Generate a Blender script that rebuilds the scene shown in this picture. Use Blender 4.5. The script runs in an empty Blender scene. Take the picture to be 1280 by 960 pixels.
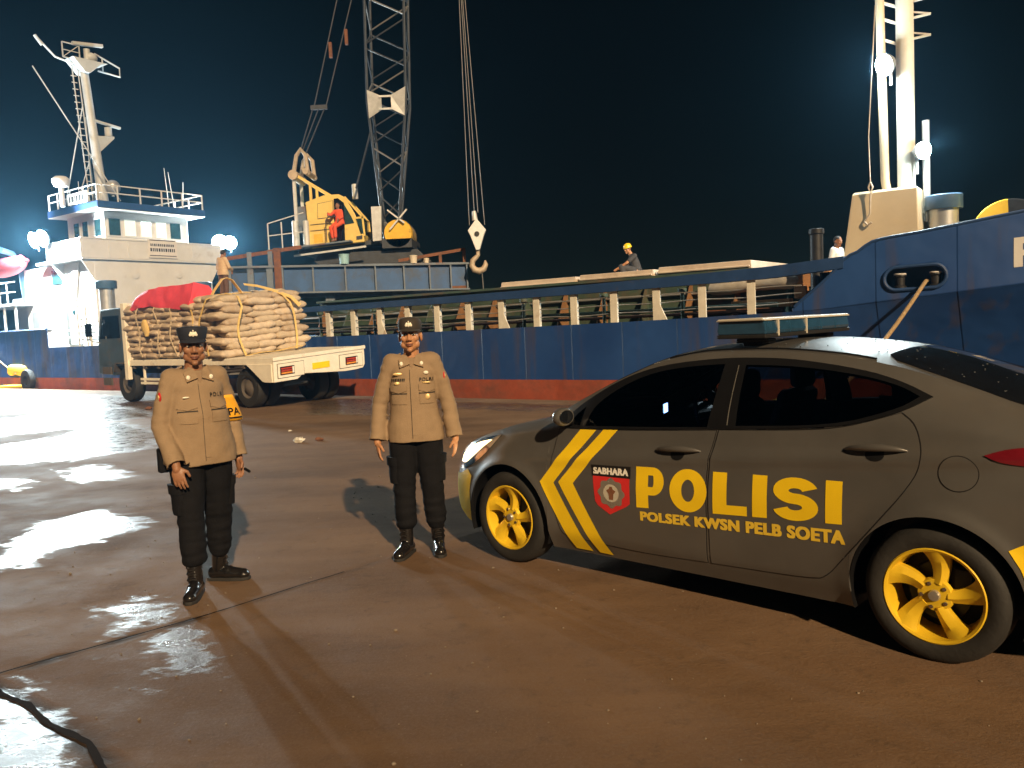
import bpy, bmesh, math, random
import numpy as np
from mathutils import Vector, Matrix, noise
from mathutils.bvhtree import BVHTree
from mathutils.geometry import tessellate_polygon

random.seed(7)
sc = bpy.context.scene
COL = sc.collection
R = math.radians

# ------------------------------------------------------------------ camera
cam_data = bpy.data.cameras.new('camera')
cam = bpy.data.objects.new('camera', cam_data)
COL.objects.link(cam)
cam_data.sensor_width = 36.0
cam_data.lens = 1019.6 / 1280.0 * 36.0
cam_data.clip_start = 0.05
cam_data.clip_end = 3000.0
PITCH, ROLL = .0739, .0451
_fw = Vector((0, math.cos(PITCH), -math.sin(PITCH)))
_r0 = Vector((1, 0, 0)); _u0 = _r0.cross(_fw)
_r = _r0 * math.cos(ROLL) - _u0 * math.sin(ROLL)
_u = _r0 * math.sin(ROLL) + _u0 * math.cos(ROLL)
m3 = Matrix((_r, _u, -_fw)).transposed()
cam.matrix_world = Matrix.Translation((0, 0, 1.636)) @ m3.to_4x4()
sc.camera = cam

# ------------------------------------------------------------------ world, sun, exposure
SUN_EL = R(28.0)
SUN_AZ = R(161.0)                      # compass bearing of the lamp, clockwise from +Y
sun_dir = Vector((math.sin(SUN_AZ) * math.cos(SUN_EL), math.cos(SUN_AZ) * math.cos(SUN_EL), math.sin(SUN_EL)))
world = bpy.data.worlds.new('World')
sc.world = world
world.use_nodes = True
wn = world.node_tree.nodes; wl = world.node_tree.links
sky = wn.new('ShaderNodeTexSky')
sky.sky_type = 'NISHITA'
sky.sun_disc = False
sky.sun_elevation = SUN_EL
sky.sun_rotation = SUN_AZ
bg = wn['Background']
wl.new(sky.outputs['Color'], bg.inputs['Color'])
bg.inputs['Strength'].default_value = 0.0003
sun_data = bpy.data.lights.new('sun', 'SUN')
sun = bpy.data.objects.new('sun', sun_data)
COL.objects.link(sun)
sun_data.energy = 4.2
sun_data.angle = R(1.2)
sun_data.color = (1.0, 0.72, 0.42)
sun.rotation_euler = sun_dir.to_track_quat('Z', 'Y').to_euler()

sc.view_settings.view_transform = 'Standard'
sc.view_settings.look = 'None'
sc.view_settings.exposure = 0.35
sc.view_settings.gamma = 1.0
sc.view_settings.use_curve_mapping = False
sc.cycles.use_denoising = True
sc.cycles.max_bounces = 8
sc.cycles.volume_bounces = 0
sc.cycles.sample_clamp_indirect = 6.0
sc.cycles.caustics_reflective = False
sc.cycles.caustics_refractive = False

# ------------------------------------------------------------------ materials
def new_mat(name):
    m = bpy.data.materials.new(name)
    m.use_nodes = True
    nt = m.node_tree
    return m, nt.nodes, nt.links, nt.nodes['Principled BSDF']


def pbr(name, col, rough=.5, metal=0., var=.12, scale=6., bump=.0, bscale=40., coat=0., col2=None, mix=(.45, .65),
        rvar=.12, stretch=None, spec=.5, sheen=0., sss=0., trans=0.):
    """one procedural material: base colour broken up by noise, optional second colour in patches, noise bump"""
    m, n, l, b = new_mat(name)
    tc = n.new('ShaderNodeTexCoord')
    mp = n.new('ShaderNodeMapping')
    l.new(tc.outputs['Object'], mp.inputs['Vector'])
    if stretch:
        mp.inputs['Scale'].default_value = stretch
    nz = n.new('ShaderNodeTexNoise')
    nz.inputs['Scale'].default_value = scale
    nz.inputs['Detail'].default_value = 6
    nz.inputs['Roughness'].default_value = .65
    l.new(mp.outputs['Vector'], nz.inputs['Vector'])
    rp = n.new('ShaderNodeValToRGB')
    rp.color_ramp.elements[0].position = .3
    rp.color_ramp.elements[1].position = .72
    c = Vector(col)
    rp.color_ramp.elements[0].color = (*(c * (1 - var)), 1)
    rp.color_ramp.elements[1].color = (*[min(1, q * (1 + var)) for q in c], 1)
    l.new(nz.outputs['Fac'], rp.inputs['Fac'])
    out = rp.outputs['Color']
    if col2:
        n2 = n.new('ShaderNodeTexNoise')
        n2.inputs['Scale'].default_value = scale * .55
        n2.inputs['Detail'].default_value = 8
        n2.inputs['Roughness'].default_value = .7
        l.new(mp.outputs['Vector'], n2.inputs['Vector'])
        mr = n.new('ShaderNodeMapRange')
        mr.inputs['From Min'].default_value, mr.inputs['From Max'].default_value = mix
        l.new(n2.outputs['Fac'], mr.inputs['Value'])
        mx = n.new('ShaderNodeMix'); mx.data_type = 'RGBA'
        l.new(mr.outputs['Result'], mx.inputs['Factor'])
        l.new(out, mx.inputs['A']); mx.inputs['B'].default_value = (*col2, 1)
        out = mx.outputs['Result']
    l.new(out, b.inputs['Base Color'])
    rr = n.new('ShaderNodeMapRange')
    rr.inputs['To Min'].default_value = max(.02, rough - rvar)
    rr.inputs['To Max'].default_value = min(1, rough + rvar)
    l.new(nz.outputs['Fac'], rr.inputs['Value'])
    l.new(rr.outputs['Result'], b.inputs['Roughness'])
    b.inputs['Metallic'].default_value = metal
    b.inputs['Specular IOR Level'].default_value = spec
    b.inputs['Coat Weight'].default_value = coat
    b.inputs['Coat Roughness'].default_value = .08
    if sheen:
        b.inputs['Sheen Weight'].default_value = sheen
    if sss:
        b.inputs['Subsurface Weight'].default_value = sss
        b.inputs['Subsurface Radius'].default_value = (.012, .005, .003)
    if trans:
        b.inputs['Transmission Weight'].default_value = trans
    if bump:
        n3 = n.new('ShaderNodeTexNoise')
        n3.inputs['Scale'].default_value = bscale
        n3.inputs['Detail'].default_value = 5
        l.new(mp.outputs['Vector'], n3.inputs['Vector'])
        bp = n.new('ShaderNodeBump')
        bp.inputs['Strength'].default_value = bump
        bp.inputs['Distance'].default_value = .02
        l.new(n3.outputs['Fac'], bp.inputs['Height'])
        l.new(bp.outputs['Normal'], b.inputs['Normal'])
    return m


def emit(name, col, strength):
    m, n, l, b = new_mat(name)
    b.inputs['Base Color'].default_value = (.8, .8, .8, 1)
    b.inputs['Emission Color'].default_value = (*col, 1)
    b.inputs['Emission Strength'].default_value = strength
    return m


M = {}
M['car_grey'] = pbr('car_grey', (.122, .117, .112), .40, .35, .12, 2.2, coat=.55, rvar=.07, spec=.45, col2=(.135, .120, .105), mix=(.55, .75))
M['drop'] = pbr('drop', (.10, .11, .12), .03, 0, .05, spec=1., rvar=.01)
M['car_black'] = pbr('car_black', (.008, .008, .009), .35, 0, .1)
M['black_gloss'] = pbr('black_gloss', (.006, .006, .007), .12, 0, .1, coat=.5, rvar=.03)
M['tint_glass'] = pbr('tint_glass', (.008, .009, .012), .04, 0, .2, rvar=.02, spec=.6)
M['rubber'] = pbr('rubber', (.018, .017, .016), .75, 0, .25, 9, bump=.15)
M['yellow_rim'] = pbr('yellow_rim', (.80, .53, .025), .38, .15, .1, 8, coat=.3, col2=(.35, .22, .03), mix=(.62, .8))
M['sticker_yellow'] = pbr('sticker_yellow', (.88, .60, .012), .42, 0, .05, 5)
M['sticker_gold'] = pbr('sticker_gold', (.78, .54, .05), .45, 0, .08, 8)
M['sticker_red'] = pbr('sticker_red', (.62, .03, .03), .42, 0, .08, 8)
M['sticker_white'] = pbr('sticker_white', (.78, .76, .70), .45, 0, .05, 8)
M['sticker_black'] = pbr('sticker_black', (.012, .011, .011), .45, 0, .1, 8)
M['silver'] = pbr('silver', (.62, .60, .55), .3, .8, .1, 12)
M['chrome'] = pbr('chrome', (.7, .7, .7), .12, 1, .05, 12, rvar=.04)
M['dark_metal'] = pbr('dark_metal', (.035, .035, .036), .5, .5, .2, 9)
M['red_lens'] = pbr('red_lens', (.16, .008, .015), .12, 0, .2, 9, coat=.6)
M['blue_lens'] = pbr('blue_lens', (.018, .062, .12), .14, 0, .2, 14, coat=.6)
M['bar_cap'] = pbr('bar_cap', (.52, .48, .40), .4, 0, .06, 9)
M['shirt'] = pbr('shirt', (.275, .195, .122), .85, 0, .09, 14, bump=.22, bscale=160, spec=.25)
M['shirt_dark'] = pbr('shirt_dark', (.245, .165, .10), .85, 0, .07, 18, bump=.18, bscale=160)
M['trousers'] = pbr('trousers', (.0085, .0085, .0100), .9, 0, .2, 16, bump=.2, bscale=120, spec=.12)
M['boot'] = pbr('boot', (.010, .009, .009), .2, 0, .3, 20, coat=.6, bump=.06, bscale=30)
M['skin_dark'] = pbr('skin_dark', (.285, .135, .072), .5, 0, .12, 22, sss=.08, bump=.05, bscale=90)
M['skin'] = pbr('skin', (.45, .22, .11), .5, 0, .12, 22, sss=.08, bump=.05, bscale=90)
M['lips'] = pbr('lips', (.21, .075, .05), .45, 0, .1, 20)
M['hair'] = pbr('hair', (.012, .010, .009), .6, 0, .2, 60)
M['eye'] = pbr('eye', (.55, .5, .45), .2, 0, .05, 60)
M['iris'] = pbr('iris', (.012, .008, .006), .1, 0, .05, 60)
M['cap_navy'] = pbr('cap_navy', (.014, .017, .030), .8, 0, .15, 30, bump=.12, bscale=200)
M['cap_dark'] = pbr('cap_dark', (.035, .027, .021), .8, 0, .15, 30, bump=.12, bscale=200)
M['gold'] = pbr('gold', (.85, .62, .28), .4, .4, .12, 60)
M['badge_white'] = pbr('badge_white', (.82, .78, .66), .5, 0, .1, 60)
M['orange_cloth'] = pbr('orange_cloth', (.85, .42, .02), .7, 0, .08, 30)
M['red_cloth'] = pbr('red_cloth', (.74, .065, .095), .75, 0, .1, 5, bump=.25, bscale=14)
M['red_overall'] = pbr('red_overall', (.72, .09, .03), .8, 0, .12, 12, bump=.2, bscale=30)
M['grey_cloth'] = pbr('grey_cloth', (.05, .05, .055), .85, 0, .15, 14)
M['brown_cloth'] = pbr('brown_cloth', (.10, .055, .04), .85, 0, .15, 14)
M['tan_cloth'] = pbr('tan_cloth', (.52, .38, .24), .85, 0, .12, 14)
M['white_cloth'] = pbr('white_cloth', (.7, .7, .68), .85, 0, .1, 14)
M['helmet'] = pbr('helmet', (.85, .6, .03), .3, 0, .05, 14, coat=.3)
M['sack'] = pbr('sack', (.50, .40, .285), .9, 0, .14, 7, bump=.5, bscale=45, col2=(.30, .215, .135), mix=(.5, .75))
M['sack_pale'] = pbr('sack_pale', (.57, .46, .34), .9, 0, .14, 7, bump=.5, bscale=45, col2=(.36, .26, .17), mix=(.5, .75))
M['sack_dim'] = pbr('sack_dim', (.43, .335, .24), .9, 0, .14, 7, bump=.5, bscale=45, col2=(.26, .185, .12), mix=(.5, .75))
M['webbing'] = pbr('webbing', (.72, .50, .18), .8, 0, .12, 20)
M['webbing_pale'] = pbr('webbing_pale', (.62, .50, .34), .85, 0, .12, 20)
M['truck_cream'] = pbr('truck_cream', (.80, .74, .62), .6, 0, .1, 3, col2=(.30, .23, .15), mix=(.60, .78), bump=.1)
M['truck_blue'] = pbr('truck_blue', (.045, .075, .11), .55, 0, .2, 3, col2=(.10, .085, .07), mix=(.5, .7), bump=.1)
M['truck_dirt'] = pbr('truck_dirt', (.085, .07, .058), .8, 0, .25, 4, bump=.2)
M['plate_yellow'] = pbr('plate_yellow', (.85, .60, .01), .4, 0, .06, 9)
M['lamp_red'] = pbr('lamp_red', (.42, .05, .03), .25, 0, .2, 9, coat=.3)
M['lamp_orange'] = pbr('lamp_orange', (.75, .28, .05), .25, 0, .2, 9, coat=.3)
M['hull_blue'] = None
M['boot_red'] = pbr('boot_red', (.30, .065, .035), .7, 0, .3, 1.6, col2=(.14, .055, .04), mix=(.46, .68), bump=.2, bscale=9)
M['ship_white_dimmed'] = pbr('ship_white_dimmed', (.40, .41, .41), .5, 0, .1, 2, col2=(.28, .22, .17), mix=(.64, .8), bump=.06, bscale=6)  # white mast paint, greyed to stand in for weaker light on it
M['ship_white'] = pbr('ship_white', (.57, .555, .535), .5, 0, .08, 1.5, col2=(.36, .29, .22), mix=(.62, .80), bump=.06, bscale=6)
M['post_white'] = pbr('post_white', (.66, .63, .55), .6, 0, .12, 4, col2=(.28, .17, .09), mix=(.56, .72), bump=.15)
M['rail_blue'] = pbr('rail_blue', (.016, .050, .150), .5, 0, .2, 2.5, col2=(.08, .06, .05), mix=(.62, .78), bump=.15)
M['plat_blue'] = pbr('plat_blue', (.025, .085, .22), .5, 0, .22, 1.8, col2=(.045, .055, .07), mix=(.5, .72), bump=.15)
M['plat_steel'] = pbr('plat_steel', (.13, .16, .20), .6, .1, .25, 2.5, col2=(.16, .075, .05), mix=(.55, .72), bump=.2)
M['rust'] = pbr('rust', (.19, .075, .035), .85, 0, .3, 5, col2=(.10, .05, .035), bump=.3)
M['orange_stay'] = pbr('orange_stay', (.22, .11, .045), .75, 0, .25, 5, bump=.2)
M['deck_steel'] = pbr('deck_steel', (.055, .065, .06), .7, 0, .3, 3, col2=(.11, .07, .045), mix=(.5, .7), bump=.2)
M['coaming_green'] = pbr('coaming_green', (.045, .075, .052), .7, 0, .3, 2.5, col2=(.11, .075, .045), mix=(.5, .7), bump=.2)
M['hatch_tan'] = pbr('hatch_tan', (.60, .50, .40), .75, 0, .1, 2, col2=(.36, .27, .2), mix=(.55, .75), bump=.2, bscale=12)
M['timber'] = pbr('timber', (.40, .20, .085), .8, 0, .25, 4, bump=.3, stretch=(1, 6, 6))
M['tarp_grey'] = pbr('tarp_grey', (.36, .33, .28), .8, 0, .2, 4, bump=.4, bscale=9)
M['mast_tan'] = pbr('mast_tan', (.52, .41, .26), .55, 0, .06, 2.5, col2=(.34, .25, .15), mix=(.66, .8), bump=.06)
M['mast_white'] = pbr('mast_white', (.70, .66, .56), .5, 0, .08, 3, bump=.06)
M['galv'] = pbr('galv', (.46, .46, .45), .4, .6, .15, 4)
M['vent_blue'] = pbr('vent_blue', (.05, .10, .17), .45, 0, .15, 4)
M['crane_yellow'] = pbr('crane_yellow', (.70, .50, .13), .5, 0, .1, 3, col2=(.40, .28, .10), mix=(.62, .8), bump=.08)
M['crane_deep_yellow'] = pbr('crane_deep_yellow', (.72, .42, .03), .5, 0, .15, 3, col2=(.12, .09, .05), mix=(.58, .75), bump=.1)
M['crane_dark'] = pbr('crane_dark', (.045, .05, .058), .6, .2, .25, 4, bump=.1)
M['lattice'] = pbr('lattice', (.055, .065, .08), .5, .3, .2, 6)
M['lattice_pale'] = pbr('lattice_pale', (.55, .56, .56), .5, .2, .15, 6)
M['rope_steel'] = pbr('rope_steel', (.22, .22, .22), .5, .5, .15, 30)
M['block_white'] = pbr('block_white', (.72, .72, .70), .5, 0, .1, 8, col2=(.3, .26, .2), mix=(.62, .75))
M['hook_tan'] = pbr('hook_tan', (.45, .36, .26), .6, .2, .2, 8)
M['bucket_teal'] = pbr('bucket_teal', (.30, .50, .55), .5, 0, .08, 8)
M['bucket_cream'] = pbr('bucket_cream', (.62, .54, .42), .6, 0, .12, 8)
M['bollard_yellow'] = pbr('bollard_yellow', (.78, .52, .05), .5, 0, .12, 5, col2=(.30, .18, .06), mix=(.62, .78), bump=.15)
M['rope_manila'] = pbr('rope_manila', (.36, .25, .13), .9, 0, .3, 25, bump=.5, bscale=60)
M['boat_red'] = pbr('boat_red', (.60, .05, .06), .45, 0, .12, 4)
M['board'] = pbr('board', (.62, .57, .52), .6, 0, .06, 6)
M['win_dark'] = pbr('win_dark', (.02, .05, .055), .1, 0, .3, 8)
M['win_lit'] = emit('win_lit', (.62, 1.0, .86), .22)
M['tube_lamp'] = emit('tube_lamp', (.9, 1, .97), 9.)
M['flood'] = emit('flood', (.80, .97, 1.0), 600.)
M['headlight'] = emit('headlight', (1.0, .72, .34), 3.2)
M['paper'] = pbr('paper', (.62, .58, .5), .8, 0, .1, 20)
M['concrete_edge'] = pbr('concrete_edge', (.26, .24, .21), .8, 0, .2, 2, bump=.3)


def hull_material():
    m, n, l, b = new_mat('hull_blue')
    tc = n.new('ShaderNodeTexCoord')
    base = n.new('ShaderNodeTexNoise'); base.inputs['Scale'].default_value = .7; base.inputs['Detail'].default_value = 6
    l.new(tc.outputs['Object'], base.inputs['Vector'])
    rp = n.new('ShaderNodeValToRGB')
    rp.color_ramp.elements[0].position = .32; rp.color_ramp.elements[0].color = (.010, .045, .175, 1)
    rp.color_ramp.elements[1].position = .7; rp.color_ramp.elements[1].color = (.018, .068, .235, 1)
    l.new(base.outputs['Fac'], rp.inputs['Fac'])
    mp = n.new('ShaderNodeMapping'); mp.inputs['Scale'].default_value = (1.1, 1.1, .10)
    l.new(tc.outputs['Object'], mp.inputs['Vector'])
    st = n.new('ShaderNodeTexNoise'); st.inputs['Scale'].default_value = 2.1; st.inputs['Detail'].default_value = 7
    l.new(mp.outputs['Vector'], st.inputs['Vector'])
    mr = n.new('ShaderNodeMapRange'); mr.inputs['From Min'].default_value = .53; mr.inputs['From Max'].default_value = .72
    mr.inputs['To Max'].default_value = .80
    l.new(st.outputs['Fac'], mr.inputs['Value'])
    mx = n.new('ShaderNodeMix'); mx.data_type = 'RGBA'
    l.new(mr.outputs['Result'], mx.inputs['Factor']); l.new(rp.outputs['Color'], mx.inputs['A'])
    mx.inputs['B'].default_value = (.075, .055, .04, 1)
    fs = n.new('ShaderNodeTexNoise'); fs.inputs['Scale'].default_value = 9; fs.inputs['Detail'].default_value = 8
    fs.inputs['Roughness'].default_value = .8
    l.new(tc.outputs['Object'], fs.inputs['Vector'])
    m2 = n.new('ShaderNodeMapRange'); m2.inputs['From Min'].default_value = .60; m2.inputs['From Max'].default_value = .70
    m2.inputs['To Max'].default_value = .6
    l.new(fs.outputs['Fac'], m2.inputs['Value'])
    mx2 = n.new('ShaderNodeMix'); mx2.data_type = 'RGBA'
    l.new(m2.outputs['Result'], mx2.inputs['Factor']); l.new(mx.outputs['Result'], mx2.inputs['A'])
    mx2.inputs['B'].default_value = (.05, .085, .16, 1)
    l.new(mx2.outputs['Result'], b.inputs['Base Color'])
    b.inputs['Roughness'].default_value = .48
    # dished plating and weld seams
    sx = n.new('ShaderNodeTexNoise'); sx.inputs['Scale'].default_value = 1.3; sx.inputs['Detail'].default_value = 2
    l.new(tc.outputs['Object'], sx.inputs['Vector'])
    wv = n.new('ShaderNodeTexWave'); wv.inputs['Scale'].default_value = .26; wv.wave_profile = 'SAW'
    l.new(tc.outputs['Object'], wv.inputs['Vector'])
    wr = n.new('ShaderNodeMapRange'); wr.inputs['From Min'].default_value = .0; wr.inputs['From Max'].default_value = .02
    l.new(wv.outputs['Fac'], wr.inputs['Value'])
    ad = n.new('ShaderNodeMath'); ad.operation = 'MULTIPLY_ADD'; ad.inputs[1].default_value = .25
    l.new(wr.outputs['Result'], ad.inputs[0]); l.new(sx.outputs['Fac'], ad.inputs[2])
    bp = n.new('ShaderNodeBump'); bp.inputs['Strength'].default_value = .55; bp.inputs['Distance'].default_value = .07
    l.new(ad.outputs[0], bp.inputs['Height']); l.new(bp.outputs['Normal'], b.inputs['Normal'])
    return m


M['hull_blue'] = hull_material()

M['seat_cloth'] = pbr('seat_cloth', (.13, .05, .05), .9, 0, .2, 12, bump=.2)
M['seat_grey'] = pbr('seat_grey', (.10, .10, .11), .9, 0, .2, 12, bump=.2)
M['screen_lit'] = emit('screen_lit', (.25, .45, 1.0), 9.)
M['asphalt_joint'] = pbr('asphalt_joint', (.014, .010, .008), .95, 0, .3, 9, spec=.08)
M['grit'] = pbr('grit', (.20, .16, .12), .85, 0, .35, 30)

# ------------------------------------------------------------------ mesh helpers
class MB:
    """collects shapes, then links them as ONE mesh object"""
    def __init__(self):
        self.v, self.f = [], []

    def add(self, vs, fs):
        o = len(self.v)
        self.v.extend([Vector(p) for p in vs])
        self.f.extend([[i + o for i in f] for f in fs])
        return self

    def box(self, c, s, rot=None):
        c = Vector(c); h = Vector(s) * .5
        vs = []
        for x in (-1, 1):
            for y in (-1, 1):
                for z in (-1, 1):
                    p = Vector((x * h.x, y * h.y, z * h.z))
                    if rot is not None: p = rot @ p
                    vs.append(c + p)
        return self.add(vs, [(0, 1, 3, 2), (4, 6, 7, 5), (0, 4, 5, 1), (2, 3, 7, 6), (0, 2, 6, 4), (1, 5, 7, 3)])

    def bar(self, p0, p1, w, h=None, up=(0, 0, 1)):
        h = h or w
        p0, p1 = Vector(p0), Vector(p1)
        d = (p1 - p0).normalized(); up = Vector(up)
        if abs(d.dot(up)) > .98: up = Vector((0, 1, 0)) if abs(d.y) < .9 else Vector((1, 0, 0))
        a = d.cross(up).normalized(); b = a.cross(d)
        vs = []
        for p in (p0, p1):
            for i, j in ((-1, -1), (1, -1), (1, 1), (-1, 1)):
                vs.append(p + a * (i * w / 2) + b * (j * h / 2))
        return self.add(vs, [(3, 2, 1, 0), (4, 5, 6, 7), (0, 1, 5, 4), (1, 2, 6, 5), (2, 3, 7, 6), (3, 0, 4, 7)])

    def tube(self, pts, r, n=8, radii=None, cap=True):
        pts = [Vector(p) for p in pts]
        rings = []
        a = None
        for i, p in enumerate(pts):
            d = (pts[min(i + 1, len(pts) - 1)] - pts[max(i - 1, 0)]).normalized()
            if a is None:
                a = d.orthogonal().normalized()
            else:
                a = (a - d * a.dot(d)).normalized()
            b = d.cross(a)
            rr = radii[i] if radii else r
            rings.append([p + (a * math.cos(2 * math.pi * k / n) + b * math.sin(2 * math.pi * k / n)) * rr for k in range(n)])
        return self.loft(rings, cap)

    def loft(self, rings, cap=True, closed=True):
        n = len(rings[0]); vs = [p for r in rings for p in r]; fs = []
        for i in range(len(rings) - 1):
            for k in range(n if closed else n - 1):
                a, b = i * n + k, i * n + (k + 1) % n
                fs.append((a, b, b + n, a + n))
        if cap:
            fs.append(tuple(range(n - 1, -1, -1)))
            fs.append(tuple((len(rings) - 1) * n + k for k in range(n)))
        return self.add(vs, fs)

    def lathe(self, prof, c=(0, 0, 0), axis='Z', n=32, a0=0., a1=2 * math.pi):
        full = abs(a1 - a0 - 2 * math.pi) < 1e-6
        c = Vector(c); rings = []
        cnt = n if full else n + 1
        for k in range(cnt):
            t = a0 + (a1 - a0) * k / n
            ring = []
            for r, z in prof:
                x, y = r * math.cos(t), r * math.sin(t)
                ring.append(c + (Vector((x, y, z)) if axis == 'Z' else Vector((x, z, y)) if axis == 'Y' else Vector((z, x, y))))
            rings.append(ring)
        m = len(prof); vs = [p for r in rings for p in r]; fs = []
        for k in range(n if full else n):
            a = k * m; b = ((k + 1) % cnt) * m
            for j in range(m - 1):
                fs.append((a + j, b + j, b + j + 1, a + j + 1))
        return self.add(vs, fs)

    def ell(self, c, r, rot=None, nu=16, nv=10):
        c = Vector(c); r = Vector(r) if hasattr(r, '__len__') else Vector((r, r, r))
        vs, fs = [], []
        def T(p):
            p = Vector((p.x * r.x, p.y * r.y, p.z * r.z))
            return c + (rot @ p if rot is not None else p)
        for j in range(1, nv):
            th = math.pi * j / nv
            for k in range(nu):
                ph = 2 * math.pi * k / nu
                vs.append(T(Vector((math.sin(th) * math.cos(ph), math.sin(th) * math.sin(ph), math.cos(th)))))
        top = len(vs); vs.append(T(Vector((0, 0, 1)))); bot = len(vs); vs.append(T(Vector((0, 0, -1))))
        for j in range(nv - 2):
            for k in range(nu):
                a, b = j * nu + k, j * nu + (k + 1) % nu
                fs.append((a, a + nu, b + nu, b))
        for k in range(nu):
            fs.append((top, k, (k + 1) % nu))
            q = (nv - 2) * nu
            fs.append((bot, q + (k + 1) % nu, q + k))
        return self.add(vs, fs)

    def cap(self, p0, r0, p1, r1=None, n=12):
        """a tapered capsule"""
        r1 = r0 if r1 is None else r1
        p0, p1 = Vector(p0), Vector(p1)
        d = p1 - p0; L = d.length or 1e-4; d = d / L
        pts, rad = [], []
        for i in range(5):
            t = -math.pi / 2 + math.pi / 2 * (i + .35) / 5
            pts.append(p0 + d * r0 * math.sin(t)); rad.append(r0 * math.cos(t))
        pts.append(p0); rad.append(r0); pts.append(p1); rad.append(r1)
        for i in range(5):
            t = math.pi / 2 * (i + .65) / 5
            pts.append(p1 + d * r1 * math.sin(t)); rad.append(r1 * math.cos(t))
        return self.tube(pts, 0, n, rad)

    def chain(self, joints, n=12):
        for (p0, r0), (p1, r1) in zip(joints, joints[1:]):
            self.cap(p0, r0, p1, r1, n)
        return self

    def prism(self, poly, fn, d0, d1):
        """poly of 2-D points, fn(u, v, d) -> 3-D"""
        n = len(poly)
        vs = [fn(u, v, d0) for u, v in poly] + [fn(u, v, d1) for u, v in poly]
        fs = [tuple(range(n - 1, -1, -1)), tuple(range(n, 2 * n))]
        fs += [(i, (i + 1) % n, (i + 1) % n + n, i + n) for i in range(n)]
        return self.add(vs, fs)

    def mesh(self, name):
        me = bpy.data.meshes.new(name)
        me.from_pydata([tuple(p) for p in self.v], [], [tuple(f) for f in self.f])
        me.validate(); me.update()
        bm = bmesh.new(); bm.from_mesh(me)
        bmesh.ops.recalc_face_normals(bm, faces=bm.faces)
        bm.to_mesh(me); bm.free()
        return me

    def build(self, name, mat, parent=None, smooth=0, bevel=0, loc=None):
        return link(name, self.mesh(name), mat, parent, smooth, bevel, loc)


def link(name, me, mat, parent=None, smooth=0, bevel=0, loc=None):
    o = bpy.data.objects.new(name, me)
    COL.objects.link(o)
    if mat is not None:
        me.materials.clear(); me.materials.append(M[mat] if isinstance(mat, str) else mat)
    if parent is not None: o.parent = parent
    if loc is not None: o.location = loc
    if smooth:
        me.shade_smooth()
        me.set_sharp_from_angle(angle=R(smooth))
    if bevel:
        b = o.modifiers.new('bevel', 'BEVEL')
        b.width = bevel; b.segments = 2; b.limit_method = 'ANGLE'; b.angle_limit = R(40)
    return o


def remesh(mb, voxel, iters=6, factor=.5):
    me = mb.mesh('tmp')
    o = bpy.data.objects.new('tmp', me); COL.objects.link(o)
    r = o.modifiers.new('r', 'REMESH'); r.mode = 'VOXEL'; r.voxel_size = voxel; r.use_smooth_shade = True
    if iters:
        s = o.modifiers.new('s', 'SMOOTH'); s.factor = factor; s.iterations = iters
    dg = bpy.context.evaluated_depsgraph_get(); dg.update()
    out = bpy.data.meshes.new_from_object(o.evaluated_get(dg))
    bpy.data.objects.remove(o); bpy.data.meshes.remove(me)
    out.shade_smooth()
    return out


def tag(o, label=None, cat=None, group=None, kind=None):
    if label: o['label'] = label
    if cat: o['category'] = cat
    if group: o['group'] = group
    if kind: o['kind'] = kind
    return o


def empty(name, loc, rz=0., label=None, cat=None, group=None):
    o = bpy.data.objects.new(name, None)
    COL.objects.link(o)
    o.empty_display_size = .2
    o.location = loc; o.rotation_euler = (0, 0, rz)
    return tag(o, label, cat, group)


def flat(polys, step=.05):
    """2-D polygons cut along a grid -> (verts2d, faces), so that they can follow a curved surface"""
    bm = bmesh.new()
    for poly in polys:
        area = sum(a[0] * b[1] - b[0] * a[1] for a, b in zip(poly, poly[1:] + poly[:1]))
        if area < 0: poly = poly[::-1]
        vs = [bm.verts.new((u, v, 0)) for u, v in poly]
        for t in tessellate_polygon([[Vector((u, v, 0)) for u, v in poly]]):
            a, b, c = (vs[i] for i in t)
            if (b.co - a.co).cross(c.co - a.co).z < 0: b, c = c, b
            try: bm.faces.new((a, b, c))
            except ValueError: pass
    return cut(bm, step)


def flat_ring(outer, holes, step=.05):
    """a flat sheet with holes, cut along a grid"""
    loops = [outer] + list(holes)
    bm = bmesh.new(); vs = [bm.verts.new((u, v, 0)) for lp in loops for u, v in lp]
    for t in tessellate_polygon([[Vector((u, v, 0)) for u, v in lp] for lp in loops]):
        a, b, c = (vs[i] for i in t)
        if (b.co - a.co).cross(c.co - a.co).z < 0: b, c = c, b
        try: bm.faces.new((a, b, c))
        except ValueError: pass
    return cut(bm, step)


def inside(poly, x, y):
    r = False
    for (x0, y0), (x1, y1) in zip(poly, poly[1:] + poly[:1]):
        if (y0 > y) != (y1 > y) and x < (x1 - x0) * (y - y0) / (y1 - y0) + x0: r = not r
    return r


def glass_material(name, tint):
    m, n, l, b = new_mat(name)
    t = n.new('ShaderNodeBsdfTransparent'); t.inputs['Color'].default_value = (*tint, 1)
    g = n.new('ShaderNodeBsdfGlossy'); g.inputs['Roughness'].default_value = .03; g.inputs['Color'].default_value = (.9, .9, .9, 1)
    f = n.new('ShaderNodeFresnel'); f.inputs['IOR'].default_value = 1.5
    x = n.new('ShaderNodeMixShader')
    l.new(f.outputs[0], x.inputs[0]); l.new(t.outputs[0], x.inputs[1]); l.new(g.outputs[0], x.inputs[2])
    l.new(x.outputs[0], n['Material Output'].inputs['Surface'])
    return m


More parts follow.
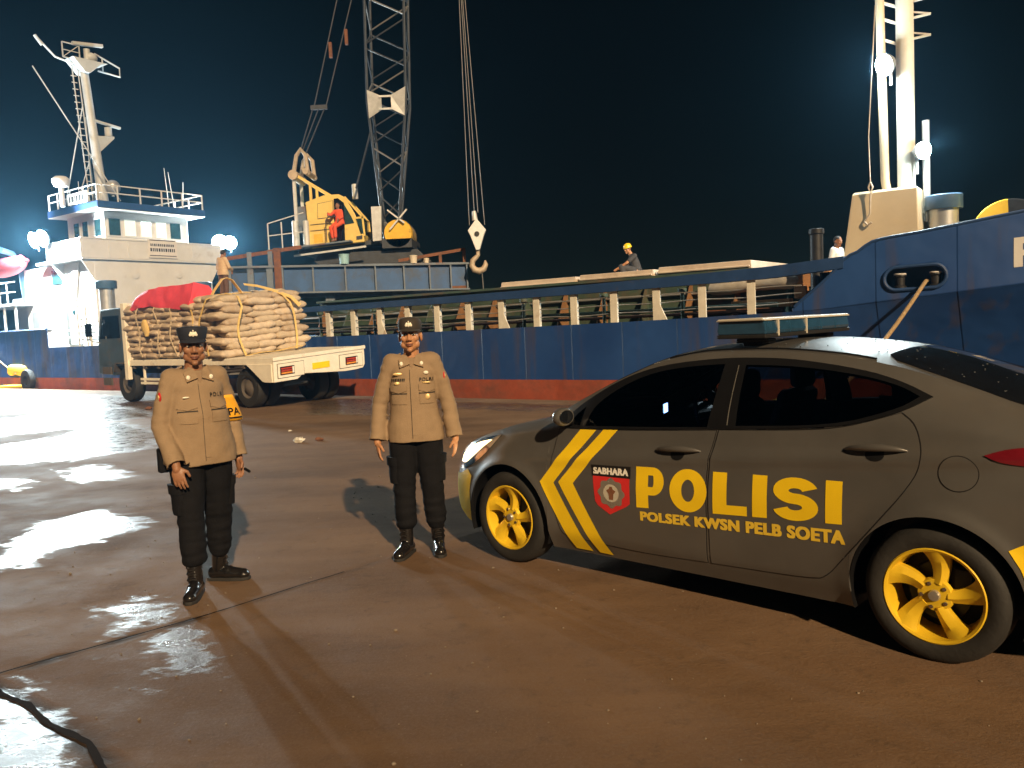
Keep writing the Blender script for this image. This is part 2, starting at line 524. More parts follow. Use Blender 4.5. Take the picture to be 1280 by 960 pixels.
def soft(poly, limit=48, rounds=2):
    """round the gentle corners of a closed outline, keep the sharp ones"""
    for _ in range(rounds):
        out = []; n = len(poly)
        for i in range(n):
            a, b, c = Vector(poly[i - 1]), Vector(poly[i]), Vector(poly[(i + 1) % n])
            if (b - a).angle(c - b, 0) > R(limit): out.append(tuple(b))
            else: out += [tuple(b.lerp(a, .25)), tuple(b.lerp(c, .25))]
        poly = out
    return poly


def cut(bm, step):
    xs = [v.co.x for v in bm.verts]; ys = [v.co.y for v in bm.verts]
    for ax, lo, hi in ((0, min(xs), max(xs)), (1, min(ys), max(ys))):
        k = math.floor(lo / step) + 1
        while k * step < hi:
            co = Vector((k * step, 0, 0)) if ax == 0 else Vector((0, k * step, 0))
            no = Vector((1, 0, 0)) if ax == 0 else Vector((0, 1, 0))
            bmesh.ops.bisect_plane(bm, geom=bm.verts[:] + bm.edges[:] + bm.faces[:], plane_co=co, plane_no=no, dist=1e-6)
            k += 1
    bm.verts.index_update()
    out = ([(v.co.x, v.co.y) for v in bm.verts], [[v.index for v in f.verts] for f in bm.faces])
    bm.free()
    return out


def drape(fl, pos, t0, t1=None):
    """lay a flat sheet on a surface; pos(u, v, offset) -> 3-D; t1 adds a skirt from t0 down to t1"""
    vs, fs = fl
    mb = MB()
    P = [pos(u, v, t0) for u, v in vs]
    faces = [list(f) for f in fs]
    if t1 is not None:
        cnt = {}
        for f in fs:
            for a, b in zip(f, f[1:] + f[:1]):
                cnt[(a, b)] = 1
        low = {}
        for (a, b) in list(cnt):
            if (b, a) not in cnt:
                for q in (a, b):
                    if q not in low:
                        low[q] = len(P); P.append(pos(vs[q][0], vs[q][1], t1))
                faces.append([b, a, low[a], low[b]])
    mb.add(P, faces)
    return mb


def text2d(body, size, bold=0., spacing=1., shear=0.):
    """flat lettering -> bmesh in the XY plane, origin at the left end of the base line"""
    cu = bpy.data.curves.new('txt', 'FONT')
    cu.body = body; cu.size = size; cu.offset = bold; cu.space_character = spacing; cu.shear = shear
    cu.fill_mode = 'FRONT' if hasattr(cu, 'fill_mode') else cu.fill_mode
    o = bpy.data.objects.new('txt', cu); COL.objects.link(o)
    dg = bpy.context.evaluated_depsgraph_get(); dg.update()
    me = bpy.data.meshes.new_from_object(o.evaluated_get(dg))
    bpy.data.objects.remove(o); bpy.data.curves.remove(cu)
    bm = bmesh.new(); bm.from_mesh(me); bpy.data.meshes.remove(me)
    bmesh.ops.remove_doubles(bm, verts=bm.verts[:], dist=1e-5)
    return bm


def text_fit(body, x0, x1, y0, y1, bold=0., spacing=1., step=.05):
    bm = text2d(body, 1., bold, spacing)
    xs = [v.co.x for v in bm.verts]; ys = [v.co.y for v in bm.verts]
    a, b, c, d = min(xs), max(xs), min(ys), max(ys)
    for v in bm.verts:
        v.co.x = x0 + (v.co.x - a) / (b - a) * (x1 - x0)
        v.co.y = y0 + (v.co.y - c) / (d - c) * (y1 - y0)
    if (x1 - x0) * (y1 - y0) < 0:
        bmesh.ops.reverse_faces(bm, faces=bm.faces[:])
    return cut(bm, step)


def lerp_tab(tab, x):
    """smooth (monotone cubic) interpolation in a table of (x, y), x rising"""
    n = len(tab)
    if x <= tab[0][0]: return tab[0][1]
    if x >= tab[-1][0]: return tab[-1][1]
    i = 0
    while tab[i + 1][0] < x: i += 1
    def slope(k):
        if k <= 0 or k >= n - 1:
            j = 0 if k <= 0 else n - 2
            return (tab[j + 1][1] - tab[j][1]) / (tab[j + 1][0] - tab[j][0])
        h0, h1 = tab[k][0] - tab[k - 1][0], tab[k + 1][0] - tab[k][0]
        d0, d1 = (tab[k][1] - tab[k - 1][1]) / h0, (tab[k + 1][1] - tab[k][1]) / h1
        if d0 * d1 <= 0: return 0.
        w0, w1 = 2 * h1 + h0, h1 + 2 * h0
        return (w0 + w1) / (w0 / d0 + w1 / d1)
    h = tab[i + 1][0] - tab[i][0]
    t = (x - tab[i][0]) / h
    m0, m1 = slope(i) * h, slope(i + 1) * h
    return ((2 * t ** 3 - 3 * t ** 2 + 1) * tab[i][1] + (t ** 3 - 2 * t ** 2 + t) * m0
            + (-2 * t ** 3 + 3 * t ** 2) * tab[i + 1][1] + (t ** 3 - t ** 2) * m1)


M['car_glass'] = glass_material('car_glass', (.40, .42, .44))
M['car_glass_dark'] = glass_material('car_glass_dark', (.22, .21, .23))
# ================================================================== POLICE CAR
T_ZT=[(-2.32,.95),(-2.29,1.05),(-2.2,1.085),(-1.95,1.115),(-1.7,1.19),(-1.4,1.295),(-1.1,1.39),(-.8,1.447),(-.5,1.472),(-.2,1.472),(.1,1.445),(.3,1.40),(.6,1.28),(.9,1.14),(1.15,1.015),(1.4,.95),(1.7,.87),(2.0,.765),(2.12,.70),(2.19,.62),(2.21,.50)]
T_ZR=[(-2.32,.90),(-2.2,1.04),(-2.0,1.075),(-1.7,1.15),(-1.4,1.255),(-1.1,1.345),(-.8,1.40),(-.4,1.425),(-.1,1.42),(.2,1.375),(.5,1.265),(.8,1.125),(1.1,.985),(1.4,.93),(1.7,.845),(2.0,.735),(2.12,.67),(2.21,.48)]
T_YR=[(-2.32,.45),(-2.25,.58),(-2.1,.63),(-1.8,.64),(-1.4,.61),(-1.0,.59),(-.6,.585),(-.2,.59),(.2,.615),(.5,.655),(.8,.695),(1.1,.715),(1.3,.70),(1.7,.68),(1.9,.64),(2.1,.54),(2.21,.35)]
T_ZS=[(-2.32,.78),(-2.2,.95),(-1.9,1.02),(-1.5,1.05),(-1.2,1.06),(-.9,1.045),(-.5,1.015),(0,.985),(.5,.955),(1.0,.915),(1.35,.88),(1.7,.80),(2.0,.68),(2.21,.44)]
T_YS=[(-2.32,.50),(-2.2,.68),(-1.9,.775),(-1.5,.81),(-1.0,.805),(-.5,.80),(0,.80),(.5,.80),(1.0,.795),(1.35,.785),(1.7,.745),(2.0,.66),(2.1,.57),(2.21,.38)]
T_YM=[(-2.32,.55),(-2.2,.74),(-2.0,.81),(-1.7,.86),(-1.35,.888),(-.95,.878),(-.5,.868),(0,.866),(.5,.868),(.95,.874),(1.35,.88),(1.7,.84),(1.95,.75),(2.1,.63),(2.21,.40)]
T_ZB=[(-2.32,.38),(-2.2,.28),(-2.0,.23),(-1.7,.205),(-1.0,.175),(0,.165),(1.0,.16),(1.7,.18),(2.0,.20),(2.21,.32)]
WX, WZ, WR, ARCH = 1.35, .312, .316, .372


def car_side(x, z):
    """half width of the body at station x and height z"""
    zb, zs, zr = lerp_tab(T_ZB, x), lerp_tab(T_ZS, x), lerp_tab(T_ZR, x)
    ym, ys, yr = lerp_tab(T_YM, x), lerp_tab(T_YS, x), lerp_tab(T_YR, x)
    zm = min(.60, zb + .55 * (zs - zb))
    y = lerp_tab([(zb, ym - .065), (zb + .35 * (zm - zb), ym - .012), (zm, ym), (zs, ys), (zr, yr)], z)
    zc = .83 - .085 * x
    if z < zs:
        y += .015 * math.exp(-((z - zc) / .040) ** 2) * max(0, min(1, (1.3 - x) * 2, (x + 2.1) * 2))
    for wx in (-WX, WX):
        d = math.hypot(x - wx, z - WZ)
        if d < .6 and z > .15:
            y += .016 * math.exp(-((d - ARCH) / .045) ** 2)
    return y


def car_low(x):
    zb = lerp_tab(T_ZB, x)
    for wx in (-WX, WX):
        d = abs(x - wx)
        if d < ARCH:
            zb = max(zb, WZ + math.sqrt(ARCH * ARCH - d * d))
    return zb


def car_top(x, y):
    zt, zr, yr = lerp_tab(T_ZT, x), lerp_tab(T_ZR, x), lerp_tab(T_YR, x)
    return zr + (zt - zr) * (1 - min(1, abs(y) / yr) ** 2.3)


def car_pos(sgn=1):
    def pos(x, z, off):
        z2 = min(max(z, car_low(x)), lerp_tab(T_ZR, x))
        y = car_side(x, z2)
        e = .01
        dz = (car_side(x, z2 + e) - car_side(x, z2 - e)) / (2 * e)
        k = off / math.sqrt(1 + dz * dz)
        return Vector((x, sgn * (y + k), z - k * dz))
    return pos


def car_top_pos(x, y, off):
    return Vector((x, y, car_top(x, y) + off))


TRIM = [(.925, .952), (.86, 1.035), (.735, 1.13), (.49, 1.265), (.218, 1.348), (-.148, 1.385), (-.4, 1.388), (-.621, 1.378), (-.96, 1.328),
        (-1.157, 1.272), (-1.305, 1.205), (-1.20, 1.143), (-1.095, 1.107), (-.95, 1.066), (-.70, 1.036), (-.336, 1.013), (0, .992), (.4, .968), (.73, .955)]
FWIN = [(.70, .972), (.67, 1.09), (.49, 1.215), (.262, 1.305), (-.004, 1.342), (-.199, 1.352), (-.188, 1.16), (-.172, 1.014), (.2, .993)]
RWIN = [(-.345, 1.03), (-.328, 1.348), (-.565, 1.345), (-.804, 1.322), (-1.007, 1.29), (-1.163, 1.248), (-1.25, 1.205), (-1.19, 1.16), (-1.07, 1.118), (-.93, 1.078), (-.70, 1.05)]
QWIN = [(.845, .975), (.79, 1.04), (.735, 1.085), (.745, .972)]
TRIM, FWIN, RWIN = soft(TRIM), soft(FWIN), soft(RWIN)


def make_car():
    root = empty('police_car', (1.504, 5.184, 0), 2.370,
                 'grey police sedan with yellow wheels and yellow POLISI lettering parked on the quay', 'car')
    # ---- body shell
    xs = set()
    k = -2.32
    while k < 2.21:
        xs.add(round(k, 4)); k += .045
    for wx in (-WX, WX):
        for a in range(0, 37):
            xs.add(round(wx + ARCH * math.cos(math.pi * a / 36), 4))
    for k in (2.1, 2.13, 2.16, 2.18, 2.2, 2.21, -2.30): xs.add(k)
    xs = sorted(xs)
    NZ, NY = 34, 12
    mb = MB(); rings = []
    for x in xs:
        lo, zr, yr = car_low(x), lerp_tab(T_ZR, x), lerp_tab(T_YR, x)
        left = []
        for i in range(NZ + 1):
            z = lo + (zr - lo) * i / NZ
            left.append((car_side(x, z), z))
        ring = [Vector((x, y, z)) for y, z in left]
        for j in range(1, NY):
            t = j / NY
            y = yr * (1 - 2 * t)
            ring.append(Vector((x, y, car_top(x, y))))
        ring += [Vector((x, -y, z)) for y, z in reversed(left)]
        rings.append(ring)
    mb.loft(rings, cap=True, closed=False)
    def grow_out(poly, d):
        cx = sum(p[0] for p in poly) / len(poly); cz = sum(p[1] for p in poly) / len(poly)
        return [(p[0] + (p[0] - cx) / math.hypot(p[0] - cx, p[1] - cz) * d, p[1] + (p[1] - cz) / math.hypot(p[0] - cx, p[1] - cz) * d) for p in poly]
    holes = [grow_out(p, .016) for p in (FWIN, RWIN, QWIN)]
    kept = []
    for f in mb.f:                                                # openings behind the side windows and the windscreen
        c = sum((mb.v[i] for i in f), Vector()) / len(f)
        if len(f) == 4 and c.z > .95:
            yr = lerp_tab(T_YR, c.x)
            if abs(c.y) >= yr - .004 and any(inside(h, c.x, c.z) for h in holes): continue
            if abs(c.y) < yr * .86 and .34 < c.x < 1.06: continue
        kept.append(f)
    mb.f = kept
    mb.build('body', 'car_grey', root, smooth=38)
    # floor and wheel wells
    ub = MB()
    ub.box((0, 0, .27), (3.9, 1.30, .12)); ub.box((0, 0, .42), (1.92, 1.58, .44))
    ub.box((-2.0, 0, .5), (.5, 1.3, .5)); ub.box((1.92, 0, .45), (.4, 1.1, .35))
    ub.build('underbody', 'car_black', root)
    for sx in (-1, 1):
        for sy in (-1, 1):
            w = MB()
            w.lathe([(ARCH + .004, .45), (ARCH + .004, .865)], (sx * WX, 0, WZ), 'Y', 28, -.35, math.pi + .35)
            w.lathe([(0.01, .46), (ARCH + .004, .46)], (sx * WX, 0, WZ), 'Y', 28, -.35, math.pi + .35)
            for v in w.v: v.y *= sy
            w.build('wheel_well', 'car_black', root, smooth=40)
    # ---- side windows, trims, doors, both sides; lettering on the left, which the photograph shows
    FD = [(.915, .945), (.935, .80), (.94, .60), (.915, .40), (.885, .29), (.84, .262), (.3, .238), (-.18, .262), (-.192, .5), (-.19, .73), (-.203, .86), (-.232, 1.0), (0, .985), (.5, .958)]
    RD = [(-.202, .262), (-.206, .5), (-.204, .73), (-.217, .86), (-.246, 1.002), (-.70, 1.028), (-.95, 1.058), (-1.19, 1.135), (-1.26, 1.09), (-1.292, 1.0), (-1.302, .93), (-1.262, .82), (-1.075, .575),
          (-.93, .40), (-.87, .325), (-.80, .285)]
    for sgn in (1, -1):
        pos = car_pos(sgn)
        door_pos = pos
        drape(flat_ring(TRIM, [FWIN, RWIN, QWIN], .05), pos, .0055, -.02).build('window_trim', 'car_black', root, smooth=40)
        for nm, poly, hx, hz in (('front_door', soft(FD), -.005, .868), ('rear_door', soft(RD), -1.095, .955)):
            g = drape(flat([poly], .05), pos, .001)
            # a dark gap round the panel
            cx = sum(p[0] for p in poly) / len(poly); cz = sum(p[1] for p in poly) / len(poly)
            def grow(p, d):
                v = Vector((p[0] - cx, p[1] - cz)); return (p[0] + v.x / v.length * d, p[1] + v.y / v.length * d)
            d = drape(flat([[grow(p, -.003) for p in poly]], .05), pos, .0035, -.008).build(nm, 'car_grey', root, smooth=40, bevel=0)
            drape(flat([[grow(p, .004) for p in poly]], .05), pos, .0012).build('door_gap', 'sticker_black', d, smooth=40)
            h = MB()
            pts = []
            for i in range(13):
                t = i / 12
                x = hx + .145 - .29 * t
                q = pos(x, hz + .012 * t, .006 + .030 * math.sin(math.pi * t) ** .6)
                pts.append(q)
            h.tube(pts, .016, 10, [.005 + .014 * math.sin(math.pi * min(1, max(0, i / 12))) ** .7 for i in range(13)])
            h.build('handle', 'car_grey', d, smooth=60)
            cup = [(hx + .045 * math.cos(a), hz - .014 + .030 * math.sin(a)) for a in np.linspace(0, 2 * math.pi, 20)[:-1]]
            drape(flat([cup], .05), pos, .0048).build('handle_recess', 'car_black', d, smooth=40)
        drape(flat([FWIN], .05), pos, .0045).build('front_side_window', 'car_glass', root, smooth=40)
        drape(flat([RWIN], .05), pos, .0045).build('rear_side_window', 'car_glass_dark', root, smooth=40)
        drape(flat([QWIN], .05), pos, .0045).build('quarter_window', 'car_glass', root, smooth=40)
        # thin bright seam between the two door frames
        st = [(-.292, 1.03), (-.285, 1.345), (-.290, 1.345), (-.298, 1.03)]
        drape(flat([st], .05), pos, .0078).build('pillar_edge', 'silver', root)
        head = [(1.46, .868), (1.62, .835), (1.78, .795), (1.92, .735), (2.04, .668), (2.05, .60), (1.96, .575), (1.84, .60), (1.70, .655), (1.575, .745)]
        hl = drape(flat([soft(head)], .03), pos, .006, -.006).build('headlight', 'chrome', root, smooth=40)
        drape(flat([soft([(1.56, .825), (1.72, .790), (1.84, .745), (1.93, .685), (1.93, .635), (1.86, .632), (1.76, .690), (1.66, .765)])], .03), pos, .010).build('headlight_lens', 'headlight', hl, smooth=40)
        drape(flat([[(1.735, .56), (1.80, .60), (1.93, .55), (2.10, .53), (2.15, .40), (2.08, .22), (1.90, .195), (1.80, .205), (1.775, .33), (1.768, .45)]], .03), pos, .004).build('bumper_patch', 'sticker_yellow', root, smooth=40)
        tl = [(-1.555, .972), (-1.64, 1.005), (-1.78, 1.022), (-1.95, 1.01), (-2.15, .96), (-2.17, .86), (-1.95, .90), (-1.75, .935), (-1.62, .945)]
        drape(flat([soft(tl)], .03), pos, .006, -.004).build('tail_light', 'red_lens', root, smooth=40)
        cab = [(-1.655, .575), (-1.80, .66), (-2.05, .68), (-2.20, .62), (-2.22, .40), (-2.08, .30), (-1.80, .26), (-1.74, .30), (-1.735, .40), (-1.70, .50)]
        drape(flat([cab], .03), pos, .004).build('rear_bumper_patch', 'sticker_yellow', root, smooth=40)
    pos = car_pos(1)
    # fuel flap
    ring = [(-1.455 + .083 * math.cos(a), .886 + .080 * math.sin(a)) for a in np.linspace(0, 2 * math.pi, 41)[:-1]]
    ring2 = [(-1.455 + .079 * math.cos(a), .886 + .076 * math.sin(a)) for a in np.linspace(0, 2 * math.pi, 41)[:-1]]
    f = drape(flat([ring2], .05), pos, .0035, -.004).build('fuel_flap', 'car_grey', root, smooth=40)
    drape(flat([ring], .05), pos, .0015).build('flap_gap', 'sticker_black', f, smooth=40)
    # ---- stickers
    c1 = [(.735, .948), (.605, .953), (.912, .605), (.65, .185), (.785, .185), (1.027, .600)]
    c2 = [(.55, .957), (.44, .962), (.752, .617), (.494, .185), (.597, .185), (.872, .612)]
    drape(flat([c1], .02), pos, .0055).build('chevron', 'sticker_yellow', root, smooth=40)
    drape(flat([c2], .02), pos, .0055).build('chevron', 'sticker_yellow', root, smooth=40)

    def q_map(fl, xa, xb, ba, bb, ta, tb):
        vs, fs = fl
        out = []
        for u, v in vs:
            b = ba + (bb - ba) * u; t = ta + (tb - ta) * u
            out.append((xa + (xb - xa) * u, b + (t - b) * v))
        return out, fs
    # heavy block letters, each built from strips: cell coordinates 0..1
    def strip(a, b):
        vs, fs = [], []
        for p, q in zip(a, b): vs += [p, q]
        for i in range(len(a) - 1): fs.append([2 * i, 2 * i + 1, 2 * i + 3, 2 * i + 2])
        return vs, fs
    def rect(x0, x1, y0, y1, n=5):
        ts = np.linspace(0, 1, n)
        if (x1 - x0) > (y1 - y0): return strip([(x0 + (x1 - x0) * t, y0) for t in ts], [(x0 + (x1 - x0) * t, y1) for t in ts])
        return strip([(x0, y0 + (y1 - y0) * t) for t in ts], [(x1, y0 + (y1 - y0) * t) for t in ts])
    def arc(cx, cy, ro, ri, a0, a1, n=18):
        A = [R(a0 + (a1 - a0) * i / n) for i in range(n + 1)]
        return strip([(cx + ro[0] * math.cos(a), cy + ro[1] * math.sin(a)) for a in A], [(cx + ri[0] * math.cos(a), cy + ri[1] * math.sin(a)) for a in A])
    def stroke(pts, w):
        a, b = [], []
        for i, p in enumerate(pts):
            d = Vector(pts[min(i + 1, len(pts) - 1)]) - Vector(pts[max(i - 1, 0)]); d.normalize()
            ww = w(i / (len(pts) - 1)) if callable(w) else w
            a.append((p[0] - d.y * ww / 2, p[1] + d.x * ww / 2)); b.append((p[0] + d.y * ww / 2, p[1] - d.x * ww / 2))
        return strip(a, b)
    W = {}                                                     # u ranges of the six letters
    L = []
    L.append([rect(.0, .070, 0, 1, 8), rect(.070, .095, .80, 1.0, 3), rect(.070, .095, .32, .52, 3), arc(.095, .66, (.063, .34), (.006, .14), -90, 90)])
    L.append([arc(.288, .5, (.098, .52), (.034, .265), 0, 360, 40)])
    L.append([rect(.416, .486, 0, 1, 8), rect(.486, .584, 0, .23, 5)])
    L.append([rect(.609, .677, 0, 1, 8)])
    Wm, Hm = .175, .240                                        # the S, drawn in metres and scaled to its cell
    S = []
    for i in range(21):
        a = R(12 + 258 * i / 20); S.append((.0875 + .0555 * math.cos(a), .1675 + .0445 * math.sin(a)))
    for i in range(1, 23):
        a = R(90 - 258 * i / 22); S.append((.0875 + .0575 * math.cos(a), .0755 + .0475 * math.sin(a)))
    sv, sf = stroke(S, .060)
    L.append([([(.703 + .200 * u / Wm, v / Hm) for u, v in sv], sf)])
    L.append([rect(.932, 1.0, 0, 1, 8)])
    for shapes in L:
        vs, fs = [], []
        for v, f in shapes:
            o = len(vs); vs += v; fs += [[i + o for i in q] for q in f]
        drape(q_map((vs, fs), .272, -.948, .522, .592, .765, .800), pos, .0056).build('letter', 'sticker_yellow', root, smooth=40)
    def heavy(fl, box, off, dx):
        """thickened lettering: three copies a few millimetres apart"""
        mb = MB()
        for k in (-1, 0, 1):
            for j in (0, 1):
                q = q_map(fl, box[0] + k * dx, box[1] + k * dx, *[v + (j - .5) * dx * .8 for v in box[2:]])
                p = drape(q, pos, off + .0003 * (k + 1) + .00012 * j); mb.add(p.v, p.f)
        return mb
    t = text_fit('POLSEK KWSN PELB SOETA', 0, 1, 0, 1, bold=.018, spacing=1.10, step=.06)
    heavy(t, (.245, -.960, .447, .495, .500, .562), .0056, .004).build('lettering', 'sticker_gold', root)
    # shield sticker
    sh = drape(flat([[(.600, .742), (.319, .752), (.319, .535), (.345, .515), (.470, .452), (.560, .500), (.580, .525)]], .04), pos, .0054).build('shield_sticker', 'sticker_red', root, smooth=40)
    drape(flat([[(.606, .748), (.312, .757), (.312, .685), (.600, .680)]], .04), pos, .0062).build('shield_band', 'sticker_black', sh, smooth=40)
    t = text_fit('SABHARA', 0, 1, 0, 1, bold=.02, spacing=1.10, step=.08)
    heavy(t, (.588, .330, .693, .700, .732, .742), .0068, .0025).build('shield_lettering', 'sticker_white', sh)
    star = []
    for i in range(48):
        a = 2 * math.pi * i / 48
        rr = .094 * (1 + .09 * math.cos(8 * a))
        star.append((.455 - rr * math.cos(a), .585 + rr * .92 * math.sin(a)))
    em = drape(flat([star], .03), pos, .0062).build('shield_emblem', 'silver', sh, smooth=40)
    ring = [(.455 - .058 * math.cos(a), .585 + .054 * math.sin(a)) for a in np.linspace(0, 2 * math.pi, 33)[:-1]]
    drape(flat([ring], .03), pos, .0068).build('emblem_disc', 'bar_cap', em, smooth=40)
    fig = [(.470, .545), (.440, .545), (.436, .58), (.420, .60), (.440, .61), (.446, .625), (.464, .625), (.470, .61), (.490, .60), (.474, .58)]
    drape(flat([fig], .03), pos, .0074).build('emblem_figure', 'rust', em)
    # ---- windscreens on the top surface
    def top_poly(stations, k):
        l = [(x, k * lerp_tab(T_YR, x) * f) for x, f in stations]
        return l + [(x, -y) for x, y in reversed(l)]
    ws = top_poly([(1.12, .93), (.9, .95), (.7, .955), (.5, .955), (.32, .93), (.27, .8)], .97)
    wi = top_poly([(1.04, .86), (.9, .87), (.7, .875), (.5, .87), (.37, .83)], .96)
    fr = drape(flat_ring(ws, [wi], .06), car_top_pos, .004, -.01).build('windscreen_border', 'car_black', root, smooth=40)
    drape(flat([ws], .06), car_top_pos, .003).build('windscreen', 'car_glass', root, smooth=40)
    rw = top_poly([(-1.02, .72), (-1.08, .86), (-1.2, .92), (-1.4, .955), (-1.6, .96), (-1.78, .94), (-1.86, .86)], .98)
    drape(flat([rw], .06), car_top_pos, .004, -.01).build('rear_window', 'tint_glass', root, smooth=40)
    # cabin: seats, dashboard, wheel, a lit phone on the dash
    for sy in (-1, 1):
        def seat(x, y, w, mat, rec):
            q = MB(); q.box((x, y, .56), (.50, w, .16)); o = q.build('seat', mat, root, bevel=.04)
            q = MB(); q.prism([(-.20, .55), (-.34, 1.12), (-.24, 1.15), (-.06, .62)], lambda u, v, d: Vector((x + u, d, v)), y - w / 2 + .02, y + w / 2 - .02); q.build('seat_back', mat, o, bevel=.05)
            q = MB(); q.box((x - .31, y, 1.22), (.09, w * .5, .17)); q.build('head_rest', mat, o, bevel=.04)
        seat(.12, sy * .38, .50, 'seat_grey', 0)
        seat(-.78, sy * .36, .62, 'seat_cloth', 0)
    q = MB(); q.prism([(.62, .60), (.60, .93), (.72, .985), (1.12, .965), (1.15, .60)], lambda u, v, d: Vector((u, d, v)), -.70, .70); dash = q.build('dashboard', 'car_black', root, bevel=.03)
    q = MB(); q.tube([Vector((.50 + .05 * math.sin(a), -.38 + .18 * math.cos(a), .93 + .17 * math.sin(a))) for a in np.linspace(0, 2 * math.pi, 29)], .015, 8); q.bar((.50, -.55, .93), (.50, -.21, .93), .03); q.bar((.50, -.38, .92), (.66, -.38, .88), .04); q.build('steering_wheel', 'car_black', root, smooth=40)
    q = MB(); q.box((.60, .05, 1.01), (.012, .16, .095), Matrix.Rotation(R(20), 3, 'Z')); ph = q.build('phone', 'black_gloss', root, bevel=.003)
    q = MB(); q.box((.5925, .047, 1.012), (.004, .10, .060), Matrix.Rotation(R(20), 3, 'Z')); q.build('phone_screen', 'screen_lit', ph)
        # roof gutters
    for sy in (-1, 1):
        g = MB(); g.tube([(x, sy * lerp_tab(T_YR, x) * .93, car_top(x, lerp_tab(T_YR, x) * .93) + .002) for x in np.linspace(-1.0, .2, 16)], .007, 6)
        g.build('roof_gutter', 'car_black', root, smooth=40)
    # ---- mirror
    for sy in (1, -1):
        m = MB()
        m.ell((.80, sy * .885, 1.035), (.060, .085, .058), None, 18, 12)
        for v in m.v:
            if v.x < .775: v.x = .775
        mo = m.build('mirror', 'car_grey', root, smooth=50)
        a = MB(); a.bar((.84, sy * .76, .985), (.81, sy * .85, 1.01), .06, .04); a.build('mirror_arm', 'car_black', mo, bevel=.008)
        gl = MB(); gl.ell((.7745, sy * .885, 1.035), (.003, .068, .043), None, 18, 8); gl.build('mirror_glass', 'tint_glass', mo, smooth=50)
    # ---- wheels
    def wheel(sx, sy):
        yo = .868
        w = MB()
        # tyre, an annulus of rubber
        prof = [(.212, yo - .035), (.218, yo - .012), (.235, yo - .002), (.265, yo + .002), (.292, yo - .006), (.306, yo - .022), (.3155, yo - .045), (.316, yo - .10), (.3155, yo - .16),
                (.306, yo - .185), (.27, yo - .20), (.212, yo - .19)]
        w.lathe(prof, (0, 0, 0), 'Y', 64)
        for r in (.3165,):
            pass
        for v in w.v: v.y *= sy
        t = w.build('wheel', 'rubber', root, smooth=40, loc=(sx * WX, 0, WZ))
        rim = MB()
        rim.lathe([(.216, yo - .016), (.222, yo - .008), (.216, yo - .004), (.205, yo - .010), (.200, yo - .03), (.192, yo - .08), (.190, yo - .17)], (0, 0, 0), 'Y', 64)
        rim.lathe([(.002, yo - .028), (.045, yo - .026), (.072, yo - .030), (.080, yo - .05)], (0, 0, 0), 'Y', 40)
        for k in range(5):
            a0 = R(104 + 72 * k)
            rows = []
            for i in range(9):
                t2 = i / 8
                r = .058 + .150 * t2
                tw = a0 - .26 * (t2 - .1) ** 1.3 if t2 > .1 else a0
                hw = (.027 + .004 * t2 + .026 * t2 ** 2.0)
                row = []
                for j, (s, d) in enumerate(((-1, -.045), (-1, -.012), (-.5, -.004), (.25, .002), (1, -.016), (1, -.045))):
                    asym = hw * (1.0 if s < 0 else 1.12)
                    a = tw + s * asym / r
                    y = yo - .022 + d - .012 * math.sin(math.pi * t2) + .012 * t2
                    row.append(Vector((r * math.cos(a), y, r * math.sin(a))))
                rows.append(row)
            rim.loft(rows, cap=True, closed=True)
        for v in rim.v: v.y *= sy
        rm = rim.build('rim', 'yellow_rim', t, smooth=35)
        hub = MB(); hub.lathe([(.001, yo - .010), (.022, yo - .011), (.026, yo - .018), (.027, yo - .035)], (0, 0, 0), 'Y', 24)
        for v in hub.v: v.y *= sy
        hub.build('hub_cap', 'silver', rm, smooth=40)
        nuts = MB()
        for k in range(5):
            a = R(140 + 72 * k)
            nuts.lathe([(.001, yo - .020), (.009, yo - .021), (.011, yo - .034)], (.056 * math.cos(a), 0, .056 * math.sin(a)), 'Y', 10)
        for v in nuts.v: v.y *= sy
        nuts.build('wheel_nuts', 'chrome', rm, smooth=30)
        br = MB(); br.lathe([(.02, yo - .11), (.135, yo - .11), (.14, yo - .125)], (0, 0, 0), 'Y', 40)
        br.lathe([(.14, yo - .16), (.19, yo - .17)], (0, 0, 0), 'Y', 40)
        br.box((-.11, yo - .09, .07), (.07, .05, .11))
        for v in br.v: v.y *= sy
        br.build('brake_disc', 'dark_metal', t, smooth=35)
    for sx in (-1, 1):
        for sy in (-1, 1): wheel(sx, sy)
    # ---- light bar across the roof
    bx = -.27
    zb = 1.500
    lb = MB(); lb.box((bx, 0, zb + .004), (.30, 1.16, .022)); base = lb.build('light_bar', 'dark_metal', root, bevel=.005)
    for sy in (-1, 1):
        f = MB(); f.bar((bx, sy * .40, 1.44), (bx, sy * .40, zb), .13, .07); f.box((bx, sy * .40, 1.475), (.20, .10, .025)); f.build('bar_foot', 'dark_metal', base, bevel=.006)
    y = -.57
    segs = [(-.57, -.36), (-.355, -.15), (-.145, .06), (.065, .27), (.275, .42), (.425, .575)]
    for a, b in segs:
        s = MB(); s.prism([(-.145, 0), (.145, 0), (.15, .02), (.14, .075), (-.14, .075), (-.15, .02)], lambda u, v, d: Vector((bx + u, d, zb + .015 + v)), a, b)
        s.build('bar_lens', 'blue_lens', base, bevel=.006)
        rf = MB(); rf.box((bx, (a + b) / 2, zb + .05), (.06, (b - a) * .7, .045)); rf.build('bar_reflector', 'dark_metal', base)
    c = MB(); c.prism([(-.152, 0), (.152, 0), (.135, .015), (-.135, .015)], lambda u, v, d: Vector((bx + u, d, zb + .090 + v)), -.59, .59); c.build('bar_lid', 'bar_cap', base, bevel=.006)
    for yy in (.422, .06):
        s = MB(); s.box((bx, yy, zb + .05), (.308, .014, .10)); s.build('bar_strap', 'bar_cap', base, bevel=.003)
    # rain drops left on the roof and the rear window
    rnd = random.Random(11); dr = MB()
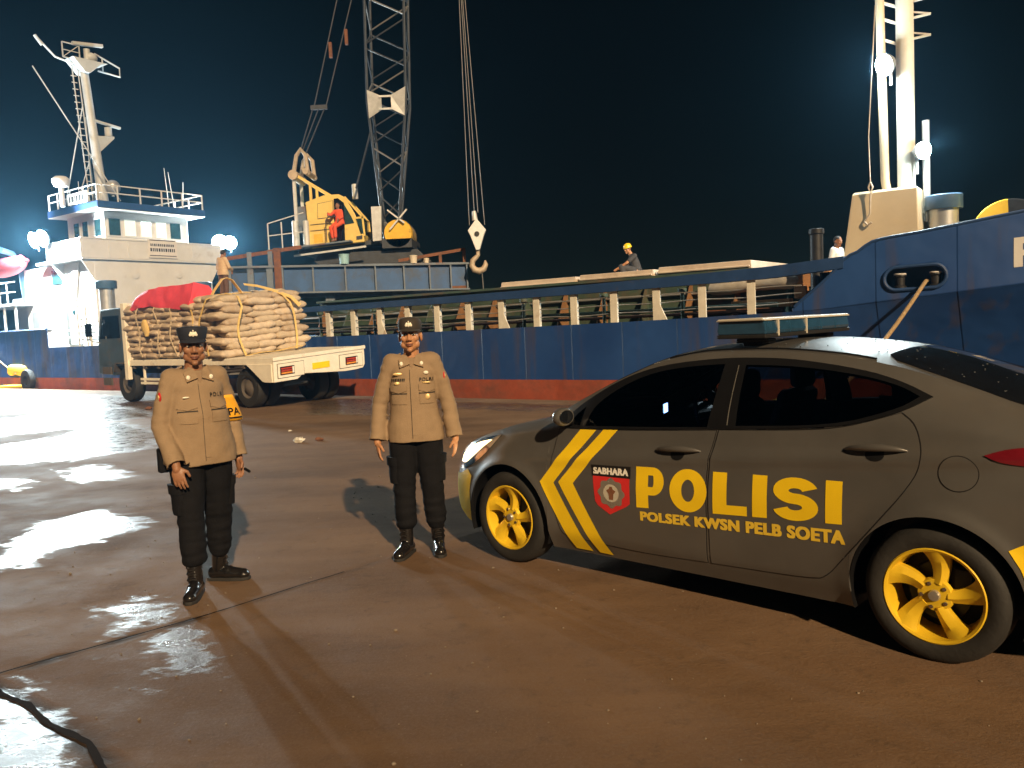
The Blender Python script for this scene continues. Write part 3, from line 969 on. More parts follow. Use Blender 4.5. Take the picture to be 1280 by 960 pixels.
    for i in range(70):
        x = rnd.uniform(-1.6, -.45); y = rnd.uniform(-.2, .5); r = rnd.uniform(.0025, .0055)
        dr.ell(car_top_pos(x, y, .004), (r, r, r * .55), None, 8, 6)
    tag(dr.build('water_drops', 'drop', root, smooth=60), kind='stuff')
    return root


police_car = make_car()


# ================================================================== QUAY AND WATER
SD = Vector((.8115, -.5843, 0)).normalized()          # along the quay edge and the ship, towards the bow
SN = Vector((.5843, .8115, 0)).normalized()           # across the water, away from the quay
SP = Vector((0, 17.65, 0))
SYAW = math.atan2(SD.y, SD.x)

WET = [
    [(-4.33, 6.12), (-4.15, 6.42), (-4.46, 7.39), (-4.07, 7.93), (-3.26, 7.17), (-3.39, 6.83), (-3.70, 6.30), (-3.65, 6.00), (-4.11, 5.79)],
    [(-8.95, 12.90), (-8.15, 14.18), (-8.20, 16.93), (-5.78, 13.71), (-5.50, 12.29), (-6.11, 11.36), (-7.11, 11.17), (-7.51, 10.78)],
    [(-11.64, 16.84), (-11.31, 19.77), (-8.89, 20.05), (-7.73, 17.80), (-8.38, 15.69), (-9.95, 14.36)],
    [(-6.01, 10.58), (-5.66, 10.92), (-4.44, 9.65), (-5.16, 9.38)],
    [(-7.06, 10.12), (-6.47, 10.14), (-5.92, 9.85), (-5.64, 9.26), (-6.37, 9.11)],
    [(-2.12, 4.31), (-1.90, 4.58), (-1.48, 3.86), (-1.66, 3.88)],
    [(-2.67, 4.91), (-2.40, 5.20), (-1.95, 4.78), (-2.32, 4.41)],
    [(-2.91, 3.92), (-2.47, 3.91), (-2.11, 3.61), (-1.79, 3.23), (-1.50, 2.81), (-2.17, 2.86)],
    [(-24.0, 33.0), (-10.22, 23.62), (-8.41, 19.83), (-13.71, 19.87), (-24.0, 27.0)],
    [(-2.24, 4.14), (-2.06, 4.04), (-1.75, 3.69), (-1.82, 3.71)],
    [(-2.68, 4.94), (-2.49, 4.85), (-2.44, 4.71), (-2.62, 4.79)],
    [(-4.99, 19.85), (-3.06, 19.32), (-2.64, 15.59), (-4.11, 16.47)],
    [(-3.3, 19.4), (3.5, 14.6), (2.2, 13.6), (-2.6, 16.6)],
]
WET_AMT = [1., 1., 1., .9, .95, .95, .85, .78, .9, .75, .75, 1.25, .62]
CRACKS = [[(-3.6, 2.9), (-2.74, 3.78), (-2.63, 3.99), (-1.89, 4.68), (-1.2, 5.45), (-.2, 6.6)], [(-2.95, 4.1), (-2.75, 3.93), (-2.60, 3.86), (-2.48, 3.74), (-2.28, 3.62), (-2.07, 3.42), (-1.80, 3.22), (-1.62, 3.0), (-1.32, 2.8)]]


def ground_material():
    m, n, l, b = new_mat('quay_concrete')
    def N(t, **k):
        x = n.new(t)
        for a, v in k.items(): setattr(x, a, v)
        return x
    tc = N('ShaderNodeTexCoord')
    def noise_tex(scale, detail=6, rough=.6, vec=None):
        x = N('ShaderNodeTexNoise'); x.inputs['Scale'].default_value = scale; x.inputs['Detail'].default_value = detail
        x.inputs['Roughness'].default_value = rough
        l.new(vec or tc.outputs['Object'], x.inputs['Vector']); return x.outputs['Fac']
    def rng(v, a, b_, c=0., d=1., smooth=True):
        x = N('ShaderNodeMapRange'); x.interpolation_type = 'SMOOTHSTEP' if smooth else 'LINEAR'
        for nm, q in zip(('From Min', 'From Max', 'To Min', 'To Max'), (a, b_, c, d)): x.inputs[nm].default_value = q
        l.new(v, x.inputs['Value']); return x.outputs['Result']
    def math_(op, a, b_):
        x = N('ShaderNodeMath', operation=op)
        for i, q in enumerate((a, b_)):
            if isinstance(q, (int, float)): x.inputs[i].default_value = q
            else: l.new(q, x.inputs[i])
        return x.outputs[0]
    def mix(f, a, b_):
        x = N('ShaderNodeMix', data_type='RGBA')
        if isinstance(f, (int, float)): x.inputs['Factor'].default_value = f
        else: l.new(f, x.inputs['Factor'])
        for nm, q in (('A', a), ('B', b_)):
            if isinstance(q, tuple): x.inputs[nm].default_value = (*q, 1)
            else: l.new(q, x.inputs[nm])
        return x.outputs['Result']
    wet_a = N('ShaderNodeAttribute', attribute_name='wet').outputs['Fac']
    crack = N('ShaderNodeAttribute', attribute_name='crack').outputs['Fac']
    # broom and tyre streaks run along the quay
    mp = N('ShaderNodeMapping'); l.new(tc.outputs['Object'], mp.inputs['Vector'])
    mp.inputs['Rotation'].default_value = (0, 0, R(-42)); mp.inputs['Scale'].default_value = (.30, 1.3, 1)
    streak = noise_tex(.9, 7, .62, mp.outputs['Vector'])
    mp2 = N('ShaderNodeMapping'); l.new(tc.outputs['Object'], mp2.inputs['Vector'])
    mp2.inputs['Rotation'].default_value = (0, 0, R(-36)); mp2.inputs['Scale'].default_value = (1.8, 3.6, 1)
    fine_streak = noise_tex(2.2, 6, .7, mp2.outputs['Vector'])
    blot0 = noise_tex(5., 7, .7)
    big = noise_tex(.22, 5, .6)
    mid = noise_tex(1.6, 8, .68)
    grain = noise_tex(60, 4, .7)
    edge = math_('ADD', math_('MULTIPLY', math_('SUBTRACT', mid, .5), .9), math_('MULTIPLY', math_('SUBTRACT', fine_streak, .5), 1.5))
    w0 = math_('ADD', wet_a, math_('MULTIPLY', edge, rng(wet_a, 0., .35)))
    damp_free = rng(math_('ADD', math_('MULTIPLY', streak, .6), math_('MULTIPLY', mid, .4)), .58, .72, 0., .10)
    wet = math_('MAXIMUM', rng(w0, .42, .66), damp_free)
    base = mix(rng(big, .35, .65), (.098, .058, .034), (.185, .112, .066))
    base = mix(rng(streak, .40, .66, 0., .60), base, (.215, .135, .080))
    base = mix(rng(mid, .56, .78, 0., .55), base, (.066, .045, .032))
    base = mix(rng(fine_streak, .58, .74, 0., .25), base, (.140, .105, .078))
    blot = noise_tex(7., 8, .72)
    base = mix(rng(blot, .52, .70, 0., .45), base, (.062, .043, .031))
    base = mix(rng(blot, .46, .34, 0., .28), base, (.165, .120, .090))
    vor = N('ShaderNodeTexVoronoi'); vor.inputs['Scale'].default_value = 34; l.new(tc.outputs['Object'], vor.inputs['Vector'])
    base = mix(rng(vor.outputs['Distance'], .16, .07, 0., .35), base, (.22, .17, .13))
    base = mix(rng(grain, .35, .75, 0., .30), base, (.20, .15, .115))
    base = mix(math_('MULTIPLY', wet, .55), base, (.045, .036, .030))
    base = mix(math_('MULTIPLY', crack, .85), base, (.014, .011, .009))
    l.new(base, b.inputs['Base Color'])
    dry_r = rng(mid, .3, .7, .66, .85)
    wetr = rng(math_('ADD', math_('MULTIPLY', fine_streak, .6), math_('MULTIPLY', blot0, .4)), .35, .65, .18, .42)
    x = N('ShaderNodeMix', data_type='FLOAT'); l.new(wet, x.inputs['Factor']); l.new(dry_r, x.inputs['A']); l.new(wetr, x.inputs['B'])
    l.new(x.outputs['Result'], b.inputs['Roughness'])
    sp = rng(wet, 0, 1, .18, .70, False); l.new(sp, b.inputs['Specular IOR Level'])
    hgt = math_('ADD', math_('ADD', math_('MULTIPLY', grain, .16), math_('MULTIPLY', blot, .22)), math_('MULTIPLY', fine_streak, .16))
    hgt = math_('ADD', hgt, math_('MULTIPLY', mid, .45))
    hgt = math_('MULTIPLY', hgt, rng(wet, 0, 1, 1., .62, False))
    hgt = math_('SUBTRACT', hgt, math_('MULTIPLY', crack, .6))
    bp = N('ShaderNodeBump'); bp.inputs['Strength'].default_value = .55; bp.inputs['Distance'].default_value = .035
    l.new(hgt, bp.inputs['Height']); l.new(bp.outputs['Normal'], b.inputs['Normal'])
    return m


M['quay'] = ground_material()


def seg_dist(P, a, b):
    a, b = np.array(a), np.array(b); d = b - a
    t = np.clip(((P - a) @ d) / (d @ d), 0, 1)
    return np.hypot(*(P - a - t[:, None] * d).T)


def build_ground():
    ss = np.arange(-24, 15.01, .07); ns = np.append(np.arange(-16, -.01, .07), 0.)
    S, Nn = np.meshgrid(ss, ns, indexing='ij')
    X = SP.x + SD.x * S + SN.x * Nn; Y = SP.y + SD.y * S + SN.y * Nn
    P = np.stack([X.ravel(), Y.ravel()], 1)
    wet = np.zeros(len(P)); crack = np.zeros(len(P))
    for poly, amt in zip(WET, WET_AMT):
        n = len(poly); inside = np.zeros(len(P), bool); dist = np.full(len(P), 1e9)
        lo, hi = np.min(poly, 0) - 1.2, np.max(poly, 0) + 1.2
        idx = np.where(((P > lo) & (P < hi)).all(1))[0]
        Q = P[idx]; ins = np.zeros(len(idx), bool); dd = np.full(len(idx), 1e9)
        for i in range(n):
            a, b = poly[i], poly[(i + 1) % n]
            c = (a[1] > Q[:, 1]) != (b[1] > Q[:, 1])
            with np.errstate(divide='ignore', invalid='ignore'):
                xc = (b[0] - a[0]) * (Q[:, 1] - a[1]) / (b[1] - a[1] + 1e-12) + a[0]
            ins ^= c & (Q[:, 0] < xc)
            dd = np.minimum(dd, seg_dist(Q, a, b))
        far = np.hypot(*np.mean(poly, 0)) / 9.
        sd = np.where(ins, dd, -dd) / (.10 + .22 * far)
        wet[idx] = np.maximum(wet[idx], np.clip(.5 + sd * .5, 0, 1) * amt)
    for k, pl in enumerate(CRACKS):
        for a, b in zip(pl, pl[1:]):
            lo = np.minimum(a, b) - .3; hi = np.maximum(a, b) + .3
            idx = np.where(((P > lo) & (P < hi)).all(1))[0]
            if len(idx):
                d = seg_dist(P[idx], a, b)
                w = (.018, .045)[k]
                fade = 1. if k or b[0] < -1.5 else .25
                crack[idx] = np.maximum(crack[idx], np.clip(1.6 - d / w, 0, 1) * fade)
    ni, nj = S.shape
    V = np.stack([X.ravel(), Y.ravel(), np.zeros(len(P))], 1)
    i, j = np.meshgrid(np.arange(ni - 1), np.arange(nj - 1), indexing='ij')
    a = (i * nj + j).ravel()
    Fq = np.stack([a, a + nj, a + nj + 1, a + 1], 1)
    def W(s, n, z=0): return SP + SD * s + SN * n + Vector((0, 0, z))
    s0, s1, n0 = float(ss[0]), float(ss[-1]), float(ns[0])
    outer = [W(-400, 0), W(s0, 0), W(s0, n0), W(-400, n0), W(s1, 0), W(400, 0), W(400, n0), W(s1, n0), W(-400, -400), W(400, -400)]
    o = len(V)
    verts = np.concatenate([V, np.array([tuple(p) for p in outer])])
    faces = Fq.tolist() + [[o, o + 3, o + 2, o + 1], [o + 4, o + 7, o + 6, o + 5], [o + 3, o + 8, o + 9, o + 6]]
    # quay wall below the edge
    e = len(verts)
    verts = np.concatenate([verts, np.array([tuple(W(-400, 0, 0)), tuple(W(400, 0, 0)), tuple(W(400, 0, -4)), tuple(W(-400, 0, -4))])])
    faces.append([e, e + 1, e + 2, e + 3])
    me = bpy.data.meshes.new('quay_ground')
    me.from_pydata(verts.tolist(), [], faces); me.update()
    for nm, arr in (('wet', wet), ('crack', crack)):
        at = me.attributes.new(nm, 'FLOAT', 'POINT')
        at.data.foreach_set('value', np.concatenate([arr, np.zeros(len(verts) - len(arr))]).astype(np.float32))
    g = link('quay_ground', me, 'quay')
    tag(g, 'brown wet concrete quay with shining damp patches', 'ground', kind='structure')
    # water
    m, n, l, b = new_mat('water')
    b.inputs['Base Color'].default_value = (.004, .007, .009, 1); b.inputs['Roughness'].default_value = .08
    nz = n.new('ShaderNodeTexNoise'); nz.inputs['Scale'].default_value = .9; nz.inputs['Detail'].default_value = 5
    tc = n.new('ShaderNodeTexCoord'); l.new(tc.outputs['Object'], nz.inputs['Vector'])
    bp = n.new('ShaderNodeBump'); bp.inputs['Strength'].default_value = .5; bp.inputs['Distance'].default_value = .3
    l.new(nz.outputs['Fac'], bp.inputs['Height']); l.new(bp.outputs['Normal'], b.inputs['Normal'])
    w = MB(); w.add([W(-900, .02, -1.5), W(900, .02, -1.5), W(900, 1500, -1.5), W(-900, 1500, -1.5)], [(0, 1, 2, 3)])
    tag(w.build('water', m), 'dark harbour water beyond the quay edge', 'water', kind='structure')



def build_joint(pts, w, name, label, seed):
    """a dark open joint: an irregular strip lying 4 mm above the slab"""
    rnd = random.Random(seed); m = MB(); rows = []
    P = []
    for a, b in zip(pts, pts[1:]):
        a, b = Vector((*a, 0)), Vector((*b, 0)); k = max(2, int((b - a).length / .03))
        P += [a.lerp(b, i / k) for i in range(k)]
    P.append(Vector((*pts[-1], 0)))
    for i, p in enumerate(P):
        d = (P[min(i + 1, len(P) - 1)] - P[max(i - 1, 0)]).normalized(); s = Vector((-d.y, d.x, 0))
        ww = w * (.65 + .7 * abs(noise.noise(p * 6 + Vector((seed, 0, 0)))) + .25 * rnd.random())
        o = s * .012 * noise.noise(p * 3)
        rows.append([p + o - s * ww + Vector((0, 0, .004)), p + o + s * ww + Vector((0, 0, .004))])
    m.loft(rows, cap=False, closed=False)
    tag(m.build(name, 'asphalt_joint'), label, 'joint', kind='structure')


build_ground()
build_joint(CRACKS[0][:5], .007, 'slab_joint', 'dark open joint between two concrete slabs', 1)
build_joint(CRACKS[1], .015, 'slab_crack', 'wide dark crack in the wet slab', 2)
g_ = MB(); rnd_ = random.Random(4)
for i_ in range(700):
    x_, y_ = rnd_.uniform(-4, 4), rnd_.uniform(2.6, 11); r_ = rnd_.uniform(.002, .0075) * (1 if rnd_.random() < .93 else 1.8)
    g_.ell((x_, y_, r_ * .4), (r_, r_ * rnd_.uniform(.6, 1), r_ * .6), None, 6, 4)
tag(g_.build('grit', 'grit', None), 'loose grit scattered over the concrete', 'grit', kind='stuff')


# ================================================================== CARGO SHIP  (local axes: x = s towards the bow, y = n away from the quay, z up)
def deck_z(s):
    return lerp_tab([(-32, 1.75), (-26, 1.52), (-6, 1.51), (2, 1.56), (5.2, 1.61), (6.2, 1.63), (7.4, 1.72), (9.4, 1.89), (16, 2.6), (20, 3.0)], s)


def hull_n(s, z):
    n = .55
    if s > 6.5: n += ((s - 6.5) / 11.) ** 2.1 * 4.6
    if s < -27: n += ((-27 - s) / 5.) ** 2 * 3.0
    zk = deck_z(s)
    if z < zk:
        n += (zk - z) * .95 * max(0, min(1, (s - 4.2) / 5.5))
    return min(n, 5.1)


NC = 5.1
POSTS = [-6.39 + .958 * k for k in range(13)]


def bul_top(s):
    return lerp_tab([(5.86, 1.66), (6.72, 2.42), (6.78, 2.50), (6.98, 2.58), (7.2, 2.73), (8.0, 2.83), (9.4, 3.02), (12, 3.4), (17.5, 4.3)], s)


def make_ship():
    ship = empty('cargo_ship', SP, SYAW, 'blue cargo ship with white bridge house and red boot topping moored along the quay', 'ship')
    # ---- hull
    ss = [(-32 + .5 * k) for k in range(72)] + [4 + .25 * k for k in range(55)]
    ss = sorted(set(round(s, 3) for s in ss if s <= 17.4))
    ZL = .38
    for nm, mat, z0, z1 in (('hull', 'hull_blue', ZL, None), ('boot_topping', 'boot_red', -1.8, ZL)):
        mb = MB()
        for side in (1, -1):
            rows = []
            for s in ss:
                top = deck_z(s) if z1 is None else z1
                row = []
                for k in range(9):
                    z = z0 + (top - z0) * k / 8
                    y = hull_n(s, z)
                    if nm == 'boot_topping': y -= .012
                    y = y if side == 1 else 2 * NC - y
                    row.append(Vector((s, y, z)))
                rows.append(row)
            mb.loft(rows, cap=False, closed=False)
            if side == 1: first = rows
            else:
                for e in (0, -1):
                    mb.add(first[e] + rows[e][::-1], [tuple(range(18))])
        h = mb.build(nm, mat, None, smooth=40)
        if nm == 'hull': hull = h; h.parent = ship
        else: h.parent = hull
    # deck plating
    d = MB(); vs = []
    rows = [[Vector((s, hull_n(s, 9) + .01, deck_z(s) - .01)), Vector((s, 2 * NC - hull_n(s, 9) - .01, deck_z(s) - .01))] for s in ss]
    d.loft(rows, cap=False, closed=False); d.build('deck', 'deck_steel', ship)
    # ---- bow bulwark with a slot for the mooring rope
    SL = (7.86, 2.10, .46, .19)
    bs = np.arange(5.86, 17.41, .04); NZ = 28
    mb = MB(); vs = []; fs = []
    for s in bs:
        s = float(s)
        for k in range(NZ + 1):
            z = deck_z(s) + (bul_top(s) - deck_z(s)) * k / NZ
            vs.append(Vector((s, hull_n(s, 9) + .0, z + .002)))
    def in_slot(p):
        u = max(0, abs(p.x - SL[0]) - (SL[2] - SL[3])); return math.hypot(u, p.z - SL[1] - .02 * (p.x - SL[0])) < SL[3]
    for i in range(len(bs) - 1):
        for k in range(NZ):
            q = [i * (NZ + 1) + k, (i + 1) * (NZ + 1) + k, (i + 1) * (NZ + 1) + k + 1, i * (NZ + 1) + k + 1]
            c = sum((vs[j] for j in q), Vector()) / 4
            if not in_slot(c): fs.append(q)
    mb.add(vs, fs)
    for q in list(vs): pass
    bw = mb.build('bulwark', 'hull_blue', ship, smooth=40)
    sol = bw.modifiers.new('thick', 'SOLIDIFY'); sol.thickness = .02; sol.offset = -1
    cap = MB(); cap.tube([(float(s), hull_n(float(s), 9) + .01, bul_top(float(s)) + .01) for s in np.arange(5.9, 17.4, .12)], .028, 8); cap.build('bulwark_rail', 'rail_blue', bw, smooth=40)
    fr = MB(); pts = []
    for k in range(41):
        a = 2 * math.pi * k / 40
        u = math.cos(a) * SL[3] + (SL[2] - SL[3]) * (1 if math.cos(a) > 0 else -1)
        pts.append((SL[0] + u, hull_n(SL[0] + u, 9) - .02, SL[1] + .02 * u + math.sin(a) * SL[3]))
    fr.tube(pts, .030, 8, cap=False); fl = fr.build('fairlead', 'rail_blue', bw, smooth=40)
    bk = MB(); bk.box((SL[0], hull_n(SL[0], 9) + .42, SL[1]), (1.1, .02, .5)); bk.build('fairlead_back', 'deck_steel', bw)
    for s in (7.62, 8.15):
        r = MB(); c = (s, hull_n(s, 9) + .10, 0)
        r.lathe([(.001, 2.16), (.085, 2.16), (.092, 2.15), (.10, 2.13), (.075, 2.11), (.07, 1.98), (.10, 1.96), (.10, 1.93)], c, 'Z', 24)
        rr = r.build('fairlead_roller', 'dark_metal', bw, smooth=35)
        w = MB(); pts = [(s + .085 * math.cos(a), c[1] + .085 * math.sin(a), 2.165) for a in np.linspace(0, 2 * math.pi, 25)]
        w.tube(pts, .016, 8, cap=False); w.ell((s, c[1], 2.165), (.035, .035, .02)); w.build('roller_ring', 'ship_white', rr, smooth=40)
    # bow letter F (the rest of the name lies beyond the picture)
    F_ = [[(0, 0), (.12, 0), (.12, .46), (0, .46)], [(.12, .36), (.36, .36), (.36, .46), (.12, .46)], [(.12, .17), (.32, .17), (.32, .26), (.12, .26)]]
    def fpos(u, v, o): return Vector((9.24 + u, hull_n(9.24 + u, 9) - o, 2.16 + v + .06 * u))
    drape(flat(F_, .06), fpos, .006).build('name_letter', 'ship_white', bw)
    # ---- rail with wide posts along the cargo deck
    for i, s in enumerate(POSTS):
        p = MB(); zt = lerp_tab([(-6.8, 2.2), (-1.65, 2.18), (5.2, 2.25), (6.8, 2.34)], s)
        zb = deck_z(s) - .01
        p.box((s, .60, (zt + zb) / 2), (.16, .03, zt - zb)); p.box((s + .02, .68, (zt + zb) / 2), (.02, .14, zt - zb))
        if i % 4 == 2: p.prism([(0, 0), (.16, 0), (0, .34)], lambda u, v, d: Vector((s + .07 + u, d, zb + v)), .585, .612)
        p.build('rail_post', 'post_white', ship, bevel=.006)
    prof = [(-8.6, 2.20, 2.33), (-6.8, 2.19, 2.33), (-1.65, 2.18, 2.345), (5.2, 2.24, 2.45), (6.85, 2.34, 2.54)]
    tr = MB(); rows = []
    for s in np.arange(-12.5, 6.86, .25):
        a, b = lerp_tab([(p[0], p[1]) for p in prof], s), lerp_tab([(p[0], p[2]) for p in prof], s)
        rows.append([Vector((s, .53, a)), Vector((s, .53, b)), Vector((s, .80, b + .005)), Vector((s, .80, a))])
    tr.loft(rows); tr.build('top_rail', 'rail_blue', ship)
    for k, f in enumerate((.28, .55, .8)):
        w = MB(); pts = []
        for s in np.arange(-8.4, 6.2, .24):
            z = deck_z(s) + f * (2.2 - deck_z(s)) + .012 * math.sin(s * 3.3 + k)
            pts.append((s, .655, z))
        w.tube(pts, .011, 6); w.build('rail_wire', 'galv', ship, smooth=60)
    # ---- cargo deck: hatch coaming with stays, pipes, gear
    c = MB(); c.box((-1.3, 2.05, 2.0), (14.0, .05, 1.0)); c.box((-1.3, 2.0, 2.5), (14.0, .2, .06)); co = c.build('hatch_coaming', 'coaming_green', ship, bevel=.006)
    for k in range(14):
        s = -8 + k * 1.03
        st = MB(); st.prism([(0, 0), (-.5, 0), (-.1, .75), (0, .82)], lambda u, v, d: Vector((s + d, 2.02 + u, 1.54 + v)), 0, .03)
        st.build('coaming_stay', 'orange_stay' if k % 3 != 1 else 'coaming_green', ship)
    for k, (z, n, r) in enumerate(((1.72, 1.2, .05), (1.62, 1.45, .035), (2.05, 1.95, .03))):
        p = MB(); p.tube([(-9, n, z), (-3, n, z), (-2.8, n, z + .04), (5.4, n, z + .05)], r, 10); p.build('deck_pipe', ('coaming_green', 'rust', 'galv')[k], ship, smooth=40)
    for s in (-7.3, -5.2, -3.1, -.4, 1.7, 3.5):
        v = MB(); v.tube([(s, 1.15, 1.5), (s, 1.15, 2.15)], .04, 10); v.lathe([(.001, 2.20), (.09, 2.19), (.09, 2.12), (.04, 2.1)], (s, 1.15, 0), 'Z', 14)
        v.build('deck_pipe', 'coaming_green', ship, smooth=40)
    # hatch covers: tan topped panels
    for a, b, n0, n1, z0, dz in ((-1.9, .35, 2.3, 7.6, 2.50, .17), (.39, 2.35, 2.3, 7.6, 2.53, .16), (2.4, 4.55, 2.3, 7.6, 2.55, .17)):
        h = MB(); h.prism([(a + .02, z0), (b - .02, z0), (b - .03, z0 + dz), (a + .06, z0 + dz)], lambda u, v, d: Vector((u, d, v)), n0, n1)
        h.box(((a + b) / 2, n0 - .02, z0 + .05), (b - a - .1, .05, .04))
        h.build('hatch_cover', 'hatch_tan', ship, bevel=.012)
    # tall ventilator pipe at the break of the forecastle
    v = MB(); v.tube([(6.13, 1.2, 1.6), (6.13, 1.2, 3.06)], .115, 20); v.lathe([(.115, 3.0), (.135, 3.02), (.135, 3.10), (.10, 3.11), (.001, 3.11)], (6.13, 1.2, 0), 'Z', 20)
    v.build('vent_pipe', 'dark_metal', ship, smooth=40)
    # ---- forecastle
    fd = MB(); rows = [[Vector((s, hull_n(s, 9) + .03, z)), Vector((s, 2 * NC - hull_n(s, 9) - .03, z))] for s, z in ((6.3, 2.28), (7, 2.3), (9.4, 2.45), (13, 2.9), (17.3, 3.6))]
    fd.loft(rows, cap=False, closed=False); fd.build('forecastle_deck', 'deck_steel', ship)
    fb = MB(); fb.box((6.32, NC, 1.92), (.04, 8.7, .74)); fb.build('forecastle_bulkhead', 'rail_blue', ship)
    mh = MB()
    rings = []
    for z, a0, a1, n0, n1 in ((2.3, 6.02, 7.50, 3.35, 4.75), (3.92, 6.24, 7.44, 3.45, 4.65), (3.97, 6.27, 7.41, 3.48, 4.62)):
        rings.append([Vector((a0, n0, z)), Vector((a1, n0, z)), Vector((a1, n1, z)), Vector((a0, n1, z))])
    mh.loft(rings); mhouse = mh.build('mast_house', 'mast_tan', ship, bevel=.02)
    ms = MB(); ms.tube([(7.16, 4.0, 3.95), (7.14, 4.0, 11.5)], .165, 28); mast = ms.build('foremast', 'mast_white', ship, smooth=40)
    dm = MB(); dm.tube([(6.82, 3.9, 3.95), (6.78, 3.9, 4.2), (6.66, 3.85, 11.0)], .085, 16); dm.build('derrick_boom', 'mast_tan', ship, smooth=40)
    p2 = MB(); p2.tube([(7.52, 4.1, 3.3), (7.50, 4.1, 5.3)], .07, 12); p2.build('mast_pipe', 'galv', mast, smooth=40)
    for z in (7.3, 6.9, 7.62):
        b = MB(); b.bar((6.70, 3.87, z + .12), (7.15, 4.0, z - .1), .045); b.bar((7.15, 3.98, z), (7.62, 4.0, z + .02), .04); b.bar((7.62, 4.0, z + .02), (7.2, 4.0, z + .16), .03); b.build('mast_bracket', 'mast_white', mast)
    # chain hanging by the mast house
    ch = MB(); ch.tube([(6.75, 3.30, 7.5), (6.60, 3.30, 5.0), (6.62, 3.32, 4.1)], .012, 6); ch.tube([(6.62, 3.32, 4.12), (6.66, 3.32, 4.02), (6.62, 3.32, 3.9), (6.58, 3.32, 4.02), (6.62, 3.32, 4.12)], .02, 6); ch.tube([(6.62, 3.32, 3.9), (6.60, 3.34, 3.5), (6.5, 3.34, 3.35)], .02, 6)
    ch.tube([(6.5, 3.34, 3.35), (6.56, 3.33, 3.28), (6.63, 3.33, 3.33)], .025, 6); ch.build('mast_tackle', 'hook_tan', mast, smooth=40)
    # mushroom ventilators
    def vent(s, n, z0, z1, r, rc):
        v = MB(); v.tube([(s, n, z0), (s, n, z1)], r, 24); vo = v.build('ventilator', 'galv', ship, smooth=40)
        c = MB(); c.lathe([(r, z1 - .02), (rc - .01, z1 - .02), (rc, z1), (rc, z1 + .24), (rc - .02, z1 + .26), (.001, z1 + .29)], (s, n, 0), 'Z', 28); c.build('ventilator_cap', 'vent_blue', vo, smooth=40)
    vent(7.83, 4.0, 2.4, 3.52, .26, .34)
    vent(-18.5, 1.15, 1.5, 3.55, .26, .36)
    vent(-18.5, 5.0, 1.5, 3.55, .26, .36)
    # anchor windlass drum, half yellow, half dark
    w = MB(); w.lathe([(.001, -.18), (.62, -.18), (.64, -.15), (.64, .15), (.62, .18), (.001, .18)], (8.95, 4.0, 2.92), 'Y', 28, R(92), R(180)); wd = w.build('windlass_drum', 'crane_deep_yellow', ship, smooth=40)
    w = MB(); w.lathe([(.001, -.18), (.62, -.18), (.64, -.15), (.64, .15), (.62, .18), (.001, .18)], (8.95, 4.0, 2.92), 'Y', 28, R(0), R(91.9)); w.build('drum_cover', 'dark_metal', wd, smooth=40)
    w = MB(); w.box((8.95, 4.0, 2.55), (1.2, .8, .5)); w.build('windlass_bed', 'dark_metal', wd)
    # ---- stern bulwark
    sb = MB(); rows = [[Vector((s, hull_n(s, 9), deck_z(s) - .02)), Vector((s, hull_n(s, 9), 2.2))] for s in np.arange(-31.8, -21.6, .3)]
    sb.loft(rows, cap=False, closed=False); so = sb.build('stern_bulwark', 'hull_blue', ship)
    so.modifiers.new('thick', 'SOLIDIFY').thickness = .03
    cp = MB(); cp.tube([(s, hull_n(s, 9), 2.21) for s in np.arange(-31.8, -21.6, .3)], .04, 8); cp.build('bulwark_rail', 'rail_blue', so, smooth=40)
    # ---- bridge house
    hs = MB(); hs.box((-22.9, 4.1, 3.1), (5.6, 5.0, 3.25)); house = hs.build('deckhouse', 'ship_white', ship, bevel=.04)
    # wing deck and its front bulwark, with sloping braces below
    wg = MB(); wg.box((-21.8, 4.1, 4.77), (3.6, 5.9, .10)); wing = wg.build('bridge_wing', 'ship_white', ship, bevel=.01)
    wf = MB(); wf.box((-20.02, 4.1, 5.15), (.05, 5.9, .68)); wf.box((-20.02, 4.1, 5.50), (.10, 5.95, .05)); wf.box((-20.0, 4.1, 4.80), (.03, 5.9, .05)); wf.build('wing_front', 'ship_white', wing, bevel=.006)
    for n in (1.13, 7.07):
        w = MB(); w.box((-21.3, n, 5.15), (2.6, .05, .68)); w.build('wing_side', 'ship_white', wing, bevel=.006)
    for n in (2.2, 2.95, 4.5, 5.7):
        w = MB(); w.box((-19.985, n, 5.13), (.03, .05, .66)); w.build('wing_rib', 'ship_white', wing)
    for n0, n1 in ((1.15, 1.62), (7.05, 6.58)):
        w = MB(); w.prism([(n0, 4.72), (n1, 4.72), (n1, 3.95)], lambda u, v, d: Vector((d, u, v)), -20.15, -20.11); w.build('wing_brace', 'ship_white', wing)
        w = MB(); w.prism([(n0, 4.72), (n1, 4.72), (n1, 3.95)], lambda u, v, d: Vector((d, u, v)), -22.4, -22.36); w.build('wing_brace', 'ship_white', wing)
    br = MB(); br.box((-21.7, 4.0, 5.70), (2.8, 3.5, 1.85)); bridge = br.build('wheelhouse', 'ship_white', ship, bevel=.03)
    for k, n in enumerate((2.62, 3.24, 3.90, 4.54, 5.16)):
        f = MB(); f.box((-20.29, n, 6.0), (.03, .56, .74)); fo = f.build('bridge_window', 'ship_white', bridge, bevel=.008)
        g = MB(); g.box((-20.268, n, 6.0), (.02, .44, .62)); g.build('window_pane', 'win_dark' if k in (0, 4) else 'win_lit', fo)
        if k == 2:
            t = MB(); t.box((-20.252, n, 6.20), (.012, .36, .10)); t.build('ceiling_tube', 'tube_lamp', fo)
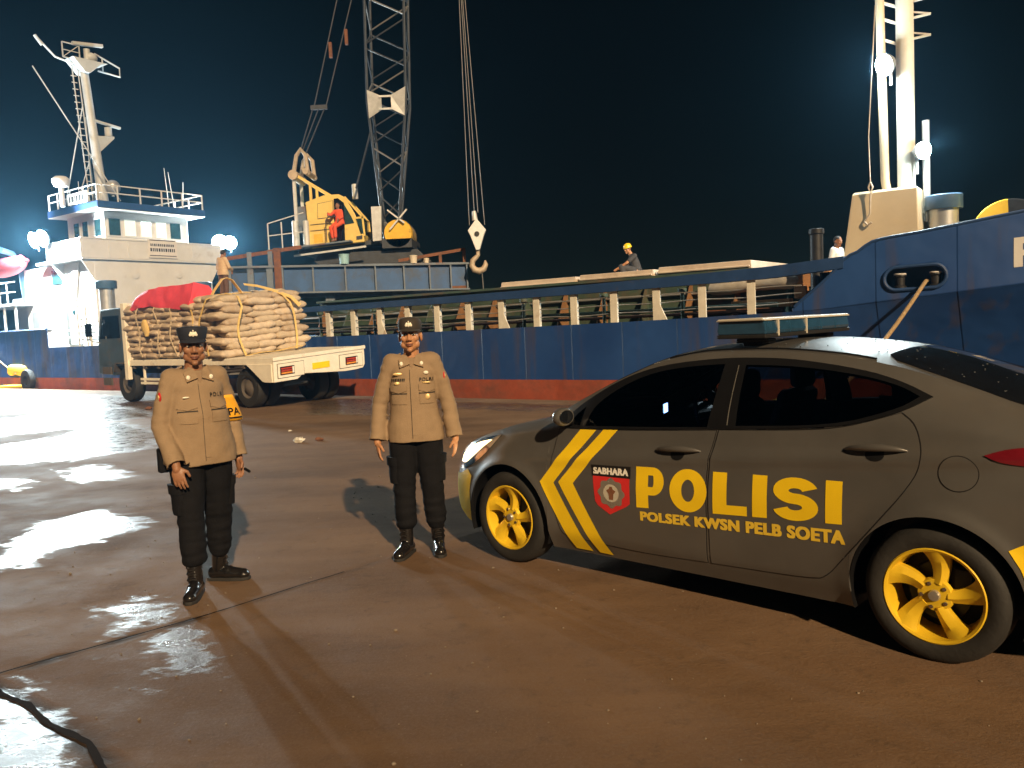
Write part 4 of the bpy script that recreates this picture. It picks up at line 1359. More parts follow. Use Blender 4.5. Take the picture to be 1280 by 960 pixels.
    for s, ww in ((-20.75, .42), (-21.7, .36), (-22.35, .36)):
        f = MB(); f.box((s, 2.242, 6.0), (ww + .12, .03, .74)); fo = f.build('bridge_window', 'ship_white', bridge, bevel=.008)
        g = MB(); g.box((s, 2.222, 6.0), (ww, .02, .62)); g.build('window_pane', 'win_dark', fo)
    rf = MB(); rf.prism([(1.75, 0), (6.25, 0), (6.25, .26), (1.75, .26)], lambda u, v, d: Vector((d, u, 6.62 + v)), -23.6, -19.75); roof = rf.build('bridge_roof', 'rail_blue', ship, bevel=.02)
    uf = MB(); uf.box((-21.68, 4.0, 6.607), (3.82, 4.46, .022)); uf.build('roof_soffit', 'ship_white', roof)
    # railing round the roof
    rl = []
    for n in (1.8, 2.6, 3.5, 4.4, 5.3, 6.2): rl.append((-19.85, n))
    for s in (-20.8, -21.8, -22.8, -23.5): rl.append((s, 1.8)); rl.append((s, 6.2))
    for s, n in rl:
        p = MB(); p.bar((s, n, 6.88), (s, n, 7.50), .045); p.build('roof_stanchion', 'ship_white', roof)
    for z in (7.49, 7.2):
        p = MB(); p.tube([(-23.5, 1.8, z), (-19.85, 1.8, z), (-19.85, 6.2, z), (-23.5, 6.2, z)], .025, 8); p.build('roof_rail', 'ship_white', roof)
    # name boards
    nb = MB(); nb.box((-19.955, 4.35, 5.22), (.03, 1.22, .72)); b = nb.build('name_board', 'board', wing, bevel=.004)
    for z, n0, n1 in ((5.545, 3.8, 4.9), (5.36, 3.82, 4.88), (5.17, 3.8, 4.9), (4.945, 3.78, 4.92)):
        ln = MB()
        if z in (5.36, 5.17):                                     # unreadable rows of lettering
            q = n0
            while q < n1 - .04:
                w_ = random.uniform(.05, .10); ln.box((-19.937, q + w_ / 2, z), (.006, w_ * .72, .10 if z > 5.3 else .13)); q += w_ + .015
        else: ln.box((-19.937, (n0 + n1) / 2, z), (.006, n1 - n0, .03))
        ln.build('board_marking', 'sticker_black', b)
    nb = MB(); nb.box((-21.2, 1.77, 7.12), (1.5, .03, .42)); b2 = nb.build('roof_board', 'board', roof)
    ln = MB(); q = -21.85
    for w_ in (.16, .22, .07, .18, .18, .18):
        ln.box((q + w_ / 2, 1.752, 7.12), (w_ * .8, .006, .22)); q += w_ + .03
    ln.build('board_marking', 'sticker_black', b2)
    # portholes, door, windows on the house
    for n, z in ((3.2, 4.2), (5.05, 4.25)):
        p = MB(); p.lathe([(.0, 0), (.15, 0), (.17, .03), (.0, .04)], (-20.1, n, z), 'X', 20); p.build('porthole', 'ship_white', house, smooth=40)
    w = MB(); w.box((-22.9, 1.58, 4.25), (.75, .04, .55)); w.build('house_window', 'win_dark', house)
    dr = MB(); dr.box((-21.75, 1.585, 2.45), (.85, .05, 1.75)); dd = dr.build('house_door', 'ship_white', house, bevel=.05)
    w = MB(); w.box((-22.28, 1.58, 2.35), (.22, .03, 1.5)); w.build('door_gap', 'deck_steel', house)
    w = MB(); w.lathe([(.0, 0), (.10, 0), (.12, .03), (0, .04)], (-21.75, 1.53, 2.85), 'Y', 16); w.build('door_light', 'win_dark', dd, smooth=40)
    for s in (-24.0, -24.9):
        f = MB(); f.box((s, 1.585, 2.6), (.6, .05, .8)); f.build('house_window', 'galv', house, bevel=.03)
    # awning brace
    w = MB(); w.prism([(0, 0), (.55, 0), (.1, -1.5), (0, -1.5)], lambda u, v, d: Vector((-21.6 + u, 1.57 - d, 4.7 + v)), 0, .05); w.build('house_bracket', 'ship_white', house)
    # aft deck: pale awning house lower and abaft
    a = MB(); a.box((-27.3, 4.6, 2.6), (3.0, 4.4, 2.2)); a.build('aft_house', 'ship_white', ship, bevel=.03)
    a = MB(); a.box((-27.2, 4.0, 3.3), (4.4, 6.4, .10)); bd = a.build('boat_deck', 'ship_white', ship)
    for s in (-29.0, -27.6, -26.2, -25.2):
        p = MB(); p.bar((s, .95, 1.5), (s, .95, 3.3), .07); p.build('deck_pillar', 'ship_white', bd)
    for s in np.arange(-29.2, -25.0, .7):
        p = MB(); p.bar((float(s), .9, 3.35), (float(s), .9, 4.2), .04); p.build('deck_stanchion', 'ship_white', bd)
    p = MB(); p.tube([(-29.3, .9, 4.2), (-25.0, .9, 4.2)], .025, 8); p.tube([(-29.3, .9, 3.8), (-25.0, .9, 3.8)], .02, 8); p.build('deck_rail', 'ship_white', bd)
    dv = MB(); dv.tube([(-25.9, 1.7, 3.3), (-25.9, 1.6, 4.9), (-25.7, 1.2, 5.4), (-25.5, .7, 5.5)], .13, 10); dv.build('boat_davit', 'vent_blue', bd, smooth=40)
    # steps and gear by the break of the stern
    for k in range(4):
        st = MB(); st.box((-19.6, .95, 1.75 + .25 * k), (.55, .35, .04)); st.build('ladder_step', 'galv', ship)
    for s in (-19.9, -19.3):
        p = MB(); p.tube([(s, .75, 1.5), (s, .75, 2.9), (s + .1, .75, 3.0), (s + .5, .75, 3.0)], .03, 8); p.build('hand_rail', 'ship_white', ship, smooth=40)
    for s in np.arange(-18.8, -8.8, 1.0):
        p = MB(); p.bar((float(s), .62, 1.5), (float(s), .62, 2.3), .06); p.build('rail_stanchion', 'post_white', ship)
    for z in (1.85, 2.1):
        p = MB(); p.tube([(-21.2, .62, z), (-8.8, .62, z)], .02, 6); p.build('rail_wire', 'galv', ship)
    # ---- signal mast, raked aft
    mp = lambda t: Vector((-21.5 - .75 * t, 2.95, 6.9 + 5.75 * t))
    m = MB(); m.tube([mp(0), mp(.45), mp(1)], .17, 20, [.20, .17, .15]); sm = m.build('signal_mast', 'ship_white_dimmed', ship, smooth=40)
    for o in (-.30, -.50):
        l_ = MB(); l_.bar(mp(.02) + Vector((o * .2, o, 0)), mp(.97) + Vector((o * .2, o + .1, 0)), .035); l_.build('mast_ladder_rail', 'ship_white_dimmed', sm)
    for k in range(20):
        l_ = MB(); q = mp(.04 + .045 * k); l_.bar(q + Vector((-.06, -.30, 0)), q + Vector((-.1, -.50, 0)), .03); l_.build('mast_ladder_rung', 'ship_white_dimmed', sm)
    top = mp(1)
    pf = MB(); pf.prism([(-.55, 0), (.85, 0), (.55, -.10), (.1, -.5), (-.1, -.5), (-.45, -.10)], lambda u, v, d: top + Vector((d, u, v + .05)), -.35, .35); pf.build('mast_platform', 'ship_white_dimmed', sm, bevel=.01)
    y = MB()
    y.tube([top + Vector((0, -.3, -.15)), top + Vector((0, -1.05, -.02)), top + Vector((0, -1.75, .62))], .04, 8)
    y.tube([top + Vector((0, -1.75, .62)), top + Vector((0, -1.5, .30))], .06, 8)
    y.build('mast_yard', 'ship_white_dimmed', sm, smooth=40); y = MB()
    y.tube([top + Vector((0, .5, .45)), top + Vector((0, 1.5, .1)), top + Vector((0, 1.5, -.25)), top + Vector((0, .6, -.2))], .035, 8)
    y.tube([top + Vector((0, .8, .35)), top + Vector((0, .8, -.22))], .03, 8)
    y.build('mast_yard', 'ship_white_dimmed', sm, smooth=40)
    y = MB(); fr = [top + Vector((0, -.75, .05)), top + Vector((0, -.75, .62)), top + Vector((0, -.1, .62)), top + Vector((0, -.1, .05))]
    for a, b_ in zip(fr, fr[1:] + fr[:1]): y.bar(a, b_, .04)
    y.bar(fr[0], fr[2], .03); y.bar((fr[0] + fr[1]) / 2, (fr[2] + fr[3]) / 2, .03); y.build('mast_frame', 'ship_white_dimmed', sm)
    rd = MB(); rd.tube([top + Vector((0, .2, .05)), top + Vector((0, .2, .55))], .12, 12); rd.ell(top + Vector((0, .35, .25)), (.2, .25, .2)); rd.bar(top + Vector((0, -.35, .66)), top + Vector((0, .85, .82)), .14, .12); rd.build('radar_scanner', 'ship_white_dimmed', sm, smooth=40)
    q = mp(.47)
    rd = MB(); rd.prism([(0, -.5), (.12, -.5), (.75, .12), (.75, .20), (0, .12)], lambda u, v, d: q + Vector((d, u, v)), -.15, .15); rd.tube([q + Vector((0, .6, .2)), q + Vector((0, .6, .55))], .14, 12); rd.bar(q + Vector((0, .05, .74)), q + Vector((0, 1.1, .60)), .12, .09); rd.build('radar_scanner', 'ship_white_dimmed', sm, smooth=40)
    q = mp(.08)
    rd = MB(); rd.ell(q + Vector((.15, .35, .35)), (.3, .28, .3)); rd.tube([q + Vector((.15, .35, 0)), q + Vector((.15, .35, .3))], .06, 8); rd.build('searchlight', 'galv', sm, smooth=40)
    for a, b_ in (((-22.6, 1.2, 12.2), (-20.2, 2.9, 7.0)), ((-22.2, 2.8, 11.0), (-22.4, 1.9, 7.0)), ((-22.2, 2.85, 10.5), (-20.9, 2.2, 7.0)), ((-21.9, 2.9, 9.2), (-22.6, 2.4, 7.0))):
        w = MB(); w.tube([a, b_], .022, 6); w.build('mast_stay', 'ship_white_dimmed', sm)
    # satellite dome and whip aerials on the roof
    dm = MB(); dm.tube([(-21.5, 1.35, 6.8), (-21.5, 1.35, 7.55)], .09, 12); dm.lathe([(.05, 7.5), (.24, 7.55), (.31, 7.7), (.31, 7.82), (.2, 7.92), (.001, 7.94)], (-21.5, 1.35, 0), 'Z', 20); dm.build('radio_dome', 'ship_white', roof, smooth=40)
    for s, n, h, dx in ((-21.5, 5.75, 1.9, -.12), (-21.5, 6.0, 1.75, -.2), (-21.5, 6.35, 1.4, .12), (-21.3, 1.9, .9, 0), (-21.0, 2.1, .8, 0), (-20.6, 2.3, 1.0, 0)):
        a = MB(); a.tube([(s, n, 6.88), (s, n + dx, 6.88 + h)], .018, 6, [.025, .010]); a.build('whip_aerial', 'ship_white', roof)
    # ---- floodlights: housing, lens made oversized to imitate glare, and the lamp itself
    def flood(s, n, z, aim, watts, r=.26, size=150):
        a = Vector(aim).normalized()
        x = a.orthogonal().normalized(); yv = a.cross(x)
        rot = Matrix((x, yv, a)).transposed()
        c = Vector((s, n, z))
        h = MB(); h.tube([c - a * .20, c - a * .14, c - a * .02, c + a * .03], r, 24, [r * .35, r * .7, r * 1.08, r * 1.1]); h.bar(c - a * .15, c - a * .15 - Vector((0, 0, .45)), .05); ho = h.build('floodlight', 'galv', ship, bevel=.01)
        e = MB(); e.ell(c + a * .03, (r, r, .09), rot); e.build('floodlight_lens', 'flood', ho, smooth=60)
        ld = bpy.data.lights.new('floodlight_lamp', 'POINT'); ld.energy = watts; ld.color = (.80, .96, 1.0); ld.shadow_soft_size = .16
        lo = bpy.data.objects.new('floodlight_lamp', ld); COL.objects.link(lo); lo.parent = ho
        lo.location = c + a * .30; lo.rotation_euler = (-a).to_track_quat('Z', 'Y').to_euler()
    FL = 4600.
    flood(-21.9, .70, 5.62, (.2, -1, -.25), FL, .30)
    flood(-22.6, .70, 5.62, (-.1, -1, -.25), FL * .5, .30)  # added twin head, widens the glare of the lamp beside it
    flood(-20.6, 7.95, 5.72, (.65, -.75, -.25), FL * .3, .28)  # second head added to enlarge the glare at the wing end
    flood(-20.6, 7.45, 5.72, (.75, -.7, -.25), FL * .8, .30)
    flood(-27.5, .60, 4.85, (.3, -1, -.3), FL, .30)
    flood(6.86, 3.62, 6.42, (-.55, -.75, -.35), 260., .2)
    flood(7.50, 3.72, 4.66, (.75, -.65, -.1), 110., .16)
    return ship


ship = make_ship()


def S(s, n, z): return SP + SD * s + SN * n + Vector((0, 0, z))


# ------------------------------------------------------------------ night haze round the quay
def make_haze():
    m = bpy.data.materials.new('haze'); m.use_nodes = True
    nt = m.node_tree; nt.nodes.clear()
    o = nt.nodes.new('ShaderNodeOutputMaterial'); v = nt.nodes.new('ShaderNodeVolumePrincipled')
    v.inputs['Color'].default_value = (.24, .60, .95, 1)
    v.inputs['Density'].default_value = .00055
    v.inputs['Anisotropy'].default_value = .70
    nt.links.new(v.outputs['Volume'], o.inputs['Volume'])
    h = MB(); h.box((0, 40, 16.), (2000, 2600, 37.5))
    tag(h.build('haze', m), 'thin damp night haze hanging over the quay', 'haze', kind='stuff')


make_haze()


# ================================================================== CRANE ON ITS PLATFORM
class RB(MB):
    """shapes given in world coordinates, stored relative to a root object"""
    def __init__(self, root):
        super().__init__(); self.o = root.location.copy()

    def build(self, *a, **k):
        self.v = [p - self.o for p in self.v]
        return super().build(*a, **k)


def make_platform():
    A, B = Vector((-9.0, 26.4, 0)), Vector((-1.33, 27.6, 0))
    d = (B - A).normalized(); q = Vector((-d.y, d.x, 0))
    root = empty('crane_platform', A, math.atan2(d.y, d.x), 'blue steel platform of ribbed girders carrying the yellow crane above the ship deck', 'platform')
    L = (B - A).length
    def zt(x): return 3.80 - .12 * x / L
    g = MB(); g.loft([[Vector((x, y, zt(x) - .80 if y == 0 or 1 else 0)) if lo else Vector((x, y, zt(x) + .0)) for x, y, lo in ((x, .02, 1), (x, .02, 0), (x, .10, 0), (x, .10, 1))] for x in (1.75, L)])
    ga = g.build('girder', 'plat_blue', root, bevel=.005)
    f = MB()
    f.loft([[Vector((x, -.12, zt(x))), Vector((x, -.12, zt(x) + .07)), Vector((x, .25, zt(x) + .07)), Vector((x, .25, zt(x)))] for x in (0, L + .05)])
    f.build('girder_flange', 'plat_steel', ga)
    f = MB(); f.loft([[Vector((x, -.12, zt(x) - .84)), Vector((x, -.12, zt(x) - .79)), Vector((x, .25, zt(x) - .79)), Vector((x, .25, zt(x) - .84))] for x in (1.7, L + .05)])
    f.build('girder_flange', 'plat_steel', ga)
    for x in (1.76, 2.72, 3.75, 4.72, 5.65, 6.5, 7.2, L - .02):
        s = MB(); s.box((x, -.05, zt(x) - .40), (.05, .14, .78)); s.build('girder_rib', 'plat_steel', ga)
    for x in (.05, .75, 1.35):
        s = MB(); s.box((x, 0, 2.75), (.20, .14, 2.0)); s.build('frame_post', 'plat_steel', root, bevel=.008)
    s = MB(); s.box((1.62, -.06, 2.95), (.22, .16, 2.9)); s.build('frame_post', 'rust', root, bevel=.008)
    for x0, x1 in ((.16, .64), (.86, 1.24), (1.46, 1.56)):
        s = MB(); s.box(((x0 + x1) / 2, .12, 3.0), (x1 - x0 + .2, .04, 1.3)); s.build('frame_panel', 'plat_blue', root)
    s = MB(); s.bar((-.05, -.02, 4.10), (2.4, -.02, 4.42), .06, .12); s.build('frame_beam', 'rust', root)
    for x in (.75, 1.4): 
        s = MB(); s.bar((x, -.02, 3.75), (x, -.02, 4.3), .14); s.build('frame_post', 'plat_steel', root)
    s = MB(); s.prism([(L - .62, 2.98), (L, 2.98), (L, 2.25), (L - .14, 2.25)], lambda u, v, e: Vector((u, e, v)), -.02, .10); s.build('end_bracket', 'rust', root)
    dk = MB(); dk.loft([[Vector((x, .1, zt(x) - .02)), Vector((x, .1, zt(x) + .05)), Vector((x, 4.4, zt(x) + .05)), Vector((x, 4.4, zt(x) - .02))] for x in (0, L)]); dk.build('platform_deck', 'deck_steel', root)
    g = MB(); g.loft([[Vector((x, 4.4, zt(x) - .8)), Vector((x, 4.4, zt(x) + .07)), Vector((x, 4.5, zt(x) + .07)), Vector((x, 4.5, zt(x) - .8))] for x in (0, L)]); g.build('girder', 'plat_steel', root)
    # low rusty rail at the outer end
    r = MB(); r.bar((5.5, .3, 3.9), (L, .3, 4.22), .07, .10); r.build('end_rail', 'rust', root)
    for x, h in ((6.0, 3.95), (6.9, 4.08), (L - .05, 4.2)):
        p = MB(); p.bar((x, .3, 3.75), (x, .3, h), .10); p.build('rail_post', 'rust', root)
    # feet down to the ship's coamings
    for x, y in ((.1, 3.9), (3.2, .35), (5.4, .35), (7.3, .35), (3.2, 4.2), (7.3, 4.2)):
        p = MB(); p.box((x, y, 2.2), (.3, .25, 1.6)); p.build('platform_leg', 'plat_steel', root)
    return root


make_platform()


def make_crane():
    root = empty('crawler_crane', (-5.2, 28.4, 3.8), 0, 'yellow cab crane with dark lattice boom standing on the blue platform', 'crane')
    y0 = 27.6
    def P(x, z, y=0): return Vector((x, y0 + y, z))
    # crawler undercarriage
    for dy in (.35, 2.6):
        c = RB(root); c.prism([(-6.3, 3.85), (-3.0, 3.85), (-2.75, 4.05), (-3.0, 4.30), (-6.3, 4.30), (-6.55, 4.05)], lambda u, v, d: Vector((u, y0 + dy + d, v)), 0, .6)
        c.build('crawler_track', 'crane_dark', root, bevel=.02)
    c = RB(root); c.tube([P(-4.6, 3.9, 1.6), P(-4.6, 4.5, 1.6)], .8, 24); c.build('slew_ring', 'crane_dark', root, smooth=40)
    # upper deck with catwalk, slightly rising to the right as the machine leans
    def dz(x): return 4.42 + .075 * (x + 7.8)
    up = RB(root); up.loft([[P(x, dz(x) - .16, .25), P(x, dz(x), .25), P(x, dz(x), 3.2), P(x, dz(x) - .16, 3.2)] for x in (-7.0, -3.2)])
    up.build('upper_frame', 'crane_dark', root, bevel=.01)
    cw = RB(root); cw.loft([[P(x, dz(x) - .05, -.45), P(x, dz(x), -.45), P(x, dz(x), .25), P(x, dz(x) - .05, .25)] for x in (-7.85, -5.1)])
    wk = cw.build('catwalk', 'plat_steel', root)
    cw = RB(root); cw.bar(P(-7.0, dz(-7.0) - .30, -.4), P(-4.6, dz(-4.6) - .27, -.4), .05, .06); cw.build('catwalk_beam', 'lattice_pale', wk)
    for x in (-7.8, -7.35, -6.95):
        r = RB(root); r.bar(P(x, dz(x), -.42), P(x, dz(x) + .85, -.42), .035); r.build('catwalk_stanchion', 'lattice_pale', wk)
    for h in (.45, .85):
        r = RB(root); r.bar(P(-7.8, dz(-7.8) + h, -.42), P(-6.6, dz(-6.6) + h + .22 * (h > .5), -.42), .03); r.build('catwalk_rail', 'lattice_pale', wk)
    # cab
    cb = RB(root)
    prof = [(-6.55, 4.46), (-4.72, 4.58), (-4.72, 4.80), (-5.0, 5.55), (-5.28, 6.08), (-5.5, 6.20), (-6.0, 6.18), (-6.62, 5.98)]
    cb.prism(prof, lambda u, v, d: Vector((u, y0 + d, v)), 0, 1.25)
    cab = cb.build('cab', 'crane_yellow', root, bevel=.03)
    def face(poly, nm, mat, parent, d0=-.014, d1=-.002):
        f = RB(root); f.prism(poly, lambda u, v, d: Vector((u, y0 + d, v)), d0, d1); return f.build(nm, mat, parent)
    pn = face([(-6.22, 5.42), (-5.72, 5.46), (-5.70, 5.98), (-6.20, 5.90)], 'cab_panel', 'crane_yellow', cab, -.02, -.001)
    face([(-6.235, 5.40), (-5.70, 5.445), (-5.68, 5.995), (-6.215, 5.915)], 'panel_seam', 'crane_dark', cab, -.008, -.001)
    face([(-5.70, 4.60), (-5.36, 4.62), (-5.33, 5.9), (-5.52, 6.06), (-5.66, 6.05)], 'cab_door_opening', 'black_gloss', cab)
    face([(-5.34, 5.18), (-5.02, 5.22), (-5.10, 5.42), (-5.34, 5.88)], 'cab_side_window', 'win_dark', cab)
    face([(-6.4, 4.62), (-6.1, 4.64), (-6.1, 4.92), (-6.4, 4.90)], 'cab_hatch', 'crane_deep_yellow', cab, -.012, -.001)
    for z in (5.22, 5.02):
        f = RB(root); f.bar(P(-6.5, z, -.02), P(-5.8, z + .04, -.02), .015); f.build('cab_handrail', 'crane_dark', cab)
    f = RB(root); f.tube([P(-5.9, 4.60, -.35), P(-5.9, 5.3, -.35), P(-5.8, 5.42, -.35), P(-5.55, 5.42, -.35)], .018, 6); f.build('grab_rail', 'crane_dark', cab, smooth=40)
    # raked windscreen in its frame, facing the boom
    fr = RB(root)
    for a, b in (((-5.30, 6.10), (-4.74, 5.40)), ((-4.74, 5.40), (-4.70, 4.78)), ((-5.02, 5.38), (-4.72, 5.40))):
        for d in (.02, 1.23): fr.bar(P(a[0], a[1], d), P(b[0], b[1], d), .06)
    fr.build('windscreen_frame', 'crane_yellow', cab)
    gl = RB(root); gl.prism([(-5.26, 6.04), (-4.77, 5.43), (-4.99, 5.38), (-5.05, 5.52)], lambda u, v, d: Vector((u, y0 + d, v)), .03, 1.2); gl.build('windscreen', 'tint_glass', cab)
    gl = RB(root); gl.prism([(-4.97, 5.36), (-4.75, 5.37), (-4.74, 4.86), (-4.83, 4.84)], lambda u, v, d: Vector((u, y0 + d, v)), .0, 1.2); gl.build('lower_windscreen', 'win_dark', cab)
    f = face([(-4.98, 4.66), (-4.78, 4.68), (-4.78, 4.80), (-4.98, 4.78)], 'cab_grille', 'crane_dark', cab)
    bx = RB(root); bx.box(P(-6.85, 5.45, .45), (.42, .5, .85)); bx.build('tool_box', 'plat_steel', root, bevel=.01)
    ex = RB(root); ex.tube([P(-5.1, 6.15, .9), P(-5.1, 6.65, .9)], .10, 12); ex.build('exhaust_stack', 'lattice_pale', root, smooth=40)
    wp = RB(root); wp.prism([(-4.42, 4.58), (-4.14, 4.6), (-4.08, 5.72), (-4.42, 5.72)], lambda u, v, d: Vector((u, y0 + d, v)), -.1, .0); wp.build('boom_foot_plate', 'lattice_pale', root)
    # winch drum cover
    wd = RB(root); wd.lathe([(.001, .1), (.46, .1), (.48, .2), (.48, 1.5), (.46, 1.6), (.001, 1.6)], (-3.60, y0, 4.83), 'Y', 28); w0 = wd.build('winch_drum', 'crane_deep_yellow', root, smooth=40)
    for dy in (.4, .8, 1.2):
        r = RB(root); r.lathe([(.475, dy), (.495, dy), (.495, dy + .08), (.475, dy + .08)], (-3.60, y0, 4.83), 'Y', 28); r.build('rope_lay', 'crane_dark', w0)
    bs = RB(root); bs.box(P(-3.65, 4.50, .9), (1.0, 1.6, .3)); bs.build('winch_base', 'crane_dark', root)
    r = RB(root); r.bar(P(-3.9, 5.6, .0), P(-3.35, 5.15, 0), .05); r.bar(P(-3.85, 4.95, 0), P(-3.25, 5.6, 0), .05); r.build('winch_strut', 'lattice_pale', root)
    # gantry behind the cab
    for dy in (.15, 1.1):
        g = RB(root); g.bar(P(-6.98, 4.5, dy), P(-6.98, 6.95, dy), .10); g.build('gantry_leg', 'lattice_pale', root)
        g = RB(root); g.bar(P(-6.98, 6.95, dy), P(-5.55, 6.02, dy), .09); g.build('gantry_stay', 'crane_yellow', root)
        g = RB(root); g.tube([P(-7.0, 6.85, dy), P(-6.85, 7.55, dy), P(-6.7, 7.75, dy), P(-6.55, 7.55, dy), P(-6.5, 6.9, dy)], .07, 8); g.build('gantry_head', 'hook_tan', root, smooth=40)
    g = RB(root); g.tube([P(-6.98, 6.9, 0), P(-6.98, 6.9, 1.3)], .16, 14); g.tube([P(-6.55, 7.0, 0), P(-6.55, 7.0, 1.3)], .10, 14); g.build('gantry_sheave', 'hook_tan', root, smooth=40)
    for dy, dx in ((.15, 0), (1.1, .42)):
        g = RB(root); g.bar(P(-6.45, 4.5, dy), P(-6.45, 6.6, dy), .08); g.build('gantry_leg', 'crane_yellow', root)
    for x in (-6.98, -6.62):
        g = RB(root); g.tube([P(x, 4.45, -.1), P(x, 5.35, -.1)], .10, 14); g.build('gas_bottle', 'lattice_pale', root, smooth=40)
    # pendant ropes up to the boom head
    for a, b in (((-6.85, 7.6), (-6.25, 9.15)), ((-6.6, 7.7), (-5.85, 9.15)), ((-6.75, 7.7), (-6.05, 9.15)), ((-6.25, 9.15), (-4.0, 17.0)), ((-5.85, 9.15), (-3.4, 17.0))):
        r = RB(root); r.tube([P(*a, .5), P(*b, .4)], .022, 5); r.build('pendant_rope', 'crane_dark', root)
    r = RB(root); r.box(P(-6.05, 9.15, .4), (.55, .12, .14)); r.build('pendant_bridle', 'crane_dark', root)
    for a in ((-5.55, 11.0), (-5.0, 11.4)):
        r = RB(root); r.box(P(a[0], a[1], .4), (.1, .1, .5)); r.build('pendant_socket', 'rust', root)
    # lattice boom, leaning towards the quay
    foot, tip = Vector((-3.92, y0 + 1.0, 4.7)), Vector((-3.05, y0 - 1.6, 21.5))
    def bp(t, u, v):
        w = .26 + .44 * min(1, t / .26) if t < .9 else .70 - .4 * (t - .9) / .1
        c = foot.lerp(tip, t); return c + Vector((u * w * .92, v * w * .8 - u * .10, 0))
    boom = None
    ts = [0, .26, .9, 1.0]
    for u, v in ((-1, -1), (1, -1), (1, 1), (-1, 1)):
        c = RB(root); c.tube([bp(t, u, v) for t in ts], .048, 8); c.build('boom_chord', 'lattice', root, smooth=40)
    nb = 22
    for f, (a, b) in enumerate((((-1, -1), (1, -1)), ((1, -1), (1, 1)), ((1, 1), (-1, 1)), ((-1, 1), (-1, -1)))):
        for k in range(nb):
            t0, t1 = k / nb, (k + 1) / nb
            p, q = (a, b) if (k + f) % 2 == 0 else (b, a)
            c = RB(root); c.tube([bp(t0 + .004, *p), bp(t1 - .004, *q)], .027, 6); c.build('boom_brace', 'lattice' if k % 3 else 'rope_steel', root, smooth=40)
    t = .258
    pl = RB(root)
    for s in (-1, 1):
        c0, c1 = bp(t - .026, s, -1), bp(t + .026, s, -1); m_ = bp(t, s * .25, -1)
        pl.add([c0 + Vector((0, -.06, 0)), c1 + Vector((0, -.06, 0)), m_ + Vector((0, -.06, .22)), m_ + Vector((0, -.06, -.22))] + [c0 + Vector((0, -.04, 0)), c1 + Vector((0, -.04, 0)), m_ + Vector((0, -.04, .22)), m_ + Vector((0, -.04, -.22))],
               [(0, 3, 2, 1), (4, 5, 6, 7), (0, 1, 5, 4), (1, 2, 6, 5), (2, 3, 7, 6), (3, 0, 4, 7)])
    m0 = bp(t, 0, -1)
    pl.box(m0 + Vector((0, -.05, .2)), (.5, .022, .06)); pl.box(m0 + Vector((0, -.05, -.2)), (.5, .022, .06)); pl.build('boom_plate', 'lattice_pale', root)
    r = RB(root); r.bar(P(-4.95, 6.4, .3), bp(.21, -1, -1), .05); r.build('boom_stop', 'lattice', root)
    h = RB(root); h.box(tip + Vector((.6, 0, .1)), (1.6, .6, .5)); h.build('boom_head', 'lattice', root)
    return root


make_crane()


def make_hook():
    root = empty('hook_block', (-.92, 27.0, 4.5), 0, 'white diamond hook block with tan hook hanging on steel ropes', 'hook block')
    b = RB(root); b.prism([(-.92, 5.10), (-.62, 4.72), (-.70, 4.55), (-.86, 4.08), (-.98, 4.08), (-1.14, 4.55), (-1.22, 4.72)][::-1], lambda u, v, d: Vector((u, 27.0 + d, v)), -.14, .14)
    blk = b.build('block_body', 'block_white', root, bevel=.02)
    b = RB(root); b.tube([(-.92, 27.0, 4.6), (-.92, 26.82, 4.6)], .08, 14); b.build('block_pin', 'dark_metal', blk, smooth=40)
    b = RB(root); b.tube([(-.97, 27, 5.05), (-.99, 27, 5.35)], .09, 12, [.10, .07]); b.build('rope_socket', 'lattice_pale', blk, smooth=40)
    h = RB(root)
    pts = [(-.92, 27, 4.08), (-.92, 27, 3.93), (-.98, 27, 3.86), (-1.10, 27, 3.76), (-1.14, 27, 3.60), (-1.06, 27, 3.45), (-.90, 27, 3.40), (-.75, 27, 3.47), (-.68, 27, 3.62), (-.70, 27, 3.74)]
    h.tube(pts, .08, 12, [.06, .07, .08, .09, .10, .11, .115, .10, .08, .03]); h.build('hook', 'hook_tan', root, smooth=60)
    top = Vector((-1.12, 26.9, 12.3)); far = Vector((-1.6, 26.0, 21.2))
    for x in (-1.16, -.98, -.86, -.66):
        r = RB(root); r.tube([(x, 27.0, 4.9 if abs(x + .92) > .1 else 5.3), top.lerp(Vector((x, 27, 12.3)), .35), far], .014, 5); r.build('hoist_rope', 'rope_steel', root)
    r = RB(root); r.tube([(-.82, 27, 3.42), (-.80, 27, 2.9), (-.80, 27, 2.4)], .02, 6); r.build('tag_line', 'rope_steel', root)


make_hook()


def bucket(name, loc, mat, r, h, label):
    root = empty(name, loc, 0, label, 'bucket')
    b = MB(); b.lathe([(.001, 0), (r * .85, 0), (r, h), (r * 1.06, h), (r * 1.06, h - .03), (r * .99, h - .03)], (0, 0, 0), 'Z', 20); b.lathe([(r * .96, h), (r * .8, .02), (.001, .02)], (0, 0, 0), 'Z', 20); b.build('bucket_body', mat, root, smooth=40)
    a = MB(); a.tube([(r * math.cos(t), -.02, h - .05 - .10 * math.sin(t)) for t in np.linspace(0, math.pi, 11)], .008, 6); a.build('handle', 'galv', root)


bucket('paint_bucket', (-5.30, 26.92, 3.82), 'bucket_teal', .17, .32, 'pale teal bucket on the blue platform below the crane cab')
bucket('paint_bucket', (-3.08, 27.28, 3.77), 'bucket_cream', .13, .26, 'cream bucket on the platform edge, larger of the two right of the boom')
bucket('paint_bucket', (-2.66, 27.35, 3.76), 'bucket_cream', .09, .17, 'small cream bucket on the platform edge near its right end')


# ================================================================== LORRY WITH SACKS  (local: x forwards, y left (towards the camera side), z up)
TX = Vector((-.78, .625, 0)).normalized()
TYAW = math.atan2(TX.y, TX.x)
TO = Vector((-5.133, 17.5, 0))                        # the rear left corner on the ground


